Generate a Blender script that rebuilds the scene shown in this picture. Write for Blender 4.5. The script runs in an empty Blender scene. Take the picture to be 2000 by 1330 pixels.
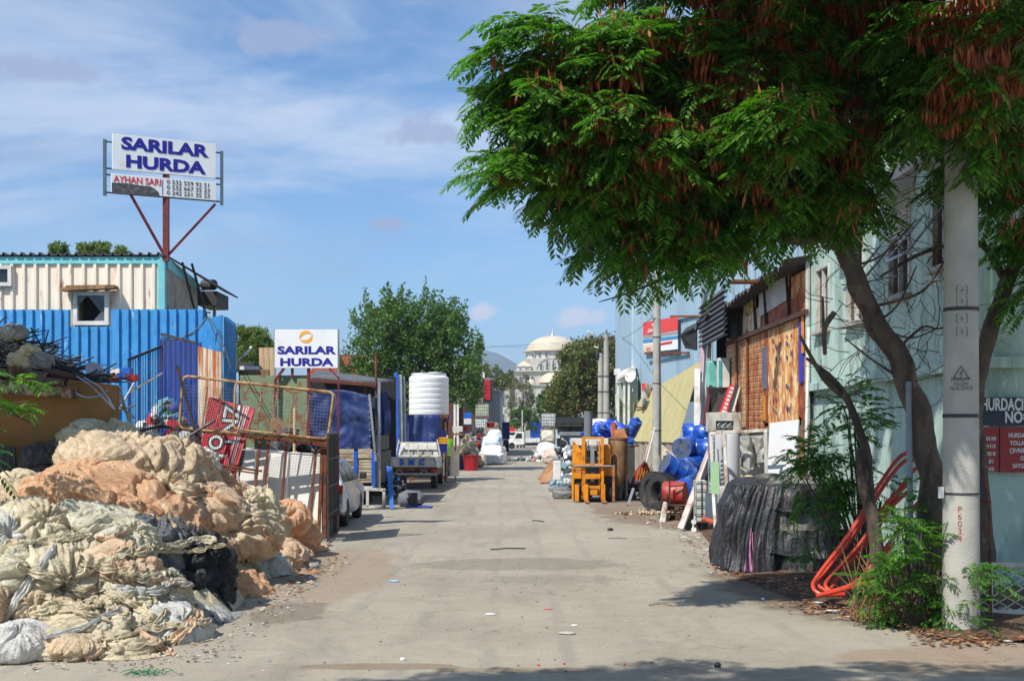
import bpy, math, random
import numpy as np
from mathutils import Vector, Matrix, noise
R=math.radians
S=bpy.context.scene; COL=S.collection
# ---------------- camera
F=2400.0; CH=2.0; HY=842.0
cam=bpy.data.cameras.new('camera'); co=bpy.data.objects.new('camera',cam); COL.objects.link(co)
cam.sensor_width=36; cam.lens=F/2000*36; cam.shift_y=(HY-665)/2000; cam.clip_start=.1; cam.clip_end=20000
co.location=(0,0,CH); co.rotation_euler=(R(90),0,0); S.camera=co
# ---------------- sky, sun, exposure
SUN_EL=50; sd=Vector((-.66,-.75,0)).normalized()*math.cos(R(SUN_EL))+Vector((0,0,math.sin(R(SUN_EL))))
w=bpy.data.worlds.new('World'); S.world=w; w.use_nodes=True
nt=w.node_tree; nt.nodes.clear(); N=nt.nodes.new; L=nt.links.new
out=N('ShaderNodeOutputWorld'); bg=N('ShaderNodeBackground'); L(bg.outputs[0],out.inputs[0])
sky=N('ShaderNodeTexSky'); sky.sky_type='NISHITA'; sky.sun_disc=False
sky.sun_elevation=R(SUN_EL); sky.sun_rotation=R(221); sky.air_density=1.0; sky.dust_density=.6; sky.ozone_density=2.0; sky.altitude=50
bg.inputs[1].default_value=.105
tc=N('ShaderNodeTexCoord'); sx=N('ShaderNodeSeparateXYZ'); L(tc.outputs['Generated'],sx.inputs[0])
def mth(op,a,b=None,c=None):
    m=N('ShaderNodeMath'); m.operation=op
    for i,x in enumerate((a,b,c)):
        if x is None: continue
        if isinstance(x,(int,float)): m.inputs[i].default_value=x
        else: L(x,m.inputs[i])
    return m.outputs[0]
zz=mth('ADD',sx.outputs[2],.34); px_=mth('DIVIDE',sx.outputs[0],zz); py_=mth('DIVIDE',sx.outputs[1],zz)
cb=N('ShaderNodeCombineXYZ'); L(px_,cb.inputs[0]); L(mth('MULTIPLY',py_,1.15),cb.inputs[1])
def cloud(scale,det,off,lo,hi,rough=.55,dist=.5,sxx=(1,1,1)):
    mp=N('ShaderNodeMapping'); mp.inputs['Location'].default_value=off; mp.inputs['Scale'].default_value=sxx; L(cb.outputs[0],mp.inputs[0])
    n=N('ShaderNodeTexNoise'); n.inputs['Scale'].default_value=scale; n.inputs['Detail'].default_value=det; n.inputs['Roughness'].default_value=rough; n.inputs['Distortion'].default_value=dist
    L(mp.outputs[0],n.inputs[0]); r=N('ShaderNodeMapRange'); r.interpolation_type='SMOOTHSTEP'; L(n.outputs[0],r.inputs[0]); r.inputs[1].default_value=lo; r.inputs[2].default_value=hi
    return r.outputs[0]
def mixc(f,a,b,bt='MIX'):
    m=N('ShaderNodeMix'); m.data_type='RGBA'; m.blend_type=bt
    if isinstance(f,(int,float)): m.inputs[0].default_value=f
    else: L(f,m.inputs[0])
    for i,x in ((6,a),(7,b)):
        if isinstance(x,tuple): m.inputs[i].default_value=(*x,1)
        else: L(x,m.inputs[i])
    return m.outputs[2]
veil=mth('MULTIPLY',cloud(1.5,6,(3.1,1.2,0),.38,.66,.60,.6,(.8,1.35,1)),.64)
dk=mth('MULTIPLY',cloud(3.6,7,(7.3,-2.2,0),.52,.64,.66,.5,(.6,1.3,1)),.75)
lw=N('ShaderNodeMapRange'); L(sx.outputs[2],lw.inputs[0]); lw.inputs[1].default_value=.05; lw.inputs[2].default_value=.2   # the low band stays clear
hi=N('ShaderNodeMapRange'); L(sx.outputs[2],hi.inputs[0]); hi.inputs[1].default_value=.03; hi.inputs[2].default_value=.3
tint=mixc(1.0,sky.outputs[0],(.66,1.0,1.26),'MULTIPLY')
c1=mixc(mth('MULTIPLY',veil,lw.outputs[0]),tint,(6.8,7.4,8.5))
c2=mixc(mth('MULTIPLY',dk,hi.outputs[0]),c1,(3.0,3.9,5.8))
# small low cumulus puffs
def puff(az,el,ra,re):
    ang=mth('ARCTAN2',sx.outputs[0],sx.outputs[1]); 
    a=mth('DIVIDE',mth('SUBTRACT',ang,az),ra); e=mth('DIVIDE',mth('SUBTRACT',sx.outputs[2],el),re)
    d=mth('SQRT',mth('ADD',mth('MULTIPLY',a,a),mth('MULTIPLY',e,e)))
    n=N('ShaderNodeTexNoise'); n.inputs['Scale'].default_value=55; n.inputs['Detail'].default_value=5; L(tc.outputs['Generated'],n.inputs[0])
    r=N('ShaderNodeMapRange'); r.interpolation_type='SMOOTHSTEP'; L(mth('ADD',d,mth('MULTIPLY',mth('SUBTRACT',n.outputs[0],.5),1.8)),r.inputs[0]); r.inputs[1].default_value=1.15; r.inputs[2].default_value=.5
    return r.outputs[0]
cur=c2
for az,el,ra,re in ((.053,.092,.022,.009),(-.022,.097,.014,.007),(-.013,.057,.018,.007),(-.07,.235,.032,.013),(-.19,.30,.05,.014),(-.37,.265,.05,.01),(-.1,.165,.02,.006)):
    cur=mixc(mth('MULTIPLY',puff(az,el,ra,re),.8),cur,(7.0,6.9,7.7) if el<.12 else (3.0,3.7,5.6))
L(cur,bg.inputs[0])
sun=bpy.data.lights.new('sun','SUN'); sun.energy=5.0; sun.angle=R(.53); sun.color=(1,.955,.88)
so=bpy.data.objects.new('sun',sun); COL.objects.link(so); so.rotation_euler=sd.to_track_quat('Z','Y').to_euler(); so.location=(-20,-20,30)
S.view_settings.view_transform='Standard'; S.view_settings.look='None'; S.view_settings.exposure=0.2; S.view_settings.gamma=1
# ---------------- helpers
def P(px,py,Y): return Vector(((px-1000)/F*Y, Y, CH-(py-HY)/F*Y))
def G(px,py):
    Y=CH*F/(py-HY); return Vector(((px-1000)/F*Y,Y,0))
def XY(px,Y,z=0): return Vector(((px-1000)/F*Y,Y,z))
def pn(p,seed=0):
    p=np.asarray(p,float); i=np.floor(p).astype(np.int64); f=p-i; u=f*f*f*(f*(f*6-15)+10); r=0
    for dx in (0,1):
        for dy in (0,1):
            for dz in (0,1):
                h=((i[:,0]+dx)*374761393+(i[:,1]+dy)*668265263+(i[:,2]+dz)*2147483647+seed*974711)&0xffffffff
                h=((h^(h>>13))*1274126177)&0xffffffff; h=h^(h>>16)
                gx=((h&255)/127.5-1); gy=(((h>>8)&255)/127.5-1); gz=(((h>>16)&255)/127.5-1)
                d=gx*(f[:,0]-dx)+gy*(f[:,1]-dy)+gz*(f[:,2]-dz)
                wt=(u[:,0] if dx else 1-u[:,0])*(u[:,1] if dy else 1-u[:,1])*(u[:,2] if dz else 1-u[:,2])
                r=r+wt*d
    return r
def fbm(p,o=4,seed=0):
    r=0; a=1
    for k in range(o): r=r+a*pn(np.asarray(p)*2**k,seed+k); a*=.5
    return r
class MB:
    def __init__(s): s.v=[]; s.f=[]; s.m=[]; s.mi=0
    def add(s,v,f):
        o=len(s.v); s.v+=[tuple(x) for x in v]; s.f+=[tuple(i+o for i in q) for q in f]; s.m+=[s.mi]*len(f); return s
    def box(s,c,d,rz=0,M3=None):
        x,y,z=(k/2 for k in d); vs=[Vector((a*x,b*y,e*z)) for e in (-1,1) for a,b in ((-1,-1),(1,-1),(1,1),(-1,1))]
        m=M3 if M3 is not None else Matrix.Rotation(rz,3,'Z'); c=Vector(c)
        return s.add([c+m@v for v in vs],[(0,3,2,1),(4,5,6,7),(0,1,5,4),(1,2,6,5),(2,3,7,6),(3,0,4,7)])
    def bb(s,a,b):
        a=Vector(a);b=Vector(b); return s.box((a+b)/2,[abs(k) for k in (b-a)])
    def beam(s,a,b,w,h=None,up=(0,0,1)):
        a=Vector(a);b=Vector(b);h=h or w; d=(b-a); l=d.length; d.normalize(); up=Vector(up)
        if abs(d.dot(up))>.97: up=Vector((0,1,0))
        x=d.cross(up).normalized(); u=x.cross(d)
        m=Matrix((x,d,u)).transposed(); return s.box((a+b)/2,(w,l,h),M3=m)
    def tube(s,pts,r,n=8,cap=True):
        pts=[Vector(p) for p in pts]; k=len(pts); rs=r if isinstance(r,(list,tuple)) else [r]*k
        vs=[]; pu=None
        for i,p in enumerate(pts):
            d=(pts[min(i+1,k-1)]-pts[max(i-1,0)]).normalized()
            if pu is None: pu=Vector((0,0,1)) if abs(d.z)<.9 else Vector((1,0,0))
            x=d.cross(pu).normalized(); pu=x.cross(d)
            for j in range(n):
                a=2*math.pi*j/n; vs.append(p+(x*math.cos(a)+pu*math.sin(a))*rs[i])
        fs=[(i*n+j,i*n+(j+1)%n,(i+1)*n+(j+1)%n,(i+1)*n+j) for i in range(k-1) for j in range(n)]
        if cap: fs+=[tuple(range(n))[::-1],tuple((k-1)*n+j for j in range(n))]
        return s.add(vs,fs)
    def lathe(s,prof,c=(0,0,0),n=24,ax=(0,0,1),cap=True):
        c=Vector(c); ax=Vector(ax).normalized(); t=Vector((1,0,0)) if abs(ax.x)<.9 else Vector((0,1,0))
        x=ax.cross(t).normalized(); y=ax.cross(x); k=len(prof)
        vs=[c+ax*z+(x*math.cos(2*math.pi*j/n)+y*math.sin(2*math.pi*j/n))*r for r,z in prof for j in range(n)]
        fs=[(i*n+j,i*n+(j+1)%n,(i+1)*n+(j+1)%n,(i+1)*n+j) for i in range(k-1) for j in range(n)]
        if cap: fs+=[tuple(range(n))[::-1],tuple((k-1)*n+j for j in range(n))]
        return s.add(vs,fs)
    def cyl(s,a,b,r,n=16,r2=None):
        a=Vector(a);b=Vector(b); return s.lathe([(r,0),(r if r2 is None else r2,(b-a).length)],a,n,b-a)
    def slab(s,q,t):   # thick quad from four corners
        q=[Vector(x) for x in q]; n=(q[1]-q[0]).cross(q[-1]-q[0]).normalized()*t
        k=len(q); v=q+[x-n for x in q]
        return s.add(v,[tuple(range(k)),tuple(range(k,2*k))[::-1]]+[(i,i+k,(i+1)%k+k,(i+1)%k) for i in range(k)])
    def grid(s,fn,nu,nv):
        vs=[fn(i/nu,j/nv) for j in range(nv+1) for i in range(nu+1)]
        return s.add(vs,[(j*(nu+1)+i,j*(nu+1)+i+1,(j+1)*(nu+1)+i+1,(j+1)*(nu+1)+i) for j in range(nv) for i in range(nu)])
    def corr(s,a,b,z0,z1,pitch=.2,dep=.04,wave=False,nv=1):
        a=Vector((a[0],a[1],0));b=Vector((b[0],b[1],0)); L_=(b-a).length; d=(b-a)/L_; n=Vector((d.y,-d.x,0))
        z0=z0 if callable(z0) else (lambda t,q=z0:q); z1=z1 if callable(z1) else (lambda t,q=z1:q)
        prof=[]; x=0
        while x<L_:
            if wave:
                for k in range(6): prof.append((x+pitch*k/6, dep*.5*(1+math.cos(k/6*2*math.pi))))
            else:
                for k,h in ((0,0),(.58,0),(.68,1),(.90,1)): prof.append((x+pitch*k,dep*h))
            x+=pitch
        prof=[q for q in prof if q[0]<=L_]+[(L_,0)]
        k=len(prof); vs=[]
        for j in range(nv+1):
            for (x,h) in prof:
                t=x/L_; za,zb=z0(t),z1(t); p=a+d*x+n*h; vs.append((p.x,p.y,za+(zb-za)*j/nv))
        return s.add(vs,[(j*k+i,j*k+i+1,(j+1)*k+i+1,(j+1)*k+i) for j in range(nv) for i in range(k-1)])
def mesh(name,mb,mats,M4=None,smooth=False):
    me=bpy.data.meshes.new(name); v=mb.v
    if M4 is not None: v=[tuple(M4@Vector(p)) for p in v]
    me.from_pydata(v,[],mb.f)
    mats=mats if isinstance(mats,(list,tuple)) else [mats]
    for m in mats: me.materials.append(m)
    if len(mats)>1: me.polygons.foreach_set('material_index',mb.m)
    if smooth: me.polygons.foreach_set('use_smooth',[True]*len(me.polygons))
    me.update(); return me
def mods(o,bev,sol,smooth):
    if bev:
        b=o.modifiers.new('bevel','BEVEL'); b.width=bev; b.segments=2; b.limit_method='ANGLE'; b.angle_limit=R(40)
    if sol:
        b=o.modifiers.new('thick','SOLIDIFY'); b.thickness=sol; b.offset=0
    if smooth: 
        try: o.data.set_sharp_from_angle(angle=R(38))
        except Exception: pass
def meta(o,label=None,cat=None,group=None,kind=None):
    if label: o['label']=label
    if cat: o['category']=cat
    if group: o['group']=group
    if kind: o['kind']=kind
    return o
class T:
    def __init__(s,name,label,cat,loc=(0,0,0),rz=0,group=None,kind=None):
        s.o=bpy.data.objects.new(name,None); COL.objects.link(s.o); s.o.empty_display_size=.2
        s.o.location=loc; s.o.rotation_euler=(0,0,rz); meta(s.o,label,cat,group,kind)
        s.M=Matrix.Translation(Vector(loc))@Matrix.Rotation(rz,4,'Z'); s.I=s.M.inverted()
    def part(s,name,mb,mat,par=None,label=None,world=False,bev=0,sol=0,smooth=False,kind=None):
        me=mb if isinstance(mb,bpy.types.Mesh) else mesh(name,mb,mat,s.I if world else None,smooth)
        if isinstance(mb,bpy.types.Mesh) and world: me.transform(s.I)
        o=bpy.data.objects.new(name,me); COL.objects.link(o); o.parent=par or s.o; meta(o,label,kind=kind); mods(o,bev,sol,smooth); return o
def one(name,label,cat,mb,mat,base=None,group=None,kind=None,bev=0,sol=0,smooth=False,rz=0,world=True):
    base=Vector(base) if base is not None else Vector((0,0,0))
    M4=Matrix.Translation(-base) if world else None
    if isinstance(mb,bpy.types.Mesh): me=mb; me.transform(M4) if M4 else None
    else: me=mesh(name,mb,mat,M4,smooth)
    o=bpy.data.objects.new(name,me); COL.objects.link(o); o.location=base; o.rotation_euler=(0,0,rz); meta(o,label,cat,group,kind); mods(o,bev,sol,smooth); return o
def dup(t,loc,rz,label,group=None,scale=None):
    root=t.o if isinstance(t,T) else t
    r=root.copy(); COL.objects.link(r); r.location=loc; r.rotation_euler=(0,0,rz); r['label']=label
    if scale: r.scale=scale
    if group: r['group']=group
    for ch in root.children:
        c=ch.copy(); COL.objects.link(c); c.parent=r
        for g in ch.children:
            d=g.copy(); COL.objects.link(d); d.parent=c
    return r
def npmesh(name,V,mats,mi=None,k=4):
    V=np.asarray(V,np.float32).reshape(-1,3); nf=len(V)//k; me=bpy.data.meshes.new(name)
    me.vertices.add(len(V)); me.vertices.foreach_set('co',V.ravel()); me.loops.add(len(V)); me.loops.foreach_set('vertex_index',np.arange(len(V),dtype=np.int32))
    me.polygons.add(nf); me.polygons.foreach_set('loop_start',np.arange(0,len(V),k,dtype=np.int32))
    for m in (mats if isinstance(mats,list) else [mats]): me.materials.append(m)
    if mi is not None: me.polygons.foreach_set('material_index',np.asarray(mi,np.int32))
    me.update(calc_edges=True); return me
def gridmesh(name,V,nu,nv,mat,wrap=False):
    V=np.asarray(V,np.float32).reshape(-1,3); me=bpy.data.meshes.new(name)
    i,j=np.meshgrid(np.arange(nu-(0 if wrap else 1)),np.arange(nv-1)); i=i.ravel(); j=j.ravel(); i2=(i+1)%nu
    q=np.stack([j*nu+i,j*nu+i2,(j+1)*nu+i2,(j+1)*nu+i],1).astype(np.int32)
    me.vertices.add(len(V)); me.vertices.foreach_set('co',V.ravel()); me.loops.add(q.size); me.loops.foreach_set('vertex_index',q.ravel())
    me.polygons.add(len(q)); me.polygons.foreach_set('loop_start',np.arange(0,q.size,4,dtype=np.int32)); me.polygons.foreach_set('use_smooth',np.ones(len(q),bool))
    for m in (mat if isinstance(mat,list) else [mat]): me.materials.append(m)
    me.update(calc_edges=True); return me
# ---------------- materials
def srgb(r,g,b): return tuple(((c/255)/12.92 if c<10.4 else ((c/255+.055)/1.055)**2.4) for c in (r,g,b))
class NT:
    def __init__(s,name):
        s.m=bpy.data.materials.new(name); s.m.use_nodes=True; s.t=s.m.node_tree; s.b=s.t.nodes['Principled BSDF']; s.o=s.t.nodes['Material Output']
    def n(s,ty,**kw):
        x=s.t.nodes.new('ShaderNode'+ty)
        for k,v in kw.items():
            if k.startswith('_'): setattr(x,k[1:],v)
            else: x.inputs[k.replace('__',' ')].default_value=v
        return x
    def l(s,a,b): s.t.links.new(a,b)
    def co(s,scale=(1,1,1),rot=(0,0,0)):
        c=s.n('TexCoord'); mp=s.n('Mapping'); mp.inputs['Scale'].default_value=scale; mp.inputs['Rotation'].default_value=rot; s.l(c.outputs['Object'],mp.inputs[0]); return mp.outputs[0]
    def noise(s,vec,scale,detail=5,rough=.55,dist=0):
        n=s.n('TexNoise',Scale=scale,Detail=detail,Roughness=rough,Distortion=dist); s.l(vec,n.inputs['Vector']); return n.outputs[0]
    def ramp(s,x,lo,hi,a=0,b=1):
        r=s.n('MapRange'); s.l(x,r.inputs[0]); r.inputs[1].default_value=lo; r.inputs[2].default_value=hi; r.inputs[3].default_value=a; r.inputs[4].default_value=b; r.interpolation_type='SMOOTHSTEP' if False else 'LINEAR'; return r.outputs[0]
    def mix(s,f,a,b,bt='MIX'):
        m=s.n('Mix'); m.data_type='RGBA'; m.blend_type=bt
        if isinstance(f,(int,float)): m.inputs[0].default_value=f
        else: s.l(f,m.inputs[0])
        for i,x in ((6,a),(7,b)):
            if isinstance(x,tuple): m.inputs[i].default_value=(*x[:3],1)
            else: s.l(x,m.inputs[i])
        return m.outputs[2]
    def math(s,op,a,b):
        m=s.n('Math'); m.operation=op
        for i,x in enumerate((a,b)):
            if isinstance(x,(int,float)): m.inputs[i].default_value=x
            else: s.l(x,m.inputs[i])
        return m.outputs[0]
    def bump(s,h,st,dist=.02):
        b=s.n('Bump',Strength=st,Distance=dist); s.l(h,b.inputs['Height']); s.l(b.outputs[0],s.b.inputs['Normal'])
def M(name,col,rough=.6,metal=0,var=.25,vs=2.5,c2=None,t=.55,w=.08,s2=2.0,st=(1,1,1),c3=None,t3=.62,bump=.15,bs=25,coat=0,rnd=.12):
    k=NT(name); v=k.co(); vst=k.co(st)
    cur=k.mix(k.ramp(k.noise(v,vs,6),.3,.7),tuple(c*(1-var) for c in col),tuple(min(1,c*(1+var*.5)) for c in col))
    if c2: cur=k.mix(k.ramp(k.noise(vst,s2,8,.65,.3),t-w,t+w),cur,c2)
    if c3: cur=k.mix(k.ramp(k.noise(vst,s2*2.3,8,.7),t3-.05,t3+.05),cur,c3)
    if rnd:
        oi=k.n('ObjectInfo'); cur=k.mix(1.0,cur,k.mix(oi.outputs['Random'],(1-rnd,)*3,(1+rnd*.3,)*3),'MULTIPLY')
    k.l(cur,k.b.inputs['Base Color']); k.b.inputs['Metallic'].default_value=metal
    k.l(k.ramp(k.noise(v,vs*3,4),.3,.7,max(.02,rough-.1),min(1,rough+.12)),k.b.inputs['Roughness'])
    if coat: k.b.inputs['Coat Weight'].default_value=coat; k.b.inputs['Coat Roughness'].default_value=.1
    if bump: k.bump(k.noise(v,bs,5),bump)
    return k.m
def leafmat(name,cols,trans=.35,rough=.5,tcol=None):
    k=NT(name); g=k.n('NewGeometry'); cr=k.n('ValToRGB'); el=cr.color_ramp.elements
    while len(el)<len(cols): el.new(.5)
    for i,c in enumerate(cols): el[i].position=i/(len(cols)-1); el[i].color=(*c,1)
    k.l(g.outputs['Random Per Island'],cr.inputs[0]); k.l(cr.outputs[0],k.b.inputs['Base Color']); k.b.inputs['Roughness'].default_value=rough
    tr=k.n('BsdfTranslucent'); k.l(k.mix(1.0,cr.outputs[0],tcol or (1.6,1.7,.6),'MULTIPLY'),tr.inputs[0])
    mx=k.n('MixShader'); mx.inputs[0].default_value=trans; k.l(k.b.outputs[0],mx.inputs[1]); k.l(tr.outputs[0],mx.inputs[2]); k.l(mx.outputs[0],k.o.inputs[0]); return k.m
def film(name,c1,c2,rough=.3):
    k=NT(name); v=k.co(); oi=k.n('ObjectInfo')
    wv=k.n('VectorMath'); wv.operation='ADD'; k.l(v,wv.inputs[0])
    nz=k.n('TexNoise',Scale=1.6,Detail=2); k.l(v,nz.inputs[0]); sc=k.n('VectorMath'); sc.operation='SCALE'; k.l(nz.outputs['Color'],sc.inputs[0]); sc.inputs['Scale'].default_value=1.4; k.l(sc.outputs[0],wv.inputs[1])
    mp=k.n('Mapping'); mp.inputs['Scale'].default_value=(.7,3.2,4.2); mp.inputs['Rotation'].default_value=(.6,.3,.5); k.l(wv.outputs[0],mp.inputs[0])
    f1=k.noise(mp.outputs[0],4,6,.6,.3); f2=k.noise(wv.outputs[0],9,6,.65,1.2)
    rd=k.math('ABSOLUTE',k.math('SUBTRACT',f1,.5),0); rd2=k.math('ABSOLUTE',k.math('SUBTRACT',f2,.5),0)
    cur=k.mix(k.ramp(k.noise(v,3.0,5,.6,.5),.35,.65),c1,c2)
    cur=k.mix(k.ramp(rd,.0,.16,.75,.0),cur,tuple(min(.92,c*1.15) for c in c1)); cur=k.mix(k.ramp(rd,.05,.25,0,.6),cur,c2); cur=k.mix(k.ramp(rd2,0,.03,.25,0),cur,tuple(c*.6 for c in c2))  # fold highlights painted paler and crease shade darker in the film colour
    cur=k.mix(k.ramp(k.noise(v,1.3,4),.62,.78,0,.22),cur,srgb(128,106,78))
    k.l(cur,k.b.inputs['Base Color']); k.b.inputs['Specular IOR Level'].default_value=.55
    k.l(k.ramp(k.noise(v,7,3),.3,.7,rough,rough+.25),k.b.inputs['Roughness'])
    k.b.inputs['Coat Weight'].default_value=.12; k.b.inputs['Coat Roughness'].default_value=.18
    k.bump(k.math('ADD',k.math('MULTIPLY',rd,2.2),k.math('MULTIPLY',rd2,.7)),.7,.06)
    tr=k.n('BsdfTranslucent'); k.l(cur,tr.inputs[0]); mx=k.n('MixShader'); mx.inputs[0].default_value=.26
    k.l(k.b.outputs[0],mx.inputs[1]); k.l(tr.outputs[0],mx.inputs[2]); k.l(mx.outputs[0],k.o.inputs[0]); return k.m
RUST=srgb(120,62,30); RUST2=srgb(78,42,26)
m_rust=M('rusty_steel',srgb(128,70,42),.8,0,.35,4,c2=srgb(70,40,28),s2=5,bump=.3)
m_rustl=M('light_rust',srgb(178,118,72),.75,0,.3,4,c2=srgb(110,62,34),s2=5,bump=.3)
m_white=M('white_paint',(.74,.73,.69),.5,c2=srgb(178,160,128),t=.64,s2=3,bump=.08)
m_wdirt=M('dirty_white_paint',(.62,.6,.54),.6,c2=srgb(142,112,80),t=.56,s2=4,st=(1,1,.3),c3=srgb(96,60,36),t3=.66,bump=.2)
m_black=M('black_scrap',(.025,.025,.028),.6,bump=.3,bs=18)
m_rubber=M('tyre_rubber',(.028,.027,.026),.85,c2=srgb(88,80,70),t=.62,bump=.25)
m_dark=M('dark_interior',(.012,.012,.014),.8,bump=0)
m_grey=M('grey_metal',(.28,.29,.3),.45,.5,bump=.1)
m_galv=M('galvanised_metal',(.45,.46,.47),.42,.75,c2=(.3,.29,.27),t=.6)
m_steel=M('brushed_stainless',(.6,.6,.6),.28,.95,st=(12,12,.2),c2=(.3,.3,.31),t=.55,s2=4,bump=.05)
m_conc=M('pole_concrete',srgb(172,168,158),.85,0,.2,3,c2=srgb(120,114,102),t=.62,s2=2,st=(1,1,.15),bump=.35,bs=60)
m_blue=M('blue_paint',srgb(30,92,190),.4,c2=srgb(70,120,190),t=.65,s2=5,bump=.05)
m_bplas=M('blue_plastic',srgb(22,76,176),.45,0,.3,4,c2=srgb(96,120,160),t=.58,s2=6,coat=.05,bump=.03)
m_tarp=M('blue_tarpaulin',srgb(26,50,108),.6,0,.4,2,c2=srgb(74,88,118),t=.60,s2=3,bump=.35,bs=6)
m_wood=M('weathered_wood',srgb(150,116,80),.85,0,.3,3,c2=srgb(92,68,48),t=.52,s2=4,st=(1,1,.15),bump=.35,bs=40)
m_glass=M('dark_glass',(.02,.025,.028),.08,0,.1,bump=0)
m_red=M('red_paint',srgb(170,22,30),.5,c2=srgb(120,20,24),t=.62)
m_orange=M('orange_machine_paint',srgb(226,144,22),.5,0,.2,3,c2=srgb(150,80,20),t=.6,s2=5,c3=srgb(52,38,28),t3=.66,bump=.15)
m_card=M('cardboard',srgb(160,118,80),.85)
m_yel=M('yellow_plastic',srgb(228,160,20),.45)
m_navy=M('navy_lettering',srgb(26,22,140),.5,0,.05,bump=0,rnd=0)
m_blk=M('black_lettering',(.02,.02,.02),.5,0,.05,bump=0,rnd=0)
m_redl=M('red_lettering',srgb(205,28,40),.5,0,.05,bump=0,rnd=0)
m_wl=M('white_lettering',(.72,.72,.7),.5,0,.1,bump=0,rnd=0)
m_signw=M('sign_white',(.78,.79,.8),.4,0,.08,1.5,c2=(.6,.6,.58),t=.66,s2=2,bump=.02,rnd=0)
def text(t,name,s,size,mat,O,ex,ey,par=None,xs=1,off=0,ext=.0015,al='LEFT'):
    cu=bpy.data.curves.new(name,'FONT'); cu.body=s; cu.size=size; cu.extrude=ext; cu.offset=off; cu.align_x=al; cu.resolution_u=3
    ob=bpy.data.objects.new('tmp',cu); COL.objects.link(ob); dg=bpy.context.evaluated_depsgraph_get(); me=bpy.data.meshes.new_from_object(ob.evaluated_get(dg))
    bpy.data.objects.remove(ob); bpy.data.curves.remove(cu); me.name=name
    ex=Vector(ex).normalized(); ey=Vector(ey).normalized(); nz=ex.cross(ey)
    m=Matrix.Identity(4); 
    for i in range(3): m[i][0]=ex[i]*xs; m[i][1]=ey[i]; m[i][2]=nz[i]; m[i][3]=O[i]
    me.transform(m); me.materials.clear(); me.materials.append(mat)
    return t.part(name,me,mat,par,world=True)
# ================= SETTING
def ground_mat():
    k=NT('dusty_road_surface'); v=k.co(); cur=k.mix(k.ramp(k.noise(v,.35,6,.6),.35,.65),srgb(154,147,135),srgb(174,167,154))
    cur=k.mix(k.ramp(k.noise(k.co((1,.35,1)),.9,7,.65,.5),.5,.72,0,.55),cur,srgb(120,113,102))
    cur=k.mix(k.ramp(k.noise(v,14,6,.75),.5,.72,0,.45),cur,srgb(126,120,110)); cur=k.mix(k.ramp(k.noise(k.co((1,.18,1)),6,6,.7),.58,.75,0,.4),cur,srgb(128,120,110)); cur=k.mix(k.ramp(k.noise(v,3.5,8,.7),.45,.7,0,.4),cur,srgb(186,176,158))
    sp=k.n('SeparateXYZ'); k.l(v,sp.inputs[0])
    def blob(cx,cy,rx,ry,col,amt,ns=1.6,na=.9):
        global cur_
        a=k.math('DIVIDE',k.math('SUBTRACT',sp.outputs[0],cx),rx); b=k.math('DIVIDE',k.math('SUBTRACT',sp.outputs[1],cy),ry)
        d=k.math('ADD',k.math('MULTIPLY',a,a),k.math('MULTIPLY',b,b)); d=k.math('ADD',d,k.math('MULTIPLY',k.math('SUBTRACT',k.noise(v,ns,6,.65),.5),na*2))
        return k.ramp(d,.75,1.05,amt,0),col
    for a in (blob(.15,18.5,1.7,.9,srgb(128,123,114),.6,1.9,1.3),blob(.55,16.6,1.0,.5,srgb(130,123,112),.4,2.9,2.0),blob(-1.1,10.45,.72,.16,srgb(124,104,80),.6,3,.9),blob(.1,10.3,.8,.12,srgb(136,118,92),.55,3,.7),
              blob(-2.5,17.5,.9,3.4,srgb(146,120,92),.4,1.3,.8),blob(4.1,15.8,1.5,3.4,srgb(104,86,68),.7,1.5,.8),blob(5,10.8,2.2,.9,srgb(146,118,92),.5,1.6,.8),blob(-2.45,13.6,.45,.9,srgb(100,90,76),.5,2.6,1.1),
              blob(3.5,31,1.6,6,srgb(112,92,72),.6,.9,.8),blob(-3.3,44,1.2,12,srgb(98,86,72),.6,.9,.8),blob(3.6,50,1.6,9,srgb(98,82,66),.6,.9,.8)):
        cur=k.mix(a[0],cur,a[1])
    # tyre sweeps: thin curved dark bands
    wv=k.n('TexWave',Scale=.42,Distortion=7.0,Detail=2); wv.bands_direction='X'; wv.inputs['Detail Scale'].default_value=.22; k.l(k.co((1,.22,1)),wv.inputs[0])
    cur=k.mix(k.math('MULTIPLY',k.ramp(wv.outputs[1],.84,.99,0,.42),k.ramp(k.noise(v,.7,3),.45,.6)),cur,srgb(134,130,124))
    vo=k.n('TexVoronoi',Scale=.6); vo.feature='DISTANCE_TO_EDGE'; wz=k.n('VectorMath'); wz.operation='ADD'; nz=k.n('TexNoise',Scale=1.2,Detail=5); k.l(v,nz.inputs[0]); k.l(nz.outputs['Color'],wz.inputs[0]); k.l(v,wz.inputs[1]); k.l(wz.outputs[0],vo.inputs['Vector'])
    crk=k.math('MULTIPLY',k.ramp(vo.outputs[0],0,.010,.38,0),k.ramp(k.noise(v,.5,2),.50,.6)); cur=k.mix(crk,cur,srgb(84,76,66))
    cur=k.mix(k.ramp(k.noise(k.co((1,.3,1)),28,4,.8),.60,.66,0,.6),cur,srgb(92,84,74)); gr=k.noise(v,85,3,.7); cur=k.mix(k.ramp(gr,.52,.70,0,.5),cur,srgb(112,104,94)); cur=k.mix(k.ramp(k.noise(v,140,2),.62,.7,0,.5),cur,srgb(200,192,176))
    cur=k.mix(1.0,cur,(.92,.90,.86),'MULTIPLY')
    k.l(cur,k.b.inputs['Base Color']); k.b.inputs['Roughness'].default_value=.92; k.b.inputs['Specular IOR Level'].default_value=.25
    k.bump(k.math('ADD',gr,k.math('SUBTRACT',k.math('MULTIPLY',k.noise(v,6,6),1.5),k.math('MULTIPLY',crk,2))),.35,.02); return k.m
gm=ground_mat()
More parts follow.
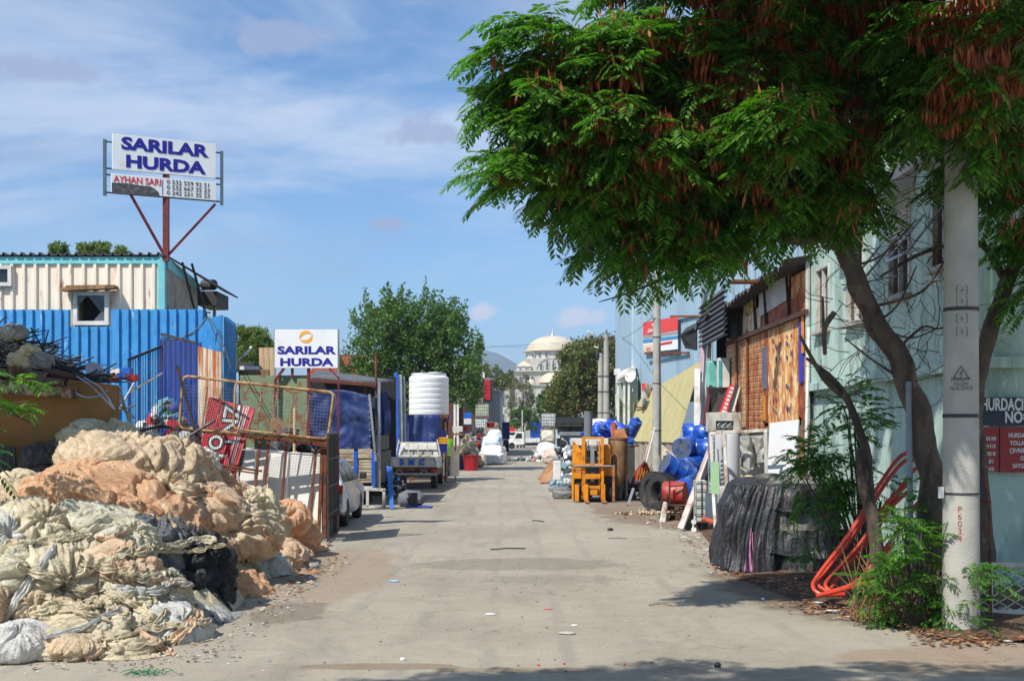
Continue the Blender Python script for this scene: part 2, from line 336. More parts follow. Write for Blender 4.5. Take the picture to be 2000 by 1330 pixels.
mb=MB(); mb.add([(-6000,-60,0),(6000,-60,0),(6000,9000,0),(-6000,9000,0)],[(0,1,2,3)]); o=one('ground',None,None,mb,gm); o['kind']='structure'
# soil strip at the right verge (slightly raised broken kerb)
def verge(name,pts,zt,mat,seed):
    mb=MB(); n=len(pts); V=[]
    for i,(a,b) in enumerate(pts):
        a=Vector(a);b=Vector(b)
        for j in range(13):
            t=j/12; p=a.lerp(b,t); h=zt*min(1,min(t,1-t)*8)*(.6+.9*noise.noise((p.x*1.7+seed,p.y*1.7,0))+.3*noise.noise((p.x*7,p.y*7,seed))); V.append((p.x,p.y,max(-.01,h)))
    mb.add(V,[(i*13+j,i*13+j+1,(i+1)*13+j+1,(i+1)*13+j) for i in range(n-1) for j in range(12)])
    o=one(name,None,None,mb,mat,smooth=True); o['kind']='structure'
m_soil=M('soil_and_leaf_mulch',srgb(98,74,54),.95,0,.4,3,c2=srgb(58,42,32),s2=4,c3=srgb(150,104,70),t3=.58,bump=.8,bs=30)
L1=[G(1850,1255),G(1700,1215),G(1560,1175),G(1440,1130),G(1400,1080),G(1370,1040),G(1290,1000),G(1240,975)]
R1=[(7.4,11.6,0),(7,13.4,0),(6.9,15.5,0),(6.3,18,0),(6.3,21,0),(6.3,24,0),(6.3,31,0),(6.3,38,0)]
def dens(A,k=10):
    o=[]
    for i in range(len(A)-1):
        for j in range(k): o.append(Vector(A[i]).lerp(Vector(A[i+1]),j/k))
    return o+[Vector(A[-1])]
verge('verge',list(zip(dens(L1),dens(R1))),.07,m_soil,3)
# distant hills
def hills(name,Y,x0,x1,hfn,mat,depth=900):
    nx,ny=160,16; V=[]
    for j in range(ny):
        for i in range(nx):
            u=i/(nx-1); x=x0+(x1-x0)*u; t=j/(ny-1); y=Y+depth*t
            h=hfn(x)*math.sin(math.pi*min(1,t*.5+.02+ t*.48))**.8 if j else -5
            h+=(noise.noise((x*.006,y*.006,3))*.14+noise.noise((x*.02,y*.02,1))*.05)*hfn(x) if j else 0
            V.append((x,y,h))
    o=one(name,None,None,gridmesh(name,V,nx,ny,mat),mat); o['kind']='structure'
m_hill=M('wooded_hillside',srgb(84,98,78),.95,0,.6,.015,c2=srgb(60,78,60),t=.5,s2=.02,bump=0,rnd=0)
hills('hills',3600,-2600,1900,lambda x:60+145*math.exp(-((x+75)/150)**2)+90*math.exp(-((x-500)/600)**2)+60*math.exp(-((x+900)/700)**2),m_hill)
# ---------------- mosque
m_stone=M('pale_stone',srgb(196,192,182),.8,0,.12,.3,c2=srgb(170,166,158),t=.6,s2=.4,bump=.1,bs=3)
m_dome=M('cream_dome_sheet',srgb(208,196,172),.7,0,.12,.5,c2=srgb(200,192,172),t=.6,s2=.6,bump=.05,bs=2)
MY=300; ms=MY/F; mx=(1079-1000)*ms; mz=lambda py:CH-(py-HY)*ms
t=T('mosque','pale stone mosque with cream dome and stepped tiers at the far street end','mosque',(mx,MY,0),0)
def oct_(mb,r,z0,z1,n=8,rot=R(22.5)): 
    v=[(mx+r*math.cos(rot+2*math.pi*i/n),MY+r*math.sin(rot+2*math.pi*i/n),z) for z in (z0,z1) for i in range(n)]
    mb.add(v,[tuple(range(n))[::-1],tuple(range(n,2*n))]+[(i,(i+1)%n,(i+1)%n+n,i+n) for i in range(n)])
mb=MB(); hb=13.6
mb.bb((mx-hb,MY-hb,0),(mx+hb,MY+hb,mz(757))); mb.bb((mx-hb-.5,MY-hb-.5,mz(757)),(mx+hb+.5,MY+hb+.5,mz(755)))
mb.bb((mx-8.9,MY-8.9,mz(755)),(mx+8.9,MY+8.9,mz(729))); mb.bb((mx-9.6,MY-9.6,mz(729)),(mx+9.6,MY+9.6,mz(727)))
mb.bb((mx-7.4,MY-7.4,mz(727)),(mx+7.4,MY+7.4,mz(704)))
for sx_ in (-1,1):
    for sy_ in (-1,1): mb.bb((mx+sx_*8.7,MY+sy_*8.7,mz(727)),(mx+sx_*5.4,MY+sy_*5.4,mz(719)))
oct_(mb,7.3,mz(704),mz(702)); t.part('wall',mb,m_stone,world=True)
mb=MB(); oct_(mb,6.5,mz(702),mz(688),16,0); t.part('drum',mb,m_stone,world=True)
mb=MB(); r=6.9; oct_(mb,7.3,mz(688),mz(686.5),32,0)
h=mz(656)-mz(686.5); mb.lathe([(6.3*math.cos(a*math.pi/2/14),h*math.sin(a*math.pi/2/14)) for a in range(14)]+[(.02,h)],(mx,MY,mz(686.5)),40); dm=t.part('dome',mb,m_dome,world=True,smooth=True)
mb=MB(); mb.lathe([(.5,0),(.3,.4),(.1,.6),(.25,.9),(.06,1.2),(.15,1.5),(.03,1.7),(.02,3)],(mx,MY,mz(656)-.05),10); t.part('finial',mb,m_steel,par=dm,world=True)
def hip(mb,cx,cy,r,z0,z1): mb.add([(cx-r,cy-r,z0),(cx+r,cy-r,z0),(cx+r,cy+r,z0),(cx-r,cy+r,z0),(cx,cy,z1)],[(0,1,4),(1,2,4),(2,3,4),(3,0,4),(3,2,1,0)])
for sx_ in (-1,1):
    for sy_ in (-1,1):
        mb=MB(); hip(mb,mx+sx_*7.05,MY+sy_*7.05,1.85,mz(719)+.01,mz(707)); t.part('corner_roof',mb,m_dome,world=True)
for k,(dx,dy) in enumerate(((-11,-11),(11,-11),(-11,0),(11,0),(-5.5,-11.5),(5.5,-11.5))):
    mb=MB(); rr=1.5 if k<4 else 1.1; mb.lathe([(rr*1.15,0),(rr*1.1,.35)]+[(rr*math.cos(a*.157*1.0),.35+rr*.9*math.sin(a*.157)) for a in range(1,10)]+[(.02,.4+rr*.9)],(mx+dx,MY+dy,mz(755)),18); t.part('small_dome',mb,m_dome,world=True,smooth=True)
mb=MB(); mb.lathe([(3.6*math.cos(a*math.pi/2/9),2.6*math.sin(a*math.pi/2/9)) for a in range(9)]+[(.02,2.6)],(mx,MY-8.9,mz(751)),30); t.part('half_dome',mb,m_dome,world=True,smooth=True)
m_arch=M('shaded_window_glass',(.10,.11,.13),.3,bump=0)
def archwin(x,y,z,w_,h_,nrm='y'):
    mb=MB(); pts=[(-w_/2,0),(w_/2,0)]+[(w_/2*math.cos(a*math.pi/8),h_-w_/2+w_/2*math.sin(a*math.pi/8)) for a in range(0,9)]
    q=[(x+a,y,z+b) for a,b in pts]; mb.slab(q,-.12 if nrm=='y' else .12)
    mb.mi=1
    for i in range(1,len(q)-1): mb.beam((q[i][0],y-.08,q[i][2]),(q[i+1][0],y-.08,q[i+1][2]),.16,.14)
    t.part('window',mb,[m_arch,m_stone],world=True)
for k in range(5): archwin(mx-2.9+k*1.45,MY-7.45,mz(725),.55,1.6)
for k in range(3): archwin(mx-1.45+k*1.45,MY-7.45,mz(715),.5,1.1)
for k in range(7): archwin(mx-4.8+k*1.6,MY-6.3 if abs(k-3)<2 else MY-6.3+ (abs(k-3)-1)*.6,mz(700),.55,1.1)
for s_ in (-1,1):
    for k in range(2): archwin(mx+s_*(6.4+k*1.5),MY-8.75,mz(725.5),.4,.7)
    for k in range(3): archwin(mx+s_*(5.0+k*1.4),MY-8.95,mz(750),.7,1.6)
for xx in (-12,-9.5,-6,-2,2,6,9.5,12):
    archwin(mx+xx,MY-hb-.05,mz(795),1.0,3.4); archwin(mx+xx,MY-hb-.05,mz(835),1.0,3.2)
mb=MB(); 
for i in range(16): 
    a0,a1=math.pi*i/16,math.pi*(i+1)/16; mb.beam((mx+4.2*math.cos(a0),MY-7.5,mz(727)+4.4*math.sin(a0)*.72),(mx+4.2*math.cos(a1),MY-7.5,mz(727)+4.4*math.sin(a1)*.72),.22,.22)
t.part('arch_moulding',mb,m_stone,world=True)
# ================= FOLIAGE
rng=np.random.default_rng(7); random.seed(5)
def rnorm(n): 
    v=rng.normal(size=(n,3)); return v/np.linalg.norm(v,axis=1,keepdims=True)
def nz_(v): return v/np.maximum(1e-6,np.linalg.norm(v,axis=1,keepdims=True))
def leaves(C,size,up=.5,asp=.5,D=None):
    n=len(C); s=size*rng.uniform(.6,1.3,(n,1)); nm=nz_(rnorm(n)+np.array([0,0,up])); d=nz_(np.cross(nm,rnorm(n)) if D is None else D+.5*rnorm(n)); b=nz_(np.cross(nm,d))
    return np.stack([C,C+d*s*.5+b*s*asp*.5,C+d*s,C+d*s*.5-b*s*asp*.5],1)
def tree(name,label,X,Y,lobes,n,size,mat,bark,tr=.15,group=None,up=.5,shoots=0,asp=.55,fork=.35,rY=None,base=0):
    """lobes in (px,py,rx,ry) seen at distance Y"""
    s=Y/F; t=T(name,label,'tree',(X,Y,base),0,group); LB=[]
    for (a,b,rx,ry) in lobes:
        c=P(a,b,Y); LB.append((np.array([c.x,Y+rng.uniform(-.4,.4)*rx*s,c.z]),np.array([rx*s,(rY or max(rx,ry))*s,ry*s])))
    vol=np.array([l[1][0]*l[1][2] for l in LB]); cnt=(n*vol/vol.sum()).astype(int); Q=[]
    for (c,r),k in zip(LB,cnt):
        m=max(6,k//44); cc=c+rnorm(m)*r*rng.uniform(.35,1.0,(m,1))**.5*.95
        cr=np.mean(r)*rng.uniform(.12,.27,(m,1)); idx=rng.integers(0,m,k); Q.append(leaves(cc[idx]+rnorm(k)*cr[idx]*rng.uniform(.2,1.2,(k,1)),size,up,asp))
    if shoots:
        for (c,r) in LB:
            for _ in range(shoots):
                a=rng.uniform(-1,1); b=rng.uniform(-.7,.7); p0=c+np.array([a*r[0]*.9,b*r[1],r[2]*math.sqrt(max(0,1-a*a))*.8]); hh=rng.uniform(.6,1.3)*r[2]*.62
                m=36; tt=rng.uniform(0,1,(m,1)); D=np.array([a*.25,0,1.0]); Q.append(leaves(p0+D*tt*hh+rnorm(m)*(.16*(1.15-tt)),size*1.05,.2,asp,np.tile(D*.2,(m,1))+rnorm(m)*.8))
    t.part('crown',npmesh('crown',np.concatenate(Q),mat),mat,world=True)
    mb=MB(); top=min(l[0][2] for l in LB); tz=base+(top-base)*.75; mb.tube([(X,Y,base-.05),(X+.05,Y,base+(tz-base)*.5),(X-.03,Y,tz)],[tr*1.3,tr,tr*.85],9)
    for (c,r) in LB:
        e=Vector(c)+Vector((0,0,r[2]*.5)); m_=Vector((X,Y,tz)).lerp(e,.5)+Vector((rng.uniform(-.2,.2),rng.uniform(-.2,.2),.1)); mb.tube([(X,Y,tz-.1),m_,e],[tr*.7,tr*.35,tr*.1],6)
        for _ in range(5):
            q=c+rnorm(1)[0]*r*.85; mb.tube([m_,(m_+Vector(q))/2+Vector((0,0,.1)),q],[tr*.22,tr*.12,tr*.04],5)
    t.part('trunk',mb,bark,world=True,smooth=True); return t
m_bark=M('bark',srgb(104,86,70),.9,0,.3,5,c2=srgb(64,50,40),s2=8,st=(1,1,.25),bump=.7,bs=30)
lf_mul=leafmat('broadleaf_foliage',[(.045,.095,.02),(.07,.14,.025),(.12,.22,.035),(.035,.07,.02)])
lf_pine=leafmat('pine_foliage',[(.10,.16,.03),(.17,.24,.05),(.07,.12,.03)],.35)
lf_aut=leafmat('ailanthus_foliage',[(.05,.10,.02),(.09,.15,.03),(.12,.14,.03),(.22,.10,.03),(.06,.11,.02),(.10,.16,.03)],.3)
lf_pale=leafmat('sparse_pale_foliage',[(.16,.15,.10),(.22,.21,.15),(.12,.14,.06)],.3)
lf_yg=leafmat('yellow_green_foliage',[(.10,.14,.03),(.16,.17,.04),(.07,.11,.03)],.3)
tree('broadleaf_tree','dark green broadleaf tree with upright shoots behind the white water tank',XY(800,62).x,62,
  [(800,700,95,85),(735,680,62,75),(870,700,58,72),(715,745,55,50),(800,640,65,60),(880,640,35,45),(760,640,50,55),(840,660,60,60),(905,760,38,45),(800,770,95,50),(925,720,16,55)],36000,.17,lf_mul,m_bark,.22,shoots=12,rY=85)
tree('ailanthus_tree','large tree with reddish seed clusters behind the twin concrete poles',XY(1165,100).x,100,
  [(1165,720,62,60),(1130,700,40,36),(1190,700,40,45),(1120,760,45,60),(1175,780,55,50),(1160,680,30,22),(1210,740,25,60),(1095,790,35,45)],34000,.26,lf_aut,m_bark,.25,rY=60)
tree('leafy_tree','bright green leafy tree left of the reddish-seeded tree',XY(1078,108).x,108,[(1075,790,26,38),(1100,770,28,38),(1062,800,14,22),(1088,815,30,20)],9000,.25,leafmat('bright_leaf_foliage',[(.05,.12,.02),(.08,.17,.03),(.04,.09,.02)]),m_bark,.2,rY=28)
tree('sparse_tree','sparse half-bare greyish tree standing in front of the mosque',XY(1020,150).x,150,[(1018,775,34,34),(1008,800,24,30),(1036,800,22,34),(1020,745,20,16)],5200,.22,lf_pale,m_bark,.2,fork=.5,rY=26)
tree('street_tree','small green tree low in front of the mosque wall',XY(1022,146).x,146,[(1010,818,18,20),(1032,822,20,22),(1020,806,14,16)],5200,.22,lf_mul,m_bark,.15,rY=18)
tree('hillside_tree','rounded yellow-green tree left of the mosque',XY(965,230).x,230,[(960,735,28,26),(945,740,20,24),(978,745,18,20)],6500,.42,lf_yg,m_bark,.3,rY=24)
tree('hillside_tree','smaller yellow-green tree touching the mosque wall',XY(998,240).x,240,[(997,742,14,18),(1004,750,10,14)],3000,.42,lf_yg,m_bark,.3,rY=14)
tree('grey_leaved_tree','slender grey-green tree right of the water tank',XY(925,80).x,80,[(928,735,12,34),(915,770,22,26),(935,690,9,24)],3600,.18,leafmat('grey_green_foliage',[(.12,.15,.1),(.2,.22,.17),(.07,.1,.05)]),m_bark,.12,rY=16)
for (lb,px,Y,lo,n) in (('pine tree beside the right end of the blue fence',480,60,[(470,660,26,26),(500,665,30,26),(522,690,24,30),(480,700,40,28)],16000),
    ('left pine top showing above the container roof',115,58,[(115,487,18,12),(120,510,24,20)],3500),('broad pine top showing above the container roof, under the high sign',180,58,[(170,490,22,14),(195,488,24,15),(180,515,50,22)],7500),
    ('small pine top nearest the sign post above the container roof',236,59,[(238,493,13,11),(235,515,18,20)],2600)):
    tree('pine_tree',lb,XY(px,Y).x,Y,lo,n,.2,lf_pine,m_bark,.2,asp=.25,group='pines behind the yard')
# ================= FEATHERY-LEAVED TREE
def feather(tips,dirs,Lf=.23,K=6,nl=7):
    """compound leaves: each twig carries nl leaves, each leaf K pairs of narrow drooping pinnae"""
    n=len(tips); tips=np.repeat(tips,nl,0); td=np.repeat(nz_(dirs),nl,0); N_=len(tips)
    tt=np.tile(np.linspace(0,1,nl),n)[:,None]; side=np.tile(np.array([1,-1]*(nl//2+1))[:nl],n)[:,None]
    up=np.array([0,0,1.0]); sd_=nz_(np.cross(td,up)+1e-4); base=tips+td*tt*.34-up*(tt**2)*.07
    d=nz_(td*(.35+.5*tt)+sd_*side*rng.uniform(.5,1.1,(N_,1))+up*rng.uniform(-.45,.35,(N_,1))+rnorm(N_)*.28)
    l=Lf*rng.uniform(.65,1.2,(N_,1)); s=nz_(np.cross(d,up)+rnorm(N_)*.25); nn=nz_(np.cross(s,d)); Q=[]
    for k in range(K):
        u=(k+.6)/K; p=base+d*l*u-up*l*(u**2)*.38; lp=l*.46*(.62+.55*math.sin(math.pi*min(1,u*.9+.1)))
        for sg in (1,-1):
            a=nz_(d*.62+s*sg*.85-up*.32+rnorm(N_)*.12); b=nz_(np.cross(nn,a))*l*.075; m=p+a*lp*.5-up*lp*.02
            Q.append(np.stack([p,m+b,p+a*lp-up*lp*.14,m-b],1))
    return np.concatenate(Q)
def pods(C,Lp=.15):
    n=len(C); l=Lp*rng.uniform(.8,1.4,(n,1)); d=nz_(rnorm(n)*.25+np.array([0,0,-1.0])); b=nz_(np.cross(d,rnorm(n)))*l*.09
    return np.stack([C,C+d*l*.5+b,C+d*l,C+d*l*.5-b],1)
lf_f=leafmat('feathery_foliage',[(.03,.085,.016),(.055,.15,.022),(.14,.29,.04),(.04,.11,.018),(.085,.20,.028)],.42,.42,(1.5,1.9,.5))
m_pod=leafmat('dry_seed_pod',[srgb(110,50,30),srgb(160,78,46),srgb(206,122,76),srgb(84,40,28)],.3,.5,(1.5,1.0,.8))
m_fbark=M('smooth_grey_bark',srgb(98,84,72),.85,0,.3,5,c2=srgb(58,48,42),s2=5,st=(1,1,.3),c3=srgb(150,138,120),t3=.66,bump=.5,bs=22)
def ftree(name,label,basep,trunks,lobes,podlobes,limbs,dn=1.0):
    t=T(name,label,'tree',basep); mb=MB()
    def path(pts,n=10,seed=0):
        pp=[P(a,b,Y) for a,b,Y,r in pts]; rr=[r for *_,r in pts]; o=[];ro=[]
        for i in range(len(pp)-1):
            for k in range(n):
                u=k/n; p0=pp[max(i-1,0)];p1=pp[i];p2=pp[i+1];p3=pp[min(i+2,len(pp)-1)]
                q=.5*((2*p1)+(p2-p0)*u+(2*p0-5*p1+4*p2-p3)*u*u+(3*p1-p0-3*p2+p3)*u**3)
                rad=rr[i]+(rr[i+1]-rr[i])*u; q=q+Vector((noise.noise(q*3+Vector((seed,0,0))),noise.noise(q*3+Vector((0,seed,9))),0))*rad*.35
                o.append(q); ro.append(rad*(1+.15*noise.noise(q*5)))
        return o+[pp[-1]],ro+[rr[-1]]
    for i,tr in enumerate(trunks): p,r=path(tr,8,i); mb.tube(p,[q*.80 for q in r],10)
    t.part('trunk',mb,m_fbark,world=True,smooth=True)
    mb=MB()
    for i,tr in enumerate(limbs): p,r=path(tr,7,i+20); mb.tube(p,r,6)
    Q=[];Pd=[]
    for (a,b,rx,ry,Y,rY,n,nfr) in lobes:
        n=max(3,int(n*dn)); nfr=nfr*(4 if a>1250 and b<300 else 2.4)
        if dn<1:
            if a<1420 and b>-20: n=int(n*.74)
            if a>=1420 and -20<b<340 and 12<Y<13.9: n=int(n*.70); nfr*=1.3
            if a<1500: a=1500+(a-1500)*.87
            if b>60: b-=45
            if b>400: b-=16
            if b>250 and 1100<a<1660: b=250+(b-250)*.72; ry*=.85
        rx*=.86; ry*=.84; rY*=.9
        s=Y/F; c=P(a,b,Y); c=np.array([c.x,Y,c.z]); r=np.array([rx*s,rY,ry*s])
        ns=max(1,n//8); us=rnorm(ns)*(rng.uniform(.12,1,(ns,1))**.45)*rng.uniform(.88,1.1,(ns,1)); ix=rng.integers(0,ns,n); ks=rng.uniform(-1,1,(n,1)); sdir=nz_(us*np.array([1,1,.35])+rnorm(ns)*.35)
        tips=c+us[ix]*r+sdir[ix]*ks*.26+rng.normal(size=(n,3))*np.array([.10,.10,.035])-np.array([0,0,.06])*(ks+1)**2; u=(tips-c)/r; dr=nz_(u*r*np.array([1,1,.6])+np.array([-.25,-.15,-.22])*np.mean(r)+rnorm(n)*.25*np.mean(r))
        Q.append(feather(tips,dr)); 
        for k in range(0,n,2):   # twigs that carry the leaves
            p=Vector(tips[k]); e=p+Vector(dr[k])*.34; q=Vector(c+u[k]*r*.35); mb.tube([q,(q+p)/2+Vector((0,0,.05)),p,e],[.010,.007,.005,.003],3,False)
        m=int(n*nfr); front=np.where(u[:,1]<.35)[0]; front=front if len(front) else np.arange(n); idx=rng.choice(front,max(1,m//4)); cc=tips[idx]+np.array([0,-.10,-.04]); cc=np.repeat(cc,9,0)+rng.normal(size=(len(cc)*9,3))*np.array([.07,.05,.05]); Pd.append(pods(cc))
    t.part('crown',npmesh('crown',np.concatenate(Q),lf_f),lf_f,world=True)
    t.part('limb',mb,m_fbark,world=True,kind=None)
    if podlobes is not None: t.part('seed_pods',npmesh('seed_pods',np.concatenate(Pd),m_pod),m_pod,world=True,kind='stuff')
    return t
lobesA=[(965,150,62,66,12.3,.45,60,.5),(950,250,50,55,12.4,.4,45,.6),(1010,210,80,90,12.4,.5,110,.8),(960,350,55,62,12.3,.45,70,.5),(1040,350,90,80,12.3,.5,130,1.6),(1075,60,75,42,12.5,.4,50,.4),(1130,110,110,70,12.5,.5,120,1.2),
 (1010,100,60,40,12.4,.4,35,.3),(1130,220,120,90,12.4,.6,190,2.4),(1150,350,110,90,12.4,.6,190,2.6),(1190,440,80,60,12.7,.5,90,2.6),(1270,60,70,60,12.8,.5,80,1.6),(1260,200,120,120,12.7,.7,220,3),(1290,350,110,90,12.5,.7,190,3.2),
 (1190,510,45,38,12.8,.3,36,1.5),(1210,570,55,36,12.9,.3,45,.8),(1290,500,70,50,13,.5,80,2.5),(1330,560,70,36,13.1,.3,60,.9),(1390,500,60,60,13.2,.5,80,2.5),(1390,565,30,25,13.2,.2,18,.5),
 (1400,80,130,100,13,.8,220,5),(1420,250,120,110,12.8,.8,220,4.5),(1430,380,120,80,12.8,.8,190,4),(1520,460,110,60,13.2,.6,130,2.2),(1500,520,70,30,13.3,.4,40,.8),(1560,120,140,120,13.4,1,270,6),(1560,290,110,110,12.9,.8,220,3),(1600,400,60,60,12.9,.5,80,1.5),
 (1520,240,60,50,11.9,.4,60,1),(1730,60,120,70,13.6,1,260,5),(1680,190,60,60,13.8,.8,80,4),(1780,190,110,60,13.4,.7,110,4),(1860,110,120,100,13.6,1,420,5),(1880,250,90,70,13.3,.6,120,4),(1960,160,70,120,12.9,.7,300,3),(1960,300,60,70,12.4,.5,90,2),(1975,400,40,45,12.6,.4,30,1.4),(1790,260,40,30,12.5,.3,26,1.5),(1180,640,26,12,12.9,.15,10,.3),
 (1300,-110,150,110,13,.8,160,1.5),(1550,-150,220,130,13.3,1.2,300,3),(1850,-130,200,130,13.3,1.2,260,3),(2120,60,120,220,13.2,1,220,1.5),(1450,-240,200,80,11.4,.6,170,1),(1750,-300,260,160,12.5,1.3,230,1),(1700,-60,260,120,15.5,1.0,700,1),(1660,110,140,80,15.8,.8,300,3),(1840,40,160,120,15.5,.8,400,3),(1980,-330,220,160,12,1.2,150,1),(2150,-100,200,160,11,1,120,1),(1560,-330,230,80,9.8,.8,330,0),(1800,-300,170,80,10.2,.6,260,0),(2000,-80,200,110,13,.9,500,1),(1600,-70,200,90,17,1.1,650,0),(1820,-330,240,90,12.6,.9,750,0),(1720,-230,200,90,14.3,1.2,500,0),(1900,60,180,100,14.2,.8,350,3),(1890,90,80,110,11.7,.3,120,5),(1880,230,60,60,11.7,.25,60,5)]
tA=ftree('feathery_tree','large feathery-leaved tree hung with rusty seed pods leaning over the street','%s'and G(1835,1215),
 [[(1838,1232,12.9,.21),(1828,1050,12.95,.18),(1812,900,13,.165),(1775,750,13,.15),(1735,670,13,.14),(1680,560,13,.13),(1648,470,13,.12),(1640,400,13,.115),(1672,300,13,.10),(1705,180,13.1,.08),(1730,40,13.2,.05)],
  [(1718,1160,13.6,.1),(1712,1060,13.6,.095),(1690,950,13.6,.085),(1682,880,13.6,.07)],
  [(1700,1000,13.6,.07),(1690,880,13.6,.06),(1655,780,13.5,.05),(1620,735,13.4,.045),(1575,700,13.3,.02)]],
 lobesA,True,
 [[(1648,470,13,.10),(1600,400,12.9,.08),(1500,330,12.7,.06),(1380,260,12.6,.05),(1200,190,12.4,.03),(1050,130,12.4,.015),(960,140,12.3,.006)],
  [(1640,440,13,.09),(1560,470,13,.06),(1450,430,12.9,.045),(1300,390,12.6,.03),(1120,340,12.4,.018),(960,330,12.3,.006)],
  [(1500,330,12.7,.05),(1400,160,12.8,.035),(1280,60,12.8,.02),(1150,60,12.6,.01)],
  [(1450,430,12.9,.04),(1380,500,13.1,.025),(1260,560,13,.012),(1170,590,12.9,.005)],
  [(1672,300,13,.08),(1600,180,13.2,.06),(1500,80,13.2,.04),(1400,-60,13.1,.02)],
  [(1672,300,13,.07),(1760,200,13.3,.05),(1860,120,13.5,.035),(1960,100,13.2,.015)],
  [(1630,610,12.9,.03),(1612,640,12.9,.028),(1610,690,13,.02),(1607,580,12.9,.012)],
  [(1655,780,13.5,.03),(1610,740,13.3,.028),(1575,680,13.2,.02),(1562,655,13.2,.012)],
  [(1640,440,13,.03),(1700,395,13,.022),(1740,345,13,.016),(1755,300,13,.01)],
  [(1700,600,13,.02),(1800,570,12.9,.015),(1850,500,12.8,.01)],[(1690,640,13,.02),(1750,600,13,.012),(1790,520,13,.008)],
  [(1760,740,13,.02),(1700,700,12.9,.012),(1650,660,12.9,.006)],[(1745,690,13,.02),(1800,640,12.9,.014),(1830,640,12.8,.008),(1835,600,12.8,.005)],
  [(1660,520,13,.018),(1720,500,12.9,.012),(1790,430,12.9,.007)],[(1720,640,13,.014),(1780,660,12.9,.01),(1850,640,12.8,.006),(1880,690,12.8,.004)]],.62)
mb=MB()
for i in range(170):   # fine bare twigs in front of the green wall
    x,y=random.uniform(1610,1900),random.uniform(320,760); Y=random.uniform(12.6,13.4); p=[P(x,y,Y)]; a=random.uniform(0,6.3)
    for k in range(5): a+=random.uniform(-.6,.6); x+=22*math.cos(a); y+=22*math.sin(a); p.append(P(x,y,Y+.02*k))
    mb.tube(p,[.006,.005,.004,.003,.002,.0015],3,False)
tA.part('bare_twigs',mb,m_fbark,world=True,kind='stuff')
# second trunk at the right edge, its own tree behind the pole
tB=ftree('feathery_tree','feathery-leaved tree at the right frame edge behind the concrete pole',G(1935,1180),
 [[(1930,1190,13.8,.16),(1915,950,13.8,.13),(1902,800,13.8,.12),(1915,710,13.7,.11),(1950,600,13.6,.105),(1995,490,13.5,.1),(2050,350,13.5,.08),(2080,150,13.4,.05)]],
 [(2090,250,90,120,13.3,.6,90,1.5),(2060,80,100,90,13.3,.6,60,1.5),(1990,430,26,40,13.3,.25,12,1.5),(2110,480,70,90,13,.5,60,.5)],True,
 [[(1970,560,13.6,.05),(1920,480,13.4,.035),(1850,480,13.2,.03),(1790,500,13,.022),(1720,540,12.9,.014)],[(2050,350,13.5,.05),(2090,250,13.3,.03),(2060,80,13.3,.01)]])
# tree outside the frame at the left; one bough reaches in
tC=ftree('feathery_tree','feathery-leaved tree whose drooping bough enters at the left edge in front of the ochre wall',(-9.2,13.4,0),
 [[(1000-9.2/13.4*F,1200,13.4,.16),(1000-9.1/13.4*F,700,13.4,.12),(1000-9.3/13.4*F,300,13.4,.09)]],
 [(-42,755,16,22,12.6,.1,5,0),(-36,800,16,22,12.6,.1,5,0),(-44,830,16,22,12.6,.1,5,0),(-120,790,50,80,12.7,.4,24,0),(-600,380,260,190,14.6,1.5,620,0),(-850,250,260,200,15.2,1.6,600,0),(-420,230,190,130,14.9,1.0,420,0),(-280,190,120,110,14.8,.9,260,0),(-1050,480,200,200,15,1.5,300,0)],None,
 [[(1000-9.1/13.4*F,700,13.4,.08),(-300,760,13,.05),(-40,790,12.7,.02),(60,826,12.6,.006)]],1.0)
# tree behind the camera that shades the road at the picture's lower edge
t=T('feathery_tree','feathery-leaved tree behind the viewpoint shading the road edge','tree',(-5.6,3.2,0)); mb=MB(); mb.tube([(-5.6,3.2,-.05),(-5.4,3.3,3),(-4.6,3.6,5),(-2.5,4.0,6.2),(.4,4.5,6.6)],[.2,.16,.13,.09,.03],8); t.part('trunk',mb,m_fbark,world=True,smooth=True)
Q=[]
for (x,y,z,rx,ry,rz,n) in ((-3.6,5.3,6.2,1.1,.75,.6,130),(-2.2,5.5,6.3,1.2,.85,.6,150),(-.6,5.45,6.4,1.2,.75,.6,150),(.9,5.35,6.4,1.0,.7,.5,100),(-4.8,3.4,6.4,1.5,1.2,.9,150),(2.2,5.3,6.3,.9,.5,.4,40)):
    u=rnorm(n)*rng.uniform(.2,1,(n,1))**.4; Q.append(feather(np.array([x,y,z])+u*np.array([rx,ry,rz]),u+np.array([0,0,-.3]),nl=7,K=5))
t.part('crown',npmesh('crown',np.concatenate(Q),lf_f),lf_f,world=True)
# sapling and undergrowth at the tree foot
def shrub(name,label,pts,leafn,L_=.2,mat=lf_f,stems=8,cat='shrub'):
    b=pts[0]; t=T(name,label,cat,G(b[0],b[1])); Q=[];mb=MB()
    Y0=G(b[0],b[1]).y
    for (a,c,rx,ry,n) in pts[1:]:
        s=Y0/F; cc=P(a,c,Y0); cc=np.array(cc); u=rnorm(n)*rng.uniform(.2,1,(n,1))**.5; tip=cc+u*np.array([rx*s,.25+.3*rx*s,ry*s]); dr=nz_(u+np.array([-.1,-.3,.1]))
        Q.append(feather(tip,dr,L_,6,6))
        for k in range(0,n,max(1,n//stems)): mb.tube([G(b[0]+random.uniform(-25,25),b[1]),Vector(cc)*.6+Vector(tip[k])*.4-Vector((0,0,.1)),tip[k]],[.009,.007,.004],4,False)
    t.part('foliage',npmesh('foliage',np.concatenate(Q),mat),mat,world=True); t.part('stem',mb,m_fbark,world=True); return t
shrub('sapling','feathery green sapling between the netted mound and the leaning red pipes',[(1700,1150),(1670,840,46,50,15),(1640,900,56,45,17),(1585,890,26,34,7),(1690,930,40,40,12),(1572,925,24,22,5),(1660,800,30,30,6)],0)
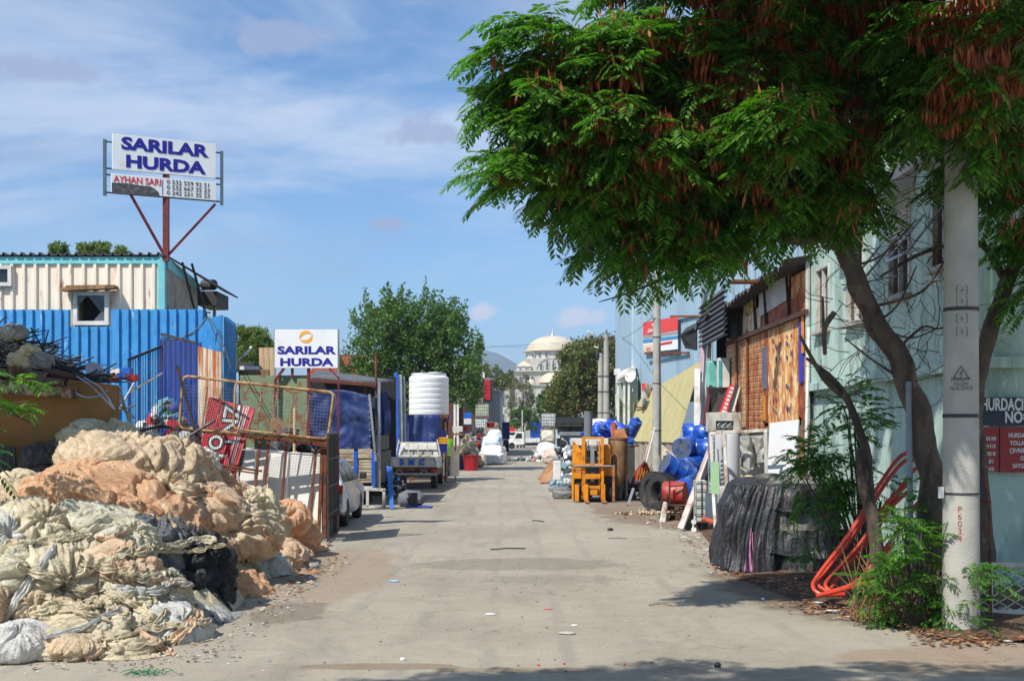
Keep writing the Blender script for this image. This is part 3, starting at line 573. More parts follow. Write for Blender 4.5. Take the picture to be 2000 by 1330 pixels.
shrub('shrub','bushy feathery undergrowth around the tree foot and the thin grey pipe',[(1790,1225),(1765,1010,34,36,7),(1808,1010,30,36,6),(1765,1085,36,46,11),(1806,1110,32,54,11),(1840,1170,20,46,7),(1775,1180,38,34,9),(1730,1130,20,36,5)],0,.165)
shrub('shrub','small leafy seedling growing against the front of the large concrete pole',[(1868,1232),(1880,1090,22,36,9),(1895,1140,20,30,7),(1862,1190,26,26,10)],0,.15)
shrub('shrub','thin seedling in front of the netted mound',[(1625,1160),(1618,1050,26,24,5),(1590,1080,16,18,3)],0,.14)
mb=MB()
for i in range(60):
    x=random.uniform(1660,1840); a=G(x,random.uniform(1195,1225)); b=a+Vector((random.uniform(-.4,.3),random.uniform(-.2,.3),random.uniform(.3,.8))); mb.tube([a,(a+b)/2+Vector((0,0,.06)),b],[.007,.005,.003],4,False)
one('dry_stalks','tangle of dry brown stalks at the tree foot','stalks',mb,M('dry_straw',srgb(140,104,62),.8),G(1760,1210),kind='stuff')
# ================= LEFT SIDE
# --- container cabin above the fence
YC=27.0
m_cont=M('cream_container_sheet',srgb(232,220,202),.55,0,.08,1.5,c2=srgb(200,140,80),t=.63,w=.06,s2=2.2,st=(1.5,1.5,.35),c3=srgb(160,96,50),t3=.66,bump=.06,rnd=0)
m_mint=M('pale_turquoise_trim',srgb(120,200,206),.5,c2=srgb(150,180,170),t=.66,bump=.05)
c0=XY(-560,YC); c1=XY(322,YC); zt=P(0,502,YC).z; zb=P(0,660,YC).z; sdx=Vector((.42,2.75,0))   # side wall recedes
cd=XY(383,31.4); dback=cd-c1
t=T('container_cabin','cream corrugated container cabin with turquoise trim and a broken window above the blue fence','cabin',(c1.x-2.5,YC+1.5,0))
wx0,wx1=XY(146,YC).x,XY(215,YC).x; wz0,wz1=P(0,636,YC).z,P(0,570,YC).z; z_t=zt-.16
mb=MB(); nn=.0
mb.corr((wx1,YC),(c1.x-.03,YC),zb-.6,z_t,.255,.05); mb.corr((c0.x,YC),(wx0,YC),zb-.6,z_t,.255,.05)
mb.corr((wx0,YC-.0),(wx1,YC),wz1,z_t,.255,.05); t.part('wall',mb,m_cont,world=True)
mb=MB(); mb.corr((c1.x,YC+.06),(cd.x,cd.y),zb-.6,lambda u:zt-.2-.0*u,.27,.05); mb.corr((cd.x,cd.y+.05),(c0.x,cd.y+.05),zb-.6,zt-.2,.27,.05); t.part('wall',mb,M('grey_side_sheet',srgb(186,178,160),.6,c2=srgb(110,84,56),t=.6,s2=3,st=(1,1,.25)),world=True)
mb=MB(); mb.bb((c0.x,YC-.055,z_t),(c1.x-.13,YC+.06,zt)); mb.bb((c1.x-.135,YC-.07,zb-.6),(c1.x+.02,YC+.07,zt+.03)); mb.beam((c1.x+.03,YC+.07,zt-.12),(cd.x+.03,cd.y,zt-.12),.05,.25); mb.beam((cd.x,cd.y,zb-.6),(cd.x,cd.y,zt),.08)
t.part('trim',mb,m_mint,world=True,bev=.008)
mb=MB(); 
def zroof(u): return zt+.02
V=[];nr=150
for j in (0,1):
    for i in range(nr*4):
        x=c0.x+(c1.x+.02-c0.x)*i/(nr*4-1); q=(i%12)/12; hh=.05*(1 if .1<q<.35 else 0); V.append((x+(cd.x-c1.x)*j,(YC-.12) if j==0 else cd.y+.6,zt+.03+hh-.10*j))
mb.add(V,[(i,i+1,nr*4+i+1,nr*4+i) for i in range(nr*4-1)]); 
t.part('roof',mb,M('dark_roof_sheet',(.06,.06,.065),.6),world=True,sol=.02)
mb=MB(); e=cd+Vector((.35,.3,0)); mb.slab([(c1.x+.02,YC-.05,zt+.06),(e.x+.35,e.y-.2,zt-.22),(e.x+.35,e.y+1.4,zt-.22),(c1.x-.2,e.y+1.2,zt+.06)],.04); mb.bb((cd.x+.05,cd.y-.1,zt-.62),(cd.x+.55,cd.y+1.2,zt-.26)); mb.cyl((cd.x+.05,cd.y+.6,zt-.02),(cd.x+.36,cd.y+.4,zt-.04),.14,10)
t.part('canopy',mb,M('dark_canopy',(.05,.045,.045),.7),world=True)
mb=MB(); mb.beam((cd.x+.42,cd.y+.2,2.4),(cd.x+.42,cd.y+.2,zt-.6),.07); t.part('canopy_post',mb,m_grey,world=True)
def window(t,x0,x1,z0,z1,y,fw=.06,mat=m_white,pane=m_dark,name='window',brk=False):
    mb=MB(); d=.09
    mb.bb((x0,y-d,z0),(x1,y+.02,z0+fw)); mb.bb((x0,y-d,z1-fw),(x1,y+.02,z1)); mb.bb((x0,y-d,z0+fw),(x0+fw,y+.02,z1-fw)); mb.bb((x1-fw,y-d,z0+fw),(x1,y+.02,z1-fw))
    f=t.part('window',mb,mat,world=True,bev=.004); mb=MB(); mb.bb((x0+fw,y+.3,z0+fw),(x1-fw,y+.34,z1-fw)) ; t.part('interior',mb,m_dark,par=f,world=True)
    mb=MB()
    if brk: 
        a,b,c,e_=x0+fw,x1-fw,z0+fw,z1-fw; yy=y-.03; W=b-a;H=e_-c
        mb.slab([(a,yy,c+H*.62),(a+W*.35,yy,e_),(a,yy,e_)],-.006); mb.slab([(a+W*.35,yy,e_),(a+W*.85,yy,c+H*.36),(b,yy,c),(b,yy,e_)],-.006); mb.slab([(a+W*.85,yy,c+H*.36),(a+W*.55,yy,c),(b,yy,c)],-.006)
        t.part('broken_pane',mb,M('dusty_glass',srgb(88,98,108),.2,bump=0),par=f,world=True)
    else: mb.bb((x0+fw,y-.03,z0+fw),(x1-fw,y-.024,z1-fw)); t.part('pane',mb,m_glass,par=f,world=True)
    return f
window(t,wx0,wx1,wz0,wz1,YC-.02,.09,brk=True)
mb=MB(); mb.beam((XY(128,YC).x,YC-.2,P(0,568,YC).z),(XY(232,YC).x,YC-.2,P(0,563,YC).z),.3,.07); mb.beam((XY(138,YC).x,YC-.22,P(0,562,YC).z),(XY(222,YC).x,YC-.22,P(0,561,YC).z),.2,.03); t.part('window_hood',mb,m_wood,world=True)
window(t,XY(-22,YC).x,XY(26,YC).x,P(0,560,YC).z,P(0,520,YC).z,YC-.03,.08)
mb=MB()
for i in range(2):
    a=Vector((c1.x+.25+i*.16,YC+.5+i*.2,zt-.05)); b=Vector((c1.x+.56+i*.18,YC+1.2+i*.3,zb-.1)); mb.beam(a,b,.04)
mb.beam((c1.x+.45,YC+.95,zt-.6),(c1.x+.6,YC+1.1,zt-.6),.03); mb.beam((c1.x+.52,YC+1.1,zt-1.1),(c1.x+.68,YC+1.3,zt-1.1),.03)
one('ladder','dark iron ladder leaning on the side wall of the container cabin','ladder',mb,M('dark_iron',(.05,.035,.03),.6),(c1.x+.5,YC+1,zb))
# --- high sign
xs_=XY(325,YC).x; SD=Vector((1,-.0,0)); ex=Vector((.9,.44,0)).normalized(); EZ=Vector((0,0,1)); sc0=Vector((xs_,YC-.12,0))
u=lambda px:(px-325)/F*YC/ex.x
zz_=lambda py:CH-(py-HY)/F*YC
t=T('roof_sign','large white sign with navy lettering on a red post high above the container cabin','sign',(xs_,YC,zt))
def SP(px,z,off=0): p=sc0+ex*u(px); n=ex.cross(EZ); return Vector((p.x,p.y,z))+n*off
def board(t,name,px0,px1,za,zb_,mat,th=.06,off=0,par=None):
    mb=MB(); mb.slab([SP(px0,za,off),SP(px1,za,off),SP(px1,zb_,off),SP(px0,zb_,off)],th); return t.part(name,mb,mat,par,world=True,bev=.004)
ut=zz_(274); 
b1=board(t,'panel',237,414,zz_(342),ut,m_signw); b2=board(t,'panel',235,414,zz_(386),zz_(350),m_signw,label='lower phone number panel' if False else None) if False else board(t,'panel',235,414,zz_(386),zz_(350),m_signw)
sw=(u(414)-u(237))
text(t,'lettering','SARILAR',.36,m_navy,SP(325,zz_(304)+.03,.006),ex,EZ,b1,1.36,.016,al='CENTER'); text(t,'lettering','HURDA',.36,m_navy,SP(326,zz_(335)+.0,.006),ex,EZ,b1,1.36,.016,al='CENTER')
text(t,'lettering','AYHAN SARI',.20,m_redl,SP(239,zz_(366),.006),ex,EZ,b2,.88,.003)
for i,s_ in enumerate(('0 532 559 92 51','0 532 667 35 23','0 242 221 35 23')): text(t,'lettering',s_,.13,m_blk,SP(328,zz_(361+i*10.5),.006),ex,EZ,b2,1.1,0)
mb=MB(); a=[(236,386),(236,368),(262,367),(284,369),(300,369),(308,373),(314,379),(316,386)]; mb.slab([SP(x,zz_(y),.004) for x,y in a],.003); t.part('torn_patch',mb,M('exposed_dark_board',(.06,.06,.065),.7,c2=(.2,.18,.16),t=.6,s2=9),b2,world=True)
mb=MB(); mb.slab([SP(320.5,zz_(384),.006),SP(321.5,zz_(384),.006),SP(321.5,zz_(354),.006),SP(320.5,zz_(354),.006)],.003); t.part('divider_line',mb,m_navy,b2,world=True)
mb=MB()
for px in (225,425): mb.beam(SP(px,zz_(393),-.05),SP(px,zz_(286),-.05),.06)
for py in (289,340,352,386): mb.beam(SP(225,zz_(py),-.09),SP(425,zz_(py),-.09),.03)
t.part('frame',mb,M('blue_grey_steel',srgb(66,88,104),.5,c2=srgb(60,50,48),t=.6),world=True)
mpost=M('dark_red_steel',srgb(122,34,34),.55,c2=srgb(70,28,26),t=.55,s2=6)
mb=MB(); mb.beam((xs_,YC-.02,zt-.1),(xs_,YC-.02,zz_(300)),.12); t.part('post',mb,mpost,world=True)
mb=MB(); mb.beam((xs_-.03,YC-.02,zt+.02),SP(268,zz_(386),-.08),.055); t.part('brace',mb,mpost,world=True); mb=MB(); mb.beam((xs_+.03,YC-.02,zt+.02),SP(414,zz_(392),-.08),.055); t.part('brace',mb,mpost,world=True)
# --- blue corrugated fence
m_bf=M('blue_fence_sheet',srgb(66,148,206),.42,.0,.16,2,c2=srgb(150,194,220),t=.64,w=.03,s2=5,st=(2,2,.35),c3=srgb(44,112,172),t3=.60,bump=.5,bs=3,rnd=0)
YF=26.2; fx0,fx1=XY(-900,YF).x,XY(401,YF).x; zf=lambda py,Y=YF:P(0,py,Y).z
t=T('blue_fence','bright blue corrugated sheet fence below the container cabin','fence',((fx0+fx1)/2,YF,0))
xa,xb_=XY(138,YF).x,XY(217,YF).x
mb=MB(); mb.corr((fx0,YF),(xa,YF),0,zf(605),.203,.055); mb.corr((xa,YF-.004),(xb_,YF-.004),0,zf(638),.203,.055); mb.corr((xb_,YF),(fx1,YF),0,zf(604.5),.203,.055); t.part('sheet',mb,m_bf,world=True,sol=.004)
mb=MB(); q0=XY(397,YF-.15); q1=XY(436,YF-1.3); q2=XY(457,YF+.6); mb.corr((q0.x,q0.y),(q1.x,q1.y),0,P(0,618,YF-1).z,.2,.05); mb.corr((q1.x+.01,q1.y),(q2.x,q2.y),0,P(0,620,YF-1).z,.26,.06); t.part('sheet',mb,m_bf,world=True,sol=.004)
# loose wires draped
mb=MB()
def sag(a,b,s,n=14): 
    a=Vector(a);b=Vector(b); return [a.lerp(b,i/n)-Vector((0,0,s*4*(i/n)*(1-i/n))) for i in range(n+1)]
mb.tube(sag(P(405,618,25),P(318,660,24.6),.2),.012,4); mb.tube(sag(P(405,618,25),P(440,700,24),.0),.012,4); mb.tube(sag(P(408,618,25),P(452,720,24),-.1),.012,4); mb.tube(sag(P(362,655,24),P(405,618,25),.12),.012,4)
one('loose_wire','black wire hooked over the corner of the blue fence','wire',mb,m_black,P(405,640,25))
# --- ochre wall
m_och=M('ochre_plaster',srgb(150,104,58),.9,0,.25,1.5,c2=srgb(112,104,52),t=.56,w=.12,s2=1.6,st=(2,2,.25),c3=srgb(150,70,40),t3=.64,bump=.25,bs=12,rnd=0)
YW=17.2; mb=MB(); zw=lambda py:P(0,py,YW).z; X0=XY(-900,YW).x; X1=XY(222,YW).x
pts=[(X0,zw(740)),(XY(40,YW).x,zw(742)),(XY(126,YW).x,zw(748)),(XY(134,YW).x,zw(741)),(XY(150,YW).x,zw(743)),(XY(190,YW).x,zw(747)),(XY(222,YW).x,zw(752))]
mb.slab([(X0,YW,0),(X1,YW,0)]+[(x,YW,z) for x,z in pts[::-1]],.28)
t=T('yard_wall','shaded ochre plastered yard wall loaded with wire and scrap','wall',(-6.5,YW,0)); t.part('wall',mb,m_och,world=True,bev=.02)
mb=MB(); mb.beam(XY(-100,YW-.12,zw(752)),XY(148,YW-.12,zw(768)),.34,.16); t.part('broken_coping',mb,M('broken_concrete',srgb(110,84,66),.95,0,.4,6,c2=srgb(170,150,130),t=.55,s2=8,bump=1,bs=25),world=True,bev=.03)
mb=MB(); mb.bb(XY(25,YW-.3,zw(746)),XY(40,YW+.1,zw(716))); one('timber_block','short upright timber block standing on the ochre wall','block',mb,m_wood,P(32,746,YW-.1),bev=.01)
mb=MB(); mb.corr((XY(-40,YW).x,YW-.3),(XY(48,YW).x,YW-.3),0,zw(872),.09,.03,True); one('ribbed_sheet','dark ribbed sheet leaning at the foot of the ochre wall','sheet',mb,M('dark_ribbed_sheet',(.05,.055,.065),.6),(XY(0,YW).x,YW-.3,0),sol=.004)
# things on the wall
def pipe_(lb,a,b,r,mat,ring=True,name='steel_pipe',cat='pipe',grp=None):
    mb=MB(); a=Vector(a);b=Vector(b); d=(b-a).normalized(); l=(b-a).length; mb.lathe([(r,0),(r,l),(r*.86,l),(r*.86,l-.25),(.0,l-.25)],a,14,d,cap=False); mb.lathe([(0,0.02),(r,0)],a,14,d,cap=False); return one(name,lb,cat,mb,mat,(a+b)/2,group=grp,smooth=True)
mbr=M('brown_old_pipe',srgb(104,82,66),.8,0,.3,3,c2=srgb(60,50,44),s2=5)
pipe_('upper of the two short brown pipes on the left of the ochre wall',P(42,728,YW-.05),P(96,736,YW-.25),.055,mbr); pipe_('long lower brown pipe lying on the ochre wall',P(44,738,YW-.2),P(128,748,YW-.3),.05,mbr)
pipe_('dark rusty pipe on the ochre wall, pointing right at the wire heap',P(84,726,YW+.05),P(165,742,YW+.2),.06,M('dark_rust_pipe',srgb(86,52,42),.8))
mb=MB()
random.seed(11)
for i in range(620):   # black wire heap
    u_=random.random()**.8; x=-140+u_*330; top=640+max(0,(x+0))*.62 if x>0 else 640; top=min(top,738); yb=748; y=random.uniform(top,min(yb,top+80)); Y=YW+random.uniform(.1,1.6); a=random.uniform(-.25,.75); l=random.uniform(25,80)
    p=[P(x,y,Y)]; 
    for k in range(6): 
        a+=random.uniform(-.25,.25); x+=l/6*math.cos(a); y+=l/6*math.sin(a)*.9; y=min(y,746); p.append(P(x,y,Y+random.uniform(-.05,.05)))
    mb.tube(p,random.choice([.006,.009,.012]),4,False)
for ln in ([(0,640),(60,650),(95,645),(82,690)],[(40,665),(88,672),(104,671)],[(60,640),(90,690),(130,720),(160,730)],[(-10,640),(5,625),(12,618)]): mb.tube([P(a,b,YW+.3) for a,b in ln],.013,5)
one('wire_heap','tangled heap of black wire and bent rods piled above the ochre wall','scrap',mb,m_black,P(60,735,YW+.8),kind='stuff')
mb=MB(); mb.lathe([(1.75,0),(1.5,.2),(1.0,.5),(.4,.8),(.02,.85)],(P(-40,748,YW+1.6).x,YW+2.1,zw(748)-.1),16); 
for k in range(len(mb.v)): 
    v=Vector(mb.v[k]); mb.v[k]=tuple(v+Vector((noise.noise(v*2),noise.noise(v*2+Vector((5,0,0))),noise.noise(v*3)))*.2)
mb.bb((X0,YW+.3,0),(XY(178,YW).x,YW+.9,zw(752)-.02)); one('scrap_base','dark mass of scrap filling the yard behind the ochre wall','scrap',mb,m_black,(-8,YW+2,0),kind='stuff')
mb=MB(); a=P(178,742,YW-.1); mb.tube([P(150,735,YW),P(176,752,YW-.15),P(200,775,YW-.25),P(222,798,YW-.3)],.014,5); mb.tube([P(165,738,YW),P(195,755,YW-.2),P(213,780,YW-.3),P(224,800,YW-.3)],.014,5); mb.tube(sag(P(148,768,YW-.18),P(212,762,YW-.18),.08),.014,5)
one('hanging_cable','pair of grey cables hanging over the right end of the ochre wall','cable',mb,m_galv,a)
# --- film sheets / bags on the heap (made later with the film builder)
# --- grille fence panels
m_iron=M('dark_grille_iron',(.035,.035,.04),.55,0,.3,4,c2=srgb(92,56,40),t=.6,s2=8,bump=.1)
def grille(lb,a,b,za0,za1,zb0,zb1,n,r=.012,rails=(.98,),base=None):
    """bars between ground points a..b; bar tops za1->zb1, bottoms za0->zb0"""
    t=T('grille_panel',lb,'grille',((a[0]+b[0])/2,(a[1]+b[1])/2,0)); A=Vector((a[0],a[1],0));B=Vector((b[0],b[1],0)); mb=MB()
    for i in range(n):
        u_=i/(n-1); p=A.lerp(B,u_); mb.beam((p.x,p.y,za0+(zb0-za0)*u_),(p.x,p.y,za1+(zb1-za1)*u_),r*2)
    t.part('bars',mb,m_iron,world=True); mb=MB()
    for q in (0.01,.45,1.0): mb.beam((A.x,A.y,za0+(za1-za0)*q),(B.x,B.y,zb0+(zb1-zb0)*q),.03,.045)
    t.part('rail',mb,m_iron,world=True); return t
g0,g1=XY(250,21.8),XY(317,22.6); grille('low dark grille with a rising top rail left of the tall blue-backed grille',g0,g1,.9,zf(703,21.8),.9,zf(676,22.6),15,.006)
g0,g1=XY(315,22.6),XY(386,22.2); grille('tall dark barred grille in front of the blue striped sheet',g0,g1,.7,zf(652,22.6),.7,zf(671,22.2),26,.005)
mb=MB(); mb.corr((XY(312,24.6).x,24.6),(XY(394,24.4).x,24.4),lambda u_:.3,lambda u_:P(0,662+8*u_,24.5).z,.11,.03,True); one('striped_sheet','deep blue ribbed sheet standing behind the tall grille','sheet',mb,M('deep_blue_sheet',srgb(46,92,190),.5,0,.2,2,c2=srgb(60,54,70),t=.64,s2=4,st=(2,2,.3)),(XY(350,24.5).x,24.5,.3),sol=.004)
mb=MB(); mb.corr((XY(388,24.2).x,24.2),(XY(434,23.9).x,23.9),.1,lambda u_:P(0,675+14*u_,24).z,.10,.03,True); one('rusty_sheet','rust-streaked white ribbed sheet right of the tall grille','sheet',mb,M('rusty_white_sheet',srgb(206,196,176),.6,0,.15,2,c2=srgb(176,100,48),t=.5,w=.05,s2=3,st=(3,3,.25)),(XY(410,24).x,24,0),sol=.004)
mb=MB()
for i in range(5): mb.beam(P(222+i*3,810+i*6-i*22+10,21.2),P(262,768+i*24-20*(i<1),21.8),.028)
mb.beam(P(250,768,21.8),P(318,728,21.9),.035)
one('fallen_railing','pale bent railing rods sticking out of the plastic scrap','railing',mb,m_galv,P(250,790,21.5))
# colourful plastic scrap behind the grille
sc_m=[M('scrap_'+n,c,.45,bump=.1) for n,c in (('white',(.7,.7,.68)),('blue',srgb(40,90,180)),('red',srgb(190,40,40)),('green',srgb(60,140,70)),('dark',(.04,.04,.045)),('orange',srgb(220,120,60)),('cyan',srgb(110,180,200)),('grey',(.3,.3,.3)))]
def heap(name,label,c,rad,n,size,wts,cat='scrap',seed=1,mats=None,hpow=1.0,long=1.0,core=True):
    random.seed(seed); mb=MB(); mats=mats or sc_m; c=Vector(c)
    if core:
        mb.mi=wts.index(max(wts)); 
        pr=[(1-(k/7)**hpow*.95,k/7) for k in range(8)]; s0=len(mb.v); mb.lathe([(q,z) for q,z in pr],(0,0,0),18)
        for k in range(s0,len(mb.v)):
            v=Vector(mb.v[k]); v=v*(1+.25*noise.noise(v*2.3+Vector((seed,0,0)))); mb.v[k]=tuple(c+Vector((v.x*rad[0]*.7,v.y*rad[1]*.7,max(0,v.z)*rad[2]*.8)))
    for i in range(n):
        h=random.random(); a=random.uniform(0,6.283); q=(1-h**hpow*.9)*(random.random()**.35); p=c+Vector((math.cos(a)*q*rad[0],math.sin(a)*q*rad[1],h*rad[2]*random.uniform(.85,1)))
        s=size*random.uniform(.4,1.4); mb.mi=random.choices(range(len(mats)),wts)[0]; m3=Matrix.Rotation(random.uniform(0,3.1),3,(random.uniform(-1,1),random.uniform(-1,1),random.uniform(-1,1.01)))
        ty=random.random()
        if ty<.45: mb.box(p,(s*random.uniform(.5,1)*long,s*random.uniform(.3,.8),s*random.uniform(.08,.5)),M3=m3)
        elif ty<.8: mb.lathe([(s*.3,0),(s*.34,s*.1),(s*.34,s*.6*long),(s*.14,s*.75*long),(s*.12,s*.85*long)],p,8,m3@Vector((0,0,1)))
        else:
            k0=len(mb.v); mb.lathe([(s*.05,0),(s*.4,s*.15),(s*.5,s*.4),(s*.3,s*.65),(.02,s*.75)],(0,0,0),8,m3@Vector((0,0,1)))
            for k in range(k0,len(mb.v)): v=Vector(mb.v[k]); mb.v[k]=tuple(p+v*(1+.5*noise.noise(v*(6/s*.25)+p)))
    return one(name,label,cat,mb,mats,c,kind='stuff')
heap('plastic_scrap','heap of colourful plastic containers and toys behind the dark grille',(XY(322,23.4).x,23.5,.4),(1.35,.7,2.1),900,.27,[5,4,3,2,7,1,2,3],seed=4,hpow=1.3)
heap('plastic_scrap','dark lower scrap behind the grilles at the back of the film heap',(XY(330,23).x,23.1,0),(1.3,.4,1.3),260,.2,[1,1,1,0,12,0,0,3],seed=9,hpow=1.2)
mb=MB(); c=P(180,728,YW+.5); mb.lathe([(.02,0),(.12,.02),(.15,.06),(.09,.1),(.05,.12)],c,20,(.75,-.55,.3)); one('metal_reel','round metal reel lying tilted at the right end of the ochre wall','reel',mb,M('reel_metal',(.3,.3,.32),.4,.6),c,smooth=True)
mb=MB(); c=P(222,738,YW+.9); 
for k,(dx,dz,mi) in enumerate(((0,0,0),(.14,.02,1),(.28,0,0),(.05,.09,2),(.2,.1,1))): mb.mi=mi; mb.box(c+Vector((dx,0,dz)),(.13,.2,.09))
one('bottle_packs','packs with red, white and blue wrappers resting behind the ochre wall end','packs',mb,[m_red,m_blue,m_white],c)
# --- leaning red letter board, white panels, steel gate
YG=22.6; GB=lambda px,Y=YG:XY(px,Y)
t=T('letter_board','red board with cropped white black-edged letters leaning sideways behind the steel frame','sign',XY(440,23.0))
ey=Vector((-.25,.12,-1)).normalized()
a0,a1,a2,a3=P(408,775,23.2),P(497,797,23.1),P(452,950,22.7),P(380,950,22.8)
mb=MB(); mb.slab([a3,a2,a1,a0],.05); bd=t.part('panel',mb,M('red_board',srgb(190,18,40),.45,c2=srgb(150,16,34),t=.6,bump=.03,rnd=0),world=True)
dn=(a3-a0).normalized(); rt=(a1-a0).normalized(); nrm=dn.cross(rt).normalized(); nrm=nrm if nrm.y<0 else -nrm
m_lb=m_blk
def lb(s,px,py,size,rot=0):
    ex_=dn; ey_=rt-dn*rt.dot(dn); ey_.normalize(); 
    if (ex_.cross(ey_)).dot(nrm)<0: ex_=-ex_
    o_=P(px,py,22.95); # project on board plane
    o_=o_-nrm*((o_-a0).dot(nrm))
    text(t,'lettering',s,size,m_blk,o_+nrm*.006,ex_,ey_,bd,1,.035,al='CENTER'); text(t,'lettering',s,size,m_wl,o_+nrm*.012,ex_,ey_,bd,1,.006,al='CENTER')
lb('ZN',432,815,.42); lb('O',408,862,.36); lb('T',440,862,.36); lb('E',428,895,.36); lb('B',402,900,.36); lb('2',424,925,.3)
for k,o_ in enumerate((0,.035,.085)):
    mb=MB(); p=a1-rt*(.12+o_); q=a2-rt*(.10+o_); mb.slab([q+nrm*.004,q+rt*.015+nrm*.004,p+rt*.015+nrm*.004,p+nrm*.004],.002); t.part('stripe',mb,m_wl,bd,world=True)
m_wp=M('white_panel',(.78,.77,.72),.6,0,.08,1.5,c2=srgb(200,178,130),t=.64,s2=2.5,st=(1.5,1.5,.25),bump=.05)
for (lb_,x0,x1,y0,Y) in (('left white board leaning behind the steel frame, partly behind the red letter board',478,522,876,22.5),('middle white board behind the rusty steel frame with a tan stain',523,564,879,22.9),('right white board behind the rusty steel frame, next to the rusty end posts',565,628,884,22.8)):
    mb=MB(); a,b=XY(x0,Y),XY(x1,Y-.1); z=P(0,y0,Y).z; mb.slab([(a.x-.35*(x0<500),a.y,.02),(b.x,b.y,.02),(b.x,b.y+.12,z-.03),(a.x,a.y+.12,z+.02)],.03); one('white_board',lb_,'board',mb,m_wp,(a+b)/2,bev=.004,group='white boards behind the steel frame')
t=T('steel_gate','rusty brown steel gate frame standing in front of the white boards','gate frame',XY(540,22.3))
def bar(pa,pb,w_=.05,mat=m_rust,name='bar',Y=22.35,Y2=None): mb=MB(); mb.beam(P(*pa,Y),P(*pb,Y2 or Y),w_); t.part(name,mb,mat,world=True,bev=.004)
bar((378,838),(640,868),.09,name='top_rail'); 
for x0,x1,y1 in ((526,512,985),(561,548,1000),(619,604,1035),(508,496,980)): bar((x0,855),(x1,y1),.045,name='upright')
bar((636,862),(634,1050),.06,name='end_post'); bar((630,865),(622,1056),.06,name='end_post'); bar((420,906),(512,920),.04,name='cross_rail'); bar((418,912),(505,925),.03,name='cross_rail')
bar((472,878),(628,890),.025,m_galv,name='cross_rail'); bar((500,880),(496,980),.03,m_galv,name='upright'); bar((566,884),(556,1005),.03,m_galv,name='upright')
t=T('barred_gate','dark side gate seen edge-on at the right end of the white boards','gate',XY(643,22.6))
mb=MB(); a,b=XY(640,22.0),XY(660,24.0)
for i in range(9): u_=i/8; p=a.lerp(b,u_); mb.beam((p.x,p.y,.02),(p.x,p.y,1.95),.025)
for z in (.05,.5,1,1.5,1.95): mb.beam((a.x,a.y,z),(b.x,b.y,z),.03)
t.part('bars',mb,m_iron,world=True); mb=MB(); mb.slab([(a.x,a.y+.02,.4),(b.x,b.y,.4),(b.x,b.y,1.9),(a.x,a.y+.02,1.9)],.01); t.part('backing_sheet',mb,m_black,world=True)
# bed frame with mesh
t=T('bed_frame','cream rusty tubular bed frame with wire mesh laid on top of the steel gate frame','bed frame',P(520,850,22.2))
def loop(pts,r,name,mat,rad=12,Y=22.2):
    o=[]; n=len(pts)
    for i in range(n):
        p0=Vector(pts[i-1]);p1=Vector(pts[i]);p2=Vector(pts[(i+1)%n]); a=p1+(p0-p1).normalized()*rad; b=p1+(p2-p1).normalized()*rad
        for k in range(6): q=k/5; o.append((1-q)**2*a+2*q*(1-q)*p1+q*q*b)
    mb=MB(); o.append(o[0]); mb.tube([P(q.x,q.y,Y) for q in o],r,7,False); return t.part(name,mb,mat,world=True,smooth=True)
mcr=M('cream_rusty_tube',srgb(190,158,112),.6,0,.2,3,c2=srgb(132,76,42),t=.52,s2=6)
loop([(358,734),(655,768),(640,862),(350,836)],.026,'outer_tube',mcr); loop([(460,746),(652,766),(640,858),(456,838)],.022,'inner_tube',mcr,Y=22.15)
for i,x in enumerate((402,430,508,538,570,602)): mb=MB(); mb.tube([P(x+4,738+(x-358)*.115+4,22.2),P(x-8,840+(x-358)*.09,22.2)],.014,6); t.part('slat',mb,mcr,world=True)
mb=MB()
for i in range(46): x=362+i*6.2; mb.tube([P(x,752+(x-362)*.09,22.18),P(x-6,834+(x-362)*.09,22.18)],.0028,3,False)
for i in range(13): mb.tube([P(360,752+i*6.6,22.18),P(642,776+i*6.6,22.18)],.0028,3,False)
t.part('wire_mesh',mb,m_galv,world=True,kind=None)
mb=MB(); mb.tube([P(420,820,22.1),P(372,850,22)],.03,6); mb.tube([P(345,715,22.2),P(400,905,22)],.028,6); one('iron_bar','pair of dark iron bars propped across the left end of the bed frame','bar',mb,m_iron,P(385,850,22.1))
# sage-green rusted metal wall + planks + roofs behind
m_sage=M('rusty_sage_sheet',srgb(128,148,112),.6,0,.15,2,c2=srgb(132,84,44),t=.55,w=.05,s2=3.2,st=(1,1,1.2),c3=srgb(80,50,34),t3=.64,bump=.15)
def panel(name,lb,px0,px1,py0,py1,Y,mat,th=.04,Y2=None,cat=None,zlo=None,tilt=0,py0b=None,**kw):
    Y2=Y2 or Y; a,b=XY(px0,Y),XY(px1,Y2); z1=P(0,py0,Y).z; z1b=P(0,py0b if py0b is not None else py0,Y2).z; z0=zlo if zlo is not None else P(0,py1,Y).z
    mb=MB(); mb.slab([(a.x,a.y,z0),(b.x,b.y,z0),(b.x,b.y+tilt,z1b),(a.x,a.y+tilt,z1)],th); return one(name,lb,cat or name.replace('_',' '),mb,mat,((a.x+b.x)/2,(a.y+b.y)/2,z0),**kw)
panel('rusty_sheet','left sage-green rusted metal sheet behind the bed frame',466,536,733,900,25.2,m_sage,zlo=0,bev=.005); panel('rusty_sheet','right sage-green rusted metal sheet below the small white sign',537,601,733,900,25.1,m_sage,zlo=0,bev=.005)
for i in range(3): panel('plank','pale upright plank beside the small sign, %s'%('leftmost of three' if i==0 else 'middle of three' if i==1 else 'rightmost of three'),506+i*10,515.3+i*10,679,735,26,M('pale_plank%d'%i,srgb(206,176,140),.8,c2=srgb(160,130,96),s2=4,st=(2,2,.2)),.03,zlo=2.2,group='pale upright planks')
panel('timber_beam','light timber beam lying across the top of the sage-green sheets',466,525,722,733,25.6,m_wood,.12); 
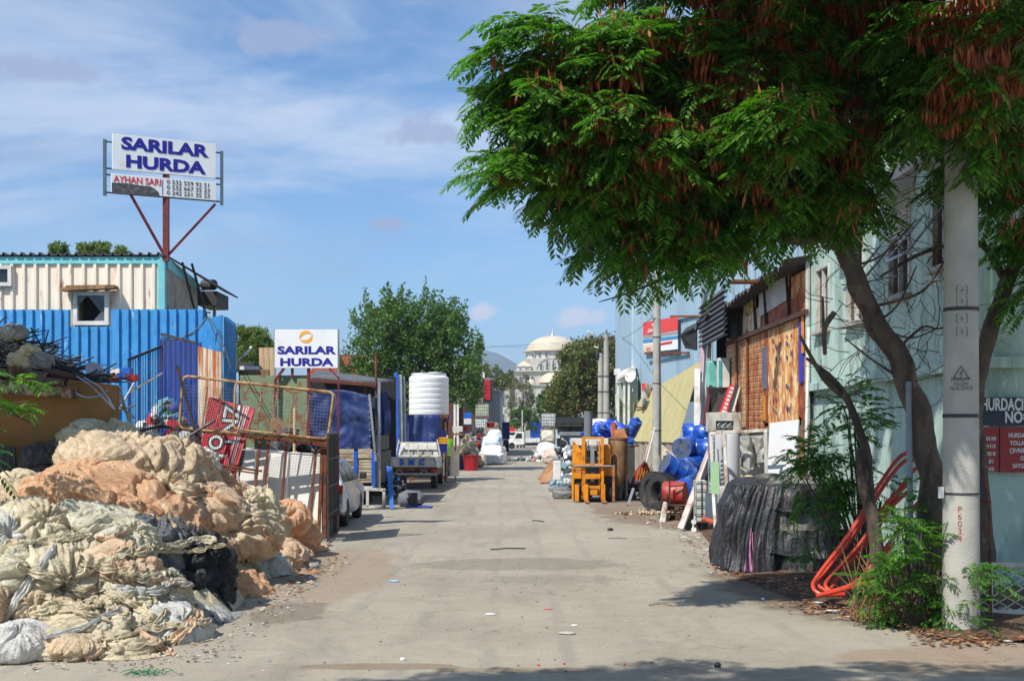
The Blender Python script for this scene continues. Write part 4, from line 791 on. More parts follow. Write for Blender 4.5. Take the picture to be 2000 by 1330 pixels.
panel('back_wall','pale grey wall strip below the dark roof, left of the planks',468,506,715,722,27,m_white,.1,zlo=0)
# small sign
YS=25.0; t=T('yard_sign','small white sign with orange swirl emblem and navy lettering','sign',XY(598,YS)); x0,x1=XY(537,YS).x,XY(660,YS).x; z0,z1=P(0,719,YS).z,P(0,644,YS).z
mb=MB(); mb.bb((x0,YS-.03,z0),(x1,YS+.03,z1)); bd=t.part('panel',mb,m_signw,world=True,bev=.004); xc=(x0+x1)/2; EX=Vector((1,0,0))
text(t,'lettering','SARILAR',.21,m_navy,(xc,YS-.035,P(0,691,YS).z),EX,EZ,bd,1.48,.009,al='CENTER'); text(t,'lettering','HURDA',.21,m_navy,(xc,YS-.035,P(0,714,YS).z),EX,EZ,bd,1.48,.009,al='CENTER')
for s_ in (1,-1):
    mb=MB(); cx_,cz_=P(598,658,YS).x,P(0,658,YS).z; ro=.135; o=[];i_=[]
    for k in range(17):
        a=math.pi*(.06+.98*k/16)+(0 if s_>0 else math.pi); wd=.06*math.sin(math.pi*k/16)**.7+.004; o.append((cx_+ro*math.cos(a)*1.0,YS-.032,cz_+ro*.92*math.sin(a))); i_.append((cx_+(ro-wd)*math.cos(a)+.02*s_,YS-.032,cz_+(ro-wd)*.92*math.sin(a)))
    V=o+i_; V+= [(x,y-.004,z) for x,y,z in V]; n=17
    mb.add(V,[(k,k+1,n+k+1,n+k) for k in range(n-1)]+[(2*n+k,3*n+k,3*n+k+1,2*n+k+1) for k in range(n-1)]); t.part('emblem',mb,M('orange_emblem',srgb(240,168,40),.5,0,.05,bump=0),bd,world=True)
mb=MB(); 
for px in (537,661): mb.beam((XY(px,YS).x,YS,P(0,735,YS).z),(XY(px,YS).x,YS,P(0,643,YS).z),.035)
t.part('frame',mb,m_grey,world=True)
mb=MB(); mb.beam(P(571,719,YS+.05),P(571,737,YS+.05),.05); mb.beam(P(603,719,YS+.05),XY(603,YS+.05,0),.06); mb.beam(P(555,719,YS),P(538,742,YS),.05); mb.beam(P(642,718,YS),P(661,738,YS),.03); mb.beam(XY(538,YS,0),P(538,742,YS),.05); mb.beam(XY(661,YS,0),P(661,735,YS),.035); t.part('post',mb,mpost,world=True)
# shed roof & tiled house
t=T('open_shed','low open shed with dark sheet roof and reddish timber edge behind the tarpaulin truck','shed',XY(680,38)); Y=38
mb=MB(); mb.slab([P(603,737,Y),P(735,745,Y),P(768,742,Y+4),P(620,722,Y+5)],.05); mb.slab([P(600,742,Y),P(600,737,Y),P(735,746,Y),P(735,751,Y)],.1); t.part('roof',mb,M('shed_roof_sheet',srgb(112,112,112),.6,c2=(.06,.06,.06),t=.5,s2=3),world=True)
mb=MB(); mb.beam(P(600,742,Y-.1),P(735,752,Y-.1),.06,.1); 
for px in (605,712): mb.beam(P(px,745,Y+.1),XY(px,Y+.1,0),.09)
t.part('timber_post',mb,M('reddish_timber',srgb(100,48,34),.75),world=True)
mb=MB(); mb.bb((XY(600,Y+5).x,Y+4.6,0),(XY(775,Y+5).x,Y+4.8,P(0,735,Y+4).z)); mb.mi=0; t.part('back_wall',mb,m_dark,world=True)
m_tile=NT('clay_roof_tiles'); 
def _tile(k=m_tile):
    wv=k.n('TexWave',Scale=4.5,Distortion=.3); k.l(k.co(),wv.inputs[0]); cur=k.mix(k.ramp(k.noise(k.co(),4,5),.35,.65),srgb(190,112,84),srgb(150,84,62)); k.l(cur,k.b.inputs['Base Color']); k.b.inputs['Roughness'].default_value=.85
_tile()
t=T('tiled_house','low house with red clay tile roof half hidden by the broadleaf tree','house',XY(690,70)); Y=68
mb=MB(); a,b=XY(600,Y),XY(712,Y); V=[];nx=90
for j in range(9):
    for i in range(nx+1):
        V.append((a.x+(b.x-a.x)*i/nx,Y+j*.55,P(0,738,Y).z+j*.19+.05*abs(math.sin(i*math.pi/2))+.03*(j%2)))
mb.add(V,[(j*(nx+1)+i,j*(nx+1)+i+1,(j+1)*(nx+1)+i+1,(j+1)*(nx+1)+i) for j in range(8) for i in range(nx)]); t.part('roof',mb,m_tile.m,world=True,sol=.05)
mb=MB(); mb.bb((a.x+.3,Y+.3,0),(b.x-.3,Y+6,P(0,738,Y).z-.05)); t.part('wall',mb,m_white,world=True)
mb=MB(); mb.tube([P(735,752,38),P(734,690,38)],.04,6); mb.tube([XY(735,38,0),P(735,752,38)],.05,6); one('rusty_pole','thin rusty pole rising in front of the broadleaf tree','pole',mb,m_rust,XY(735,38))
mb=MB(); mb.tube([P(461,722,26),P(462,705,26),P(480,690,26)],.014,6); mb.tube([P(476,695,26),P(492,677,26)],.03,8); one('tube_lamp','white tube lamp on a bent bracket above the sage-green sheets','lamp',mb,m_white,P(461,722,26))
panel('dark_roof','dark sloping shed roof edge left of the pale planks',460,506,703,716,27.2,M('dark_roof_edge',(.07,.06,.055),.8),.3,py0b=712)
mb=MB(); heap('yard_clutter','dark timber offcuts and poles stacked behind the bed frame',(XY(560,24).x,24.3,0),(.6,.4,2.0),110,.42,[1,0,0,0,5,0,0,3],mats=[m_wood,m_wood,m_wood,m_wood,m_black,m_wood,m_wood,m_rust],seed=3,hpow=.5,long=1.8)
pipe_('cream wooden pole leaning behind the bed frame mesh',XY(573,23.4,.1),P(576,797,23.6),.03,M('cream_pole',srgb(206,176,128),.7),name='pole',cat='pole')
# ================= VEHICLES
m_silver=M('silver_car_paint',srgb(176,182,188),.3,.55,.06,coat=.6,bump=0,rnd=0)
m_tail=M('red_tail_light',srgb(180,20,26),.25,coat=.5,bump=0)
m_rim=M('wheel_rim',(.42,.42,.43),.4,.6)
def wheel(t,x,y,r,w_=.19,side=1,rim=m_rim):
    mb=MB(); mb.lathe([(r*.62,-w_/2),(r*.93,-w_/2),(r,-w_*.35),(r,w_*.35),(r*.93,w_/2),(r*.62,w_/2)],(x,y,r),26,(1,0,0)); wl=t.part('wheel',mb,m_rubber,smooth=True)
    mb=MB(); mb.lathe([(r*.63,w_*.5*side-.02*side),(r*.6,w_*.42*side),(r*.25,w_*.30*side),(r*.2,w_*.5*side),(.001,w_*.5*side)],(x,y,r),18,(1,0,0)); t.part('rim',mb,rim,par=wl,smooth=True); return wl
def outline_body(t,name,pts,wf,mat,bev=.03,par=None):
    mb=MB(); n=len(pts); V=[(-wf(z,y),y,z) for y,z in pts]+[(wf(z,y),y,z) for y,z in pts]
    mb.add(V,[tuple(range(n)),tuple(range(n,2*n))[::-1]]+[(i,i+n,(i+1)%n+n,(i+1)%n) for i in range(n)]); return t.part(name,mb,mat,par,bev=bev)
def arch(yc,r,z0,n=8): return [(yc-r*math.cos(math.pi*k/n),z0+r*math.sin(math.pi*k/n)) for k in range(n+1)]
def make_car(name,lb,cat,loc,rz,mat,wagon=True,group=None):
    t=T(name,lb,cat,loc,rz,group)
    o=[(-2.08,.3)]+arch(-1.3,.36,.22)+[(.6,.2)]+arch(1.3,.36,.22)+[(2.02,.25),(2.1,.4),(2.08,.62),(1.95,.74),(1.0,.9),(.35,1.36),(.0,1.42),(-1.4,1.41),(-1.72,1.34),(-2.02,.9),(-2.1,.82),(-2.13,.5)]
    wf=lambda z,y:.80 if .3<z<.85 else (.77 if z<=.3 else .80-.24*(z-.85)/.55)
    b=outline_body(t,'body',o,wf,mat)
    for s in (-1,1):
        for (q) in ([(.95,.92),(.38,1.3),(.05,1.34),(.05,.93)],[(-.0,.93),(-.0,1.35),(-.85,1.34),(-.85,.93)],[(-.92,.93),(-.92,1.34),(-1.5,1.3),(-1.8,.95)]):
            mb=MB(); mb.slab([(s*(wf(z,y)+.012),y,z) for y,z in q],.012*s); t.part('side_window',mb,m_glass)
        mb=MB(); mb.bb((s*.82,.72,.92),(s*.98,.82,1.06)); t.part('mirror',mb,m_black,bev=.02)
        mb=MB(); mb.bb((s*.5,-2.16,.72),(s*.79,-2.02,.9)); t.part('tail_light',mb,m_tail,bev=.02)
        for y in (-1.3,1.3): wheel(t,s*.70,y,.31,side=s)
        mb=MB(); mb.bb((s*.5,2.0,.58),(s*.78,2.11,.72)); t.part('headlight',mb,m_glass,bev=.02)
    mb=MB(); mb.slab([(-.62,-2.05,.95),(.62,-2.05,.95),(.5,-1.76,1.33),(-.5,-1.76,1.33)],.02); t.part('rear_window',mb,m_glass)
    mb=MB(); mb.slab([(.62,.97,.95),(-.62,.97,.95),(-.5,.42,1.33),(.5,.42,1.33)],.02); t.part('windscreen',mb,m_glass)
    mb=MB(); mb.bb((-.78,-2.2,.33),(.78,-2.06,.52)); t.part('bumper',mb,mat,bev=.03)
    mb=MB(); mb.bb((-.26,-2.15,.62),(.26,-2.11,.73)); t.part('number_plate',mb,m_white); return t
make_car('parked_car','silver estate car parked behind the dark side gate, red tail light showing','car',(-4.28,27.2,0),R(1),m_silver)
# pickup with tailgate lettering
m_wtruck=M('worn_white_truck_paint',(.6,.59,.54),.55,0,.15,3,c2=srgb(146,124,92),t=.6,s2=4,st=(1,1,.4),c3=srgb(90,60,40),t3=.68,bump=.06)
t=T('pickup_truck','worn white flatbed pickup with blue letters on its tailgate','truck',(XY(812,44.2).x,44.3,0),R(.3)); t.o.scale=(1,1,.86); t.M=t.M@Matrix.Diagonal((1,1,.86,1)); t.I=t.M.inverted(); hw=.86
mb=MB(); mb.bb((-hw,-1.9,.92),(hw,-1.85,1.28)); mb.bb((-hw,-1.85,.86),(hw,1.1,.92)); mb.bb((-hw,-1.85,.92),(-hw+.05,1.1,1.28)); mb.bb((hw-.05,-1.85,.92),(hw,1.1,1.28)); mb.bb((-hw,1.1,.9),(hw,1.15,1.3))
for x in (-.84,.84,-.3,.3): mb.bb((x-.02,-1.93,.9),(x+.02,-1.9,1.29))
mb.bb((-hw,-1.94,1.24),(hw,-1.9,1.3)); mb.bb((-hw,-1.94,.9),(hw,-1.9,.95)); bd=t.part('cargo_bed',mb,m_wtruck,bev=.008)
tg=t.M; e_=tg.to_3x3()@Vector((1,0,0)); text(t,'lettering','B  M  C',.27,m_blue,tg@Vector((0,-1.945,.98)),e_,EZ,bd,1.0,.015,al='CENTER')
cabo=[(1.2,.55),(1.2,1.3),(1.3,1.75),(1.42,1.82),(2.3,1.8),(2.75,1.25),(3.5,1.1),(3.6,.6),(3.4,.45),(1.4,.45)]
outline_body(t,'cab',cabo,lambda z,y:.76 if z<1.3 else .76-.2*(z-1.3),m_wtruck,.03)
mb=MB(); mb.slab([(-.56,1.2,1.33),(.56,1.2,1.33),(.5,1.29,1.68),(-.5,1.29,1.68)],.03); t.part('rear_window',mb,M('dusty_pale_window',srgb(150,150,138),.3))
mb=MB()
for x in (-.82,.82): mb.beam((x,1.05,1.3),(x*.86,1.05,1.98),.045)
mb.beam((-.72,1.05,1.84),(.72,1.05,1.84),.05); mb.beam((0,1.02,1.3),(0,1.02,1.84),.04); mb.beam((-.35,1.02,1.3),(-.35,1.02,1.84),.03); mb.beam((.35,1.02,1.3),(.35,1.02,1.84),.03); t.part('rack',mb,m_wtruck)
mb=MB(); mb.bb((-.8,-1.75,.5),(.8,3.2,.72)); mb.bb((-hw,-1.9,.74),(hw,-1.75,.86)); t.part('chassis',mb,m_rust)
mb=MB(); mb.bb((-hw,-1.96,.56),(hw,-1.9,.66)); t.part('bumper',mb,m_galv)
for x in (-.42,.42): 
    mb=MB(); mb.tube([(x+.1*math.cos(a),-1.99,.66+.1*math.sin(a)) for a in [k*6.283/12 for k in range(13)]],.014,6,False); t.part('tow_ring',mb,m_galv)
for s in (-1,1):
    for y in (-1.1,2.8): wheel(t,s*.72,y,.34,.2,s)
    mb=MB(); mb.bb((s*.8,-1.95,.72),(s*.66,-1.9,.82)); t.part('tail_light',mb,m_tail)
# tarpaulin truck
t=T('tarpaulin_truck','old truck with blue tarpaulin back and battered wooden tailboards','truck',(XY(675,33).x-.25,35.6,0),0); Y=33; ox=XY(675,33).x-.25
xl,xr=XY(600,Y).x-ox,XY(731,Y).x-ox; yb_=Y-35.6; zq=lambda py:P(0,py,Y).z
m_board=M('battered_boards',srgb(186,176,150),.75,0,.25,4,c2=srgb(130,98,66),t=.52,s2=5,st=(.35,1,3),c3=(.03,.03,.03),t3=.66,bump=.3)
mb=MB()
random.seed(3); z=zq(943); xm=XY(695,Y).x-ox
while z<zq(884):
    h=random.uniform(.07,.13)
    for a,b in ((xl,xm-.05),(xm+.06,xr-.05)): mb.box(((a+b)/2,yb_+random.uniform(-.02,.02),z+h/2),((b-a),.03,h-.012),M3=Matrix.Rotation(random.uniform(-.02,.02),3,'Y'))
    z+=h
t.part('tailboards',mb,m_board,bev=.004)
mb=MB()
for x in (xm,xr-.02,XY(657,Y).x-ox): mb.bb((x-.05,yb_-.05,zq(955)),(x+.05,yb_-.02,zq(881)))
t.part('blue_posts',mb,m_blue,bev=.005)
mb=MB(); 
def tf(u_,v_):
    x=xl+(XY(723,Y).x-ox-xl)*u_; zt_=zq(766)+.12*math.sin(u_*3.1)-.1*u_; z=zq(880)+(zt_-zq(880))*v_; d=.05*math.sin(u_*9+v_*3)+.07*noise.noise((u_*4,v_*4,1))+.03*noise.noise((u_*11,v_*9,4)); return (x+.02*math.sin(v_*5),yb_+.06+d,z)
mb.grid(tf,40,36); tp=t.part('tarpaulin',mb,m_tarp,smooth=True,sol=.01)
mb=MB(); 
for k in range(9): v_=k/9+.04; p=tf(.985,v_); mb.lathe([(.012,0),(.02,.004),(.02,.008),(.012,.01)],(p[0],p[1]-.02,p[2]),8,(0,-1,0))
t.part('eyelets',mb,m_galv,tp)
mb=MB(); mb.bb((xl,yb_+.25,zq(880)),(xr,yb_+4,zq(775))); mb.bb((xl,yb_+.1,.55),(xr,yb_+4.6,zq(884))); t.part('cargo_body',mb,m_black)
for s,x in ((-1,xl+.35),(1,xr-.3)): wheel(t,x,yb_+1.2,.42,.25,s)
mb=MB(); mb.beam((xr-.12,yb_-.1,zq(770)),(xr+.05,yb_-.1,zq(900)),.06); mb.beam((xr+.12,yb_+.1,zq(745)),(xr+.12,yb_+.1,zq(955)),.07); t.part('corner_post',mb,m_galv)
mb=MB(); 
def tf2(u_,v_): return (xr+.0+u_*.38+.05*math.sin(v_*5),yb_+.25+.06*math.sin(u_*8),zq(850)+(zq(775)-zq(850))*v_+.2*u_*v_)
mb.grid(tf2,10,14); t.part('loose_flap',mb,m_tarp,smooth=True,sol=.01)
# bits in front of that truck
t=T('window_frame','empty white wooden window frame standing in front of the tarpaulin truck','window frame',XY(734,32)); 
mb=MB(); Y=32; a=lambda px,py:P(px,py,Y)
for p,q in (((718,992),(718,956)),((750,992),(750,956)),((716,992),(753,991)),((716,957),(753,957))): mb.beam(a(*p)+Vector((0,0,.03)),a(*q),.075)
t.part('frame',mb,m_wdirt,world=True,bev=.006); mb=MB(); mb.bb((XY(722,Y).x,Y+.05,.1),(XY(748,Y).x,Y+.07,.5)); t.part('pane',mb,m_glass,world=True)
panel('wooden_sheet','small dirty white board lying flat on the window frame',700,728,950,958,32.2,m_wdirt,.25)
mb=MB(); mb.slab([P(761,993,31.4),P(769,994,31.4),P(766,912,31.8),P(755,909,31.8)],.05); one('blue_plank','bright blue plank standing upright right of the empty window frame','plank',mb,M('bright_blue_paint',srgb(36,110,200),.5),XY(764,31.5),bev=.004)
panel('dark_sheet','dark crumpled sheet standing on the ground in front of the white pickup',793,813,962,988,32.5,m_black,.04,Y2=32.0,zlo=.0)
mb=MB(); mb.lathe([(.02,0),(.2,.05),(.3,.25),(.26,.6),(.1,.72),(.02,.74)],XY(776,32.6),12,(1,.2,.05)); 
for k in range(len(mb.v)): v=Vector(mb.v[k]); mb.v[k]=(v.x,v.y,max(.01,v.z*.8+.18+.06*noise.noise(v*6)))
one('grey_sack','grey sack slumped on the ground between the blue plank and the dark sheet','sack',mb,M('grey_sacking',srgb(110,112,118),.8,bump=.3),XY(785,32.6),smooth=True)
mb=MB(); mb.grid(lambda u_,v_:(XY(795+50*u_,32.4).x,31.9+.5*v_,.02+.05*abs(noise.noise((u_*6,v_*5,2)))),14,8); one('blue_cloth','crumpled blue sheet lying flat on the road in front of the pickup','cloth',mb,M('blue_cloth',srgb(40,80,190),.6),XY(820,32.3),smooth=True,sol=.006)
heap('yard_clutter','dark clutter heaped under and beside the tarpaulin truck',XY(760,36.5),(.7,.6,.75),90,.2,[1,1,0,0,9,0,0,4],seed=21)
# steel profiles stack
for i,(x0,x1,yt,mt) in enumerate(((762,768,738,m_galv),(769,777,728,m_blue),(777,785,732,m_galv),(785,791,736,m_grey),(764,771,745,m_white))):
    mb=MB(); Y=47+i*.12; mb.beam(XY((x0+x1)/2+4,Y-.4,.02),P((x0+x1)/2,yt,Y),(x1-x0)*Y/F*.9,.08); one('steel_profile',('narrow galvanised','wide blue','wide galvanised','grey rightmost','white front')[i]+' steel profile leaning between the tarpaulin truck and the water tank','profile',mb,mt,XY(775,Y),group='steel profiles left of the water tank',bev=.005)
# water tank on stand
Y=48.5; t=T('water_tank','large white ribbed plastic water tank raised above the pickup','water tank',(XY(835,Y).x,Y+.8,0)); zt_,zb_=P(0,735,Y).z,P(0,810,Y).z; r=.80; pr=[(r*.97,zb_)]
n=7; hh=(zt_-zb_)/n
for k in range(n): z=zb_+hh*k; pr+=[(r*.992,z+.01),(r*1.0,z+hh*.1),(r*.995,z+hh*.85),(r*.975,z+hh*.93)]
pr+=[(r*.93,zt_+.02),(r*.80,zt_+.09),(r*.78,zt_+.1),(.3,zt_+.12),(.01,zt_+.13)]
mb=MB(); mb.lathe([(.01,zb_)]+pr,(0,0,0),44); bd=t.part('tank',mb,M('white_polyethylene',(.8,.8,.79),.42,0,.06,bump=.02,rnd=0),smooth=True)
mb=MB(); mb.lathe([(.26,zt_+.1),(.26,zt_+.2),(.01,zt_+.22)],(.25,0,0),20); mb.lathe([(.70,zt_+.08),(.70,zt_+.15),(.66,zt_+.15)],(0,0,0),36,cap=False); t.part('lid',mb,m_white,bd,smooth=True)
mb=MB()
for x in (-.7,.7):
    for y in (-.6,.7): mb.beam((x,y,0),(x,y,zb_),.08)
mb.bb((-.8,-.75,zb_-.12),(.8,.8,zb_-.005)); t.part('stand',mb,m_rust)
mb=MB(); mb.grid(lambda u_,v_:(XY(786+74*u_,47.6).x,47.6+.08*math.sin(u_*14)+.1*noise.noise((u_*5,v_*3,3)),.5+v_*(P(0,810,47.6).z-.5)),36,16); one('blue_tarpaulin','blue tarpaulin hung below the white water tank behind the pickup','tarpaulin',mb,m_tarp,XY(823,47.6),smooth=True,sol=.01)
mb=MB(); mb.bb((XY(700,50).x,51,0),(XY(870,50).x,51.3,P(0,815,50).z)); one('back_fence','dark sheet fence behind the water tank','fence',mb,m_black,XY(790,51))
# steel tub and stacked plastic bins
Y=49; t=T('steel_tub','tall brushed stainless steel tub on legs right of the pickup','tub',(XY(879,Y).x,Y+.4,0)); 
mb=MB(); r=.35; z0,z1=P(0,930,Y).z,P(0,872,Y).z; mb.lathe([(r*.9,z0),(r,z0+.02),(r,z1),(r*1.03,z1+.015),(r*.97,z1),(r*.96,z0+.1),(.01,z0+.08)],(0,0,0),32); t.part('drum',mb,m_steel,smooth=True)
for a in (-.22,.2): mb=MB(); mb.beam((a,-.2,0),(a,-.2,z0+.03),.07); t.part('leg',mb,m_galv)
mb=MB(); mb.bb((-.42,-.2,z0+.5),(-.33,-.05,z0+.66)); t.part('handle',mb,m_black)
def crate(lb,px,py,Y,w_,h_,d_,mat,grp=None,name='plastic_crate',cat='crate',z=None):
    p=P(px,py,Y); z=p.z if z is None else z; t=T(name,lb,cat,(p.x,Y,z),0,grp); mb=MB(); k=.03; a,b=w_/2,d_/2
    mb.add([(-a*.92,-b*.92,0),(a*.92,-b*.92,0),(a*.92,b*.92,0),(-a*.92,b*.92,0),(-a,-b,h_),(a,-b,h_),(a,b,h_),(-a,b,h_),(-a+k,-b+k,h_),(a-k,-b+k,h_),(a-k,b-k,h_),(-a+k,b-k,h_),(-a*.88,-b*.88,.03),(a*.88,-b*.88,.03),(a*.88,b*.88,.03),(-a*.88,b*.88,.03)],
      [(3,2,1,0),(0,1,5,4),(1,2,6,5),(2,3,7,6),(3,0,4,7),(4,5,9,8),(5,6,10,9),(6,7,11,10),(7,4,8,11),(9,13,12,8)[::-1],(10,14,13,9)[::-1],(11,15,14,10)[::-1],(8,12,15,11)[::-1],(12,13,14,15)])
    t.part('body',mb,mat); mb=MB(); mb.bb((-a-.015,-b-.015,h_-.05),(a+.015,-b,h_-.01)); mb.bb((-a-.015,-b-.01,h_*.45),(a+.015,-b*.94,h_*.5)); t.part('rim',mb,mat); return t
crate('dark blue plastic crate under the yellow crate by the steel tub',862,868,47.9,.46,.36,.5,M('navy_plastic',srgb(16,30,110),.4),z=1.15); crate('yellow plastic crate stacked between two dark blue crates',863,852,47.9,.44,.24,.5,m_yel,z=1.52); crate('topmost dark blue plastic crate of the stack by the steel tub',862,840,47.9,.42,.26,.5,M('navy_plastic_b',srgb(24,36,100),.4),z=1.77)
t=T('plastic_buckets','column of nested lime green plastic buckets above the steel tub','buckets',(XY(878,49).x,49.2,.9)); mb=MB()
for k in range(9): mb.lathe([(.12,.08*k),(.155,.08*k+.14),(.165,.08*k+.14),(.165,.08*k+.16),(.15,.08*k+.16)],(0,0,0),18)
mb.lathe([(.01,0),(.1,0),(.12,.05)],(0,0,0),18); t.part('bucket',mb,M('lime_plastic',srgb(150,220,30),.4),smooth=True); mb=MB(); mb.bb((-.38,-.12,.72),(.14,.16,.80)); t.part('tray',mb,M('lime_plastic_b',srgb(160,225,40),.4),bev=.01)
crate('small blue plastic box on top of the lime green tray',872,824,49.2,.26,.2,.3,m_bplas,z=P(0,821,49).z)
for i,(px,y0,y1,c) in enumerate(((866,855,875,m_white),(873,850,876,m_white),(889,852,880,m_rust),(897,855,882,m_galv))): mb=MB(); mb.cyl(P(px,y1,48.6),P(px+1,y0,48.6),.03,8); one('pipe',('left white','right white','rusty','grey')[i]+' short pipe standing in the steel tub','pipe',mb,c,P(px,y1,48.6),group='pipes in the steel tub')
panel('white_slab','white box lid lying right of the lime green buckets',884,903,832,843,52,m_white,.3); panel('timber_beam','short timber beam below the white box lid',884,903,846,850,52,m_wood,.3)
def tub(lb,px,py,Y,r,h,mat):
    p=XY(px,Y); t=T('plastic_tub',lb,'tub',(p.x,Y,0)); mb=MB(); mb.lathe([(.01,0),(r*.8,0),(r,h),(r*1.06,h),(r*1.06,h-.04),(r*.97,h-.03),(r*.78,.05),(.01,.05)],(0,0,0),26); t.part('body',mb,mat,smooth=True); return t
tub('large dark blue plastic tub beside the red tub on the left roadside',901,917,64,.42,.75,M('dark_blue_tub',srgb(20,28,72),.45)); tub('large red plastic tub at the left roadside',920,917,62.5,.42,.78,M('red_tub',srgb(170,16,24),.4))
tub('small red bowl on top of the black scrap heap, left',907,0,72,.3,.3,m_red).o.location.z=P(0,842,72).z; tub('red plastic bowl in front of the round brush bale',958,0,84,.3,.35,m_red).o.location.z=P(0,835,84).z
# red/white/black heaps far left
heap('scrap_heap','black scrap heap behind the white bags on the left roadside',XY(932,80),(1.9,1.5,2.0),420,.35,[1,0,1,0,14,0,0,3],seed=5,hpow=1.2)
heap('rubble_bags','tan heap of crushed bags and sheets left of the white bags',XY(912,68),(.95,1.0,1.65),260,.4,[6,3],mats=[M('tan_sacking',srgb(178,150,122),.85),M('pale_sacking',srgb(206,192,172),.8)],seed=6,hpow=.9)
def bag(lb,px,Y,r,h,mat,seed,name='bulk_bag',z=0,grp=None,amp=.22):
    p=XY(px,Y); nu,nv=44,26; V=[]
    th=np.linspace(0,2*math.pi,nu,endpoint=False); 
    for j in range(nv):
        f=j/(nv-1); z_=f*h; rr=r*(np.interp(f,[0,.08,.5,.85,.97,1],[.75,1,1.06,.85,.5,.02]))
        a=np.abs(np.cos(th))**.5*np.sign(np.cos(th)); b=np.abs(np.sin(th))**.5*np.sign(np.sin(th)); V.append(np.stack([a*rr,b*rr,np.full(nu,z_)],1))
    V=np.concatenate(V); q=V/r*1.6+seed*7.3; d=(fbm(q,4,seed))*amp*r+(1-np.abs(pn(q*2.2,seed+9))*2)*.05*r; n=nz_(V*np.array([1,1,.25])); V=V+n*d[:,None]; V[:,2]=np.maximum(V[:,2],.0)
    o=one(name,lb,name.replace('_',' '),gridmesh(name,V,nu,nv,mat,True),mat,(0,0,0),group=grp); o.location=(p.x,Y,z); return o
m_bagw=M('white_woven_bag',(.72,.73,.74),.6,0,.1,3,c2=srgb(190,180,165),t=.6,s2=4,bump=.4,bs=12); m_bagt=M('tan_woven_bag',srgb(188,176,160),.75,bump=.4,bs=12)
bag('big white bulk bag at the front of the left roadside heap',962,74,.72,1.15,m_bagw,1); bag('white bulk bag with pale blue print slumped on top of the front white bag',961,76,.62,.8,M('printed_bag',(.66,.72,.76),.6,c2=srgb(120,170,200),t=.58,s2=6,st=(1,1,3),bump=.4),2,z=.95); bag('upper white bag behind the printed bag',966,80,.45,.8,m_bagw,3,z=1.3)
bag('grey-brown bag right of the big white bag',980,76,.33,.9,m_bagt,4); bag('brown sack left of the big white bag',938,71,.35,.7,m_bagt,5)
bag('round grey brush bale standing above the red bowl',962,88,.6,1.3,M('grey_brush',srgb(130,120,104),.9,bump=.8),6,z=1.35,name='brush_bale')
heap('litter_scraps','dark rags and litter scattered on the road in front of the white truck',XY(1015,84),(1.1,.6,.12),60,.22,[2,0,0,0,6,0,0,4],seed=8,core=False)
heap('litter_scraps','white and blue litter at the roadside below the right-hand bags',XY(1053,82),(1.1,1.0,.45),130,.28,[6,1,0,0,1,1,1,3],seed=12)
# IBC totes
m_ibcw=M('ibc_white_plastic',(.66,.68,.64),.45,bump=.03); m_ibcg=M('ibc_greenish_plastic',srgb(186,196,160),.5,bump=.03)
def ibc(lb,px,Y,z,mat,grp=None,s=1,rz=0):
    p=XY(px,Y); t=T('bulk_container',lb,'container',(p.x,Y,z),rz,grp); mb=MB(); mb.bb((-.48*s,-.48*s,.15),(.48*s,.48*s,1.0*s)); t.part('tank',mb,mat,bev=.08); mb=MB()
    for k in range(7):
        x=-.5*s+k*s/6
        for sy in (-.5,.5): mb.beam((x,sy*s,.12),(x,sy*s,1.02*s),.022); mb.beam((sy*s,x,.12),(sy*s,x,1.02*s),.022)
    for k in range(5):
        z_=.14+k*.22*s
        for sy in (-.5,.5): mb.beam((-.5*s,sy*s,z_),(.5*s,sy*s,z_),.022); mb.beam((sy*s,-.5*s,z_),(sy*s,.5*s,z_),.022)
    t.part('cage',mb,m_galv); mb=MB()
    for x in (-.42,0,.42): mb.bb((x*s-.05,-.5*s,0),(x*s+.05,.5*s,.06)); 
    mb.bb((-.52*s,-.52*s,.06),(.52*s,.52*s,.12)); t.part('pallet',mb,m_wood); return t
g='caged liquid containers stacked on the left'
ibc('top yellowish caged container of the left stack',931,94,4.05,M('ibc_beige_plastic',srgb(188,176,148),.5),g); ibc('greenish caged container in the middle of the left stack',942,94,3.0,m_ibcg,g,1.05); ibc('white caged container at the bottom of the visible left stack',940,94,1.95,m_ibcw,g); ibc('lowest caged container of the left stack, mostly behind the black scrap',940,94.2,.9,m_ibcw,g)
# left far buildings
def bldg(name,lb,px0,px1,Y0,Y1,ptop,mat,extra=None,roofmat=None):
    a,b=XY(px0,Y0),XY(px1,Y1); z=P(0,ptop,Y0).z; t=T(name,lb,'building',((a.x+b.x)/2,(Y0+Y1)/2,0)); mb=MB(); mb.bb((min(a.x,b.x)-3,Y0,0),(b.x if b.x>a.x else a.x,Y1,z)); t.part('wall',mb,mat,world=True); mb=MB(); mb.bb((min(a.x,b.x)-3.1,Y0-.1,z),(max(a.x,b.x)+.08,Y1+.1,z+.15)); t.part('roof',mb,roofmat or m_grey,world=True); return t,a,b,z
t,a,b,z=bldg('workshop','workshop with a red fascia panel behind the caged containers',944,962,98,99.5,742,M('dark_fascia',srgb(58,60,68),.5))
mb=MB(); mb.bb((XY(945,98).x,97.9,z-1.6),(XY(958,98).x,97.98,z-.0)); t.part('red_fascia',mb,m_red,world=True)
t,a,b,z=bldg('workshop','long grey workshop wall receding beside the blue dump truck',964,982,100,128,766,M('grey_wall_sheet',srgb(150,156,160),.6))
t,a,b,z=bldg('cabinet_hut','brown hut with white posts behind the water tank',876,906,70,71,782,M('brown_hut_wall',srgb(96,58,48),.7))
mb=MB(); 
for px in (888,894): mb.beam(XY(px,69.8),P(px,782,69.8),.12)
t.part('post',mb,m_white,world=True)
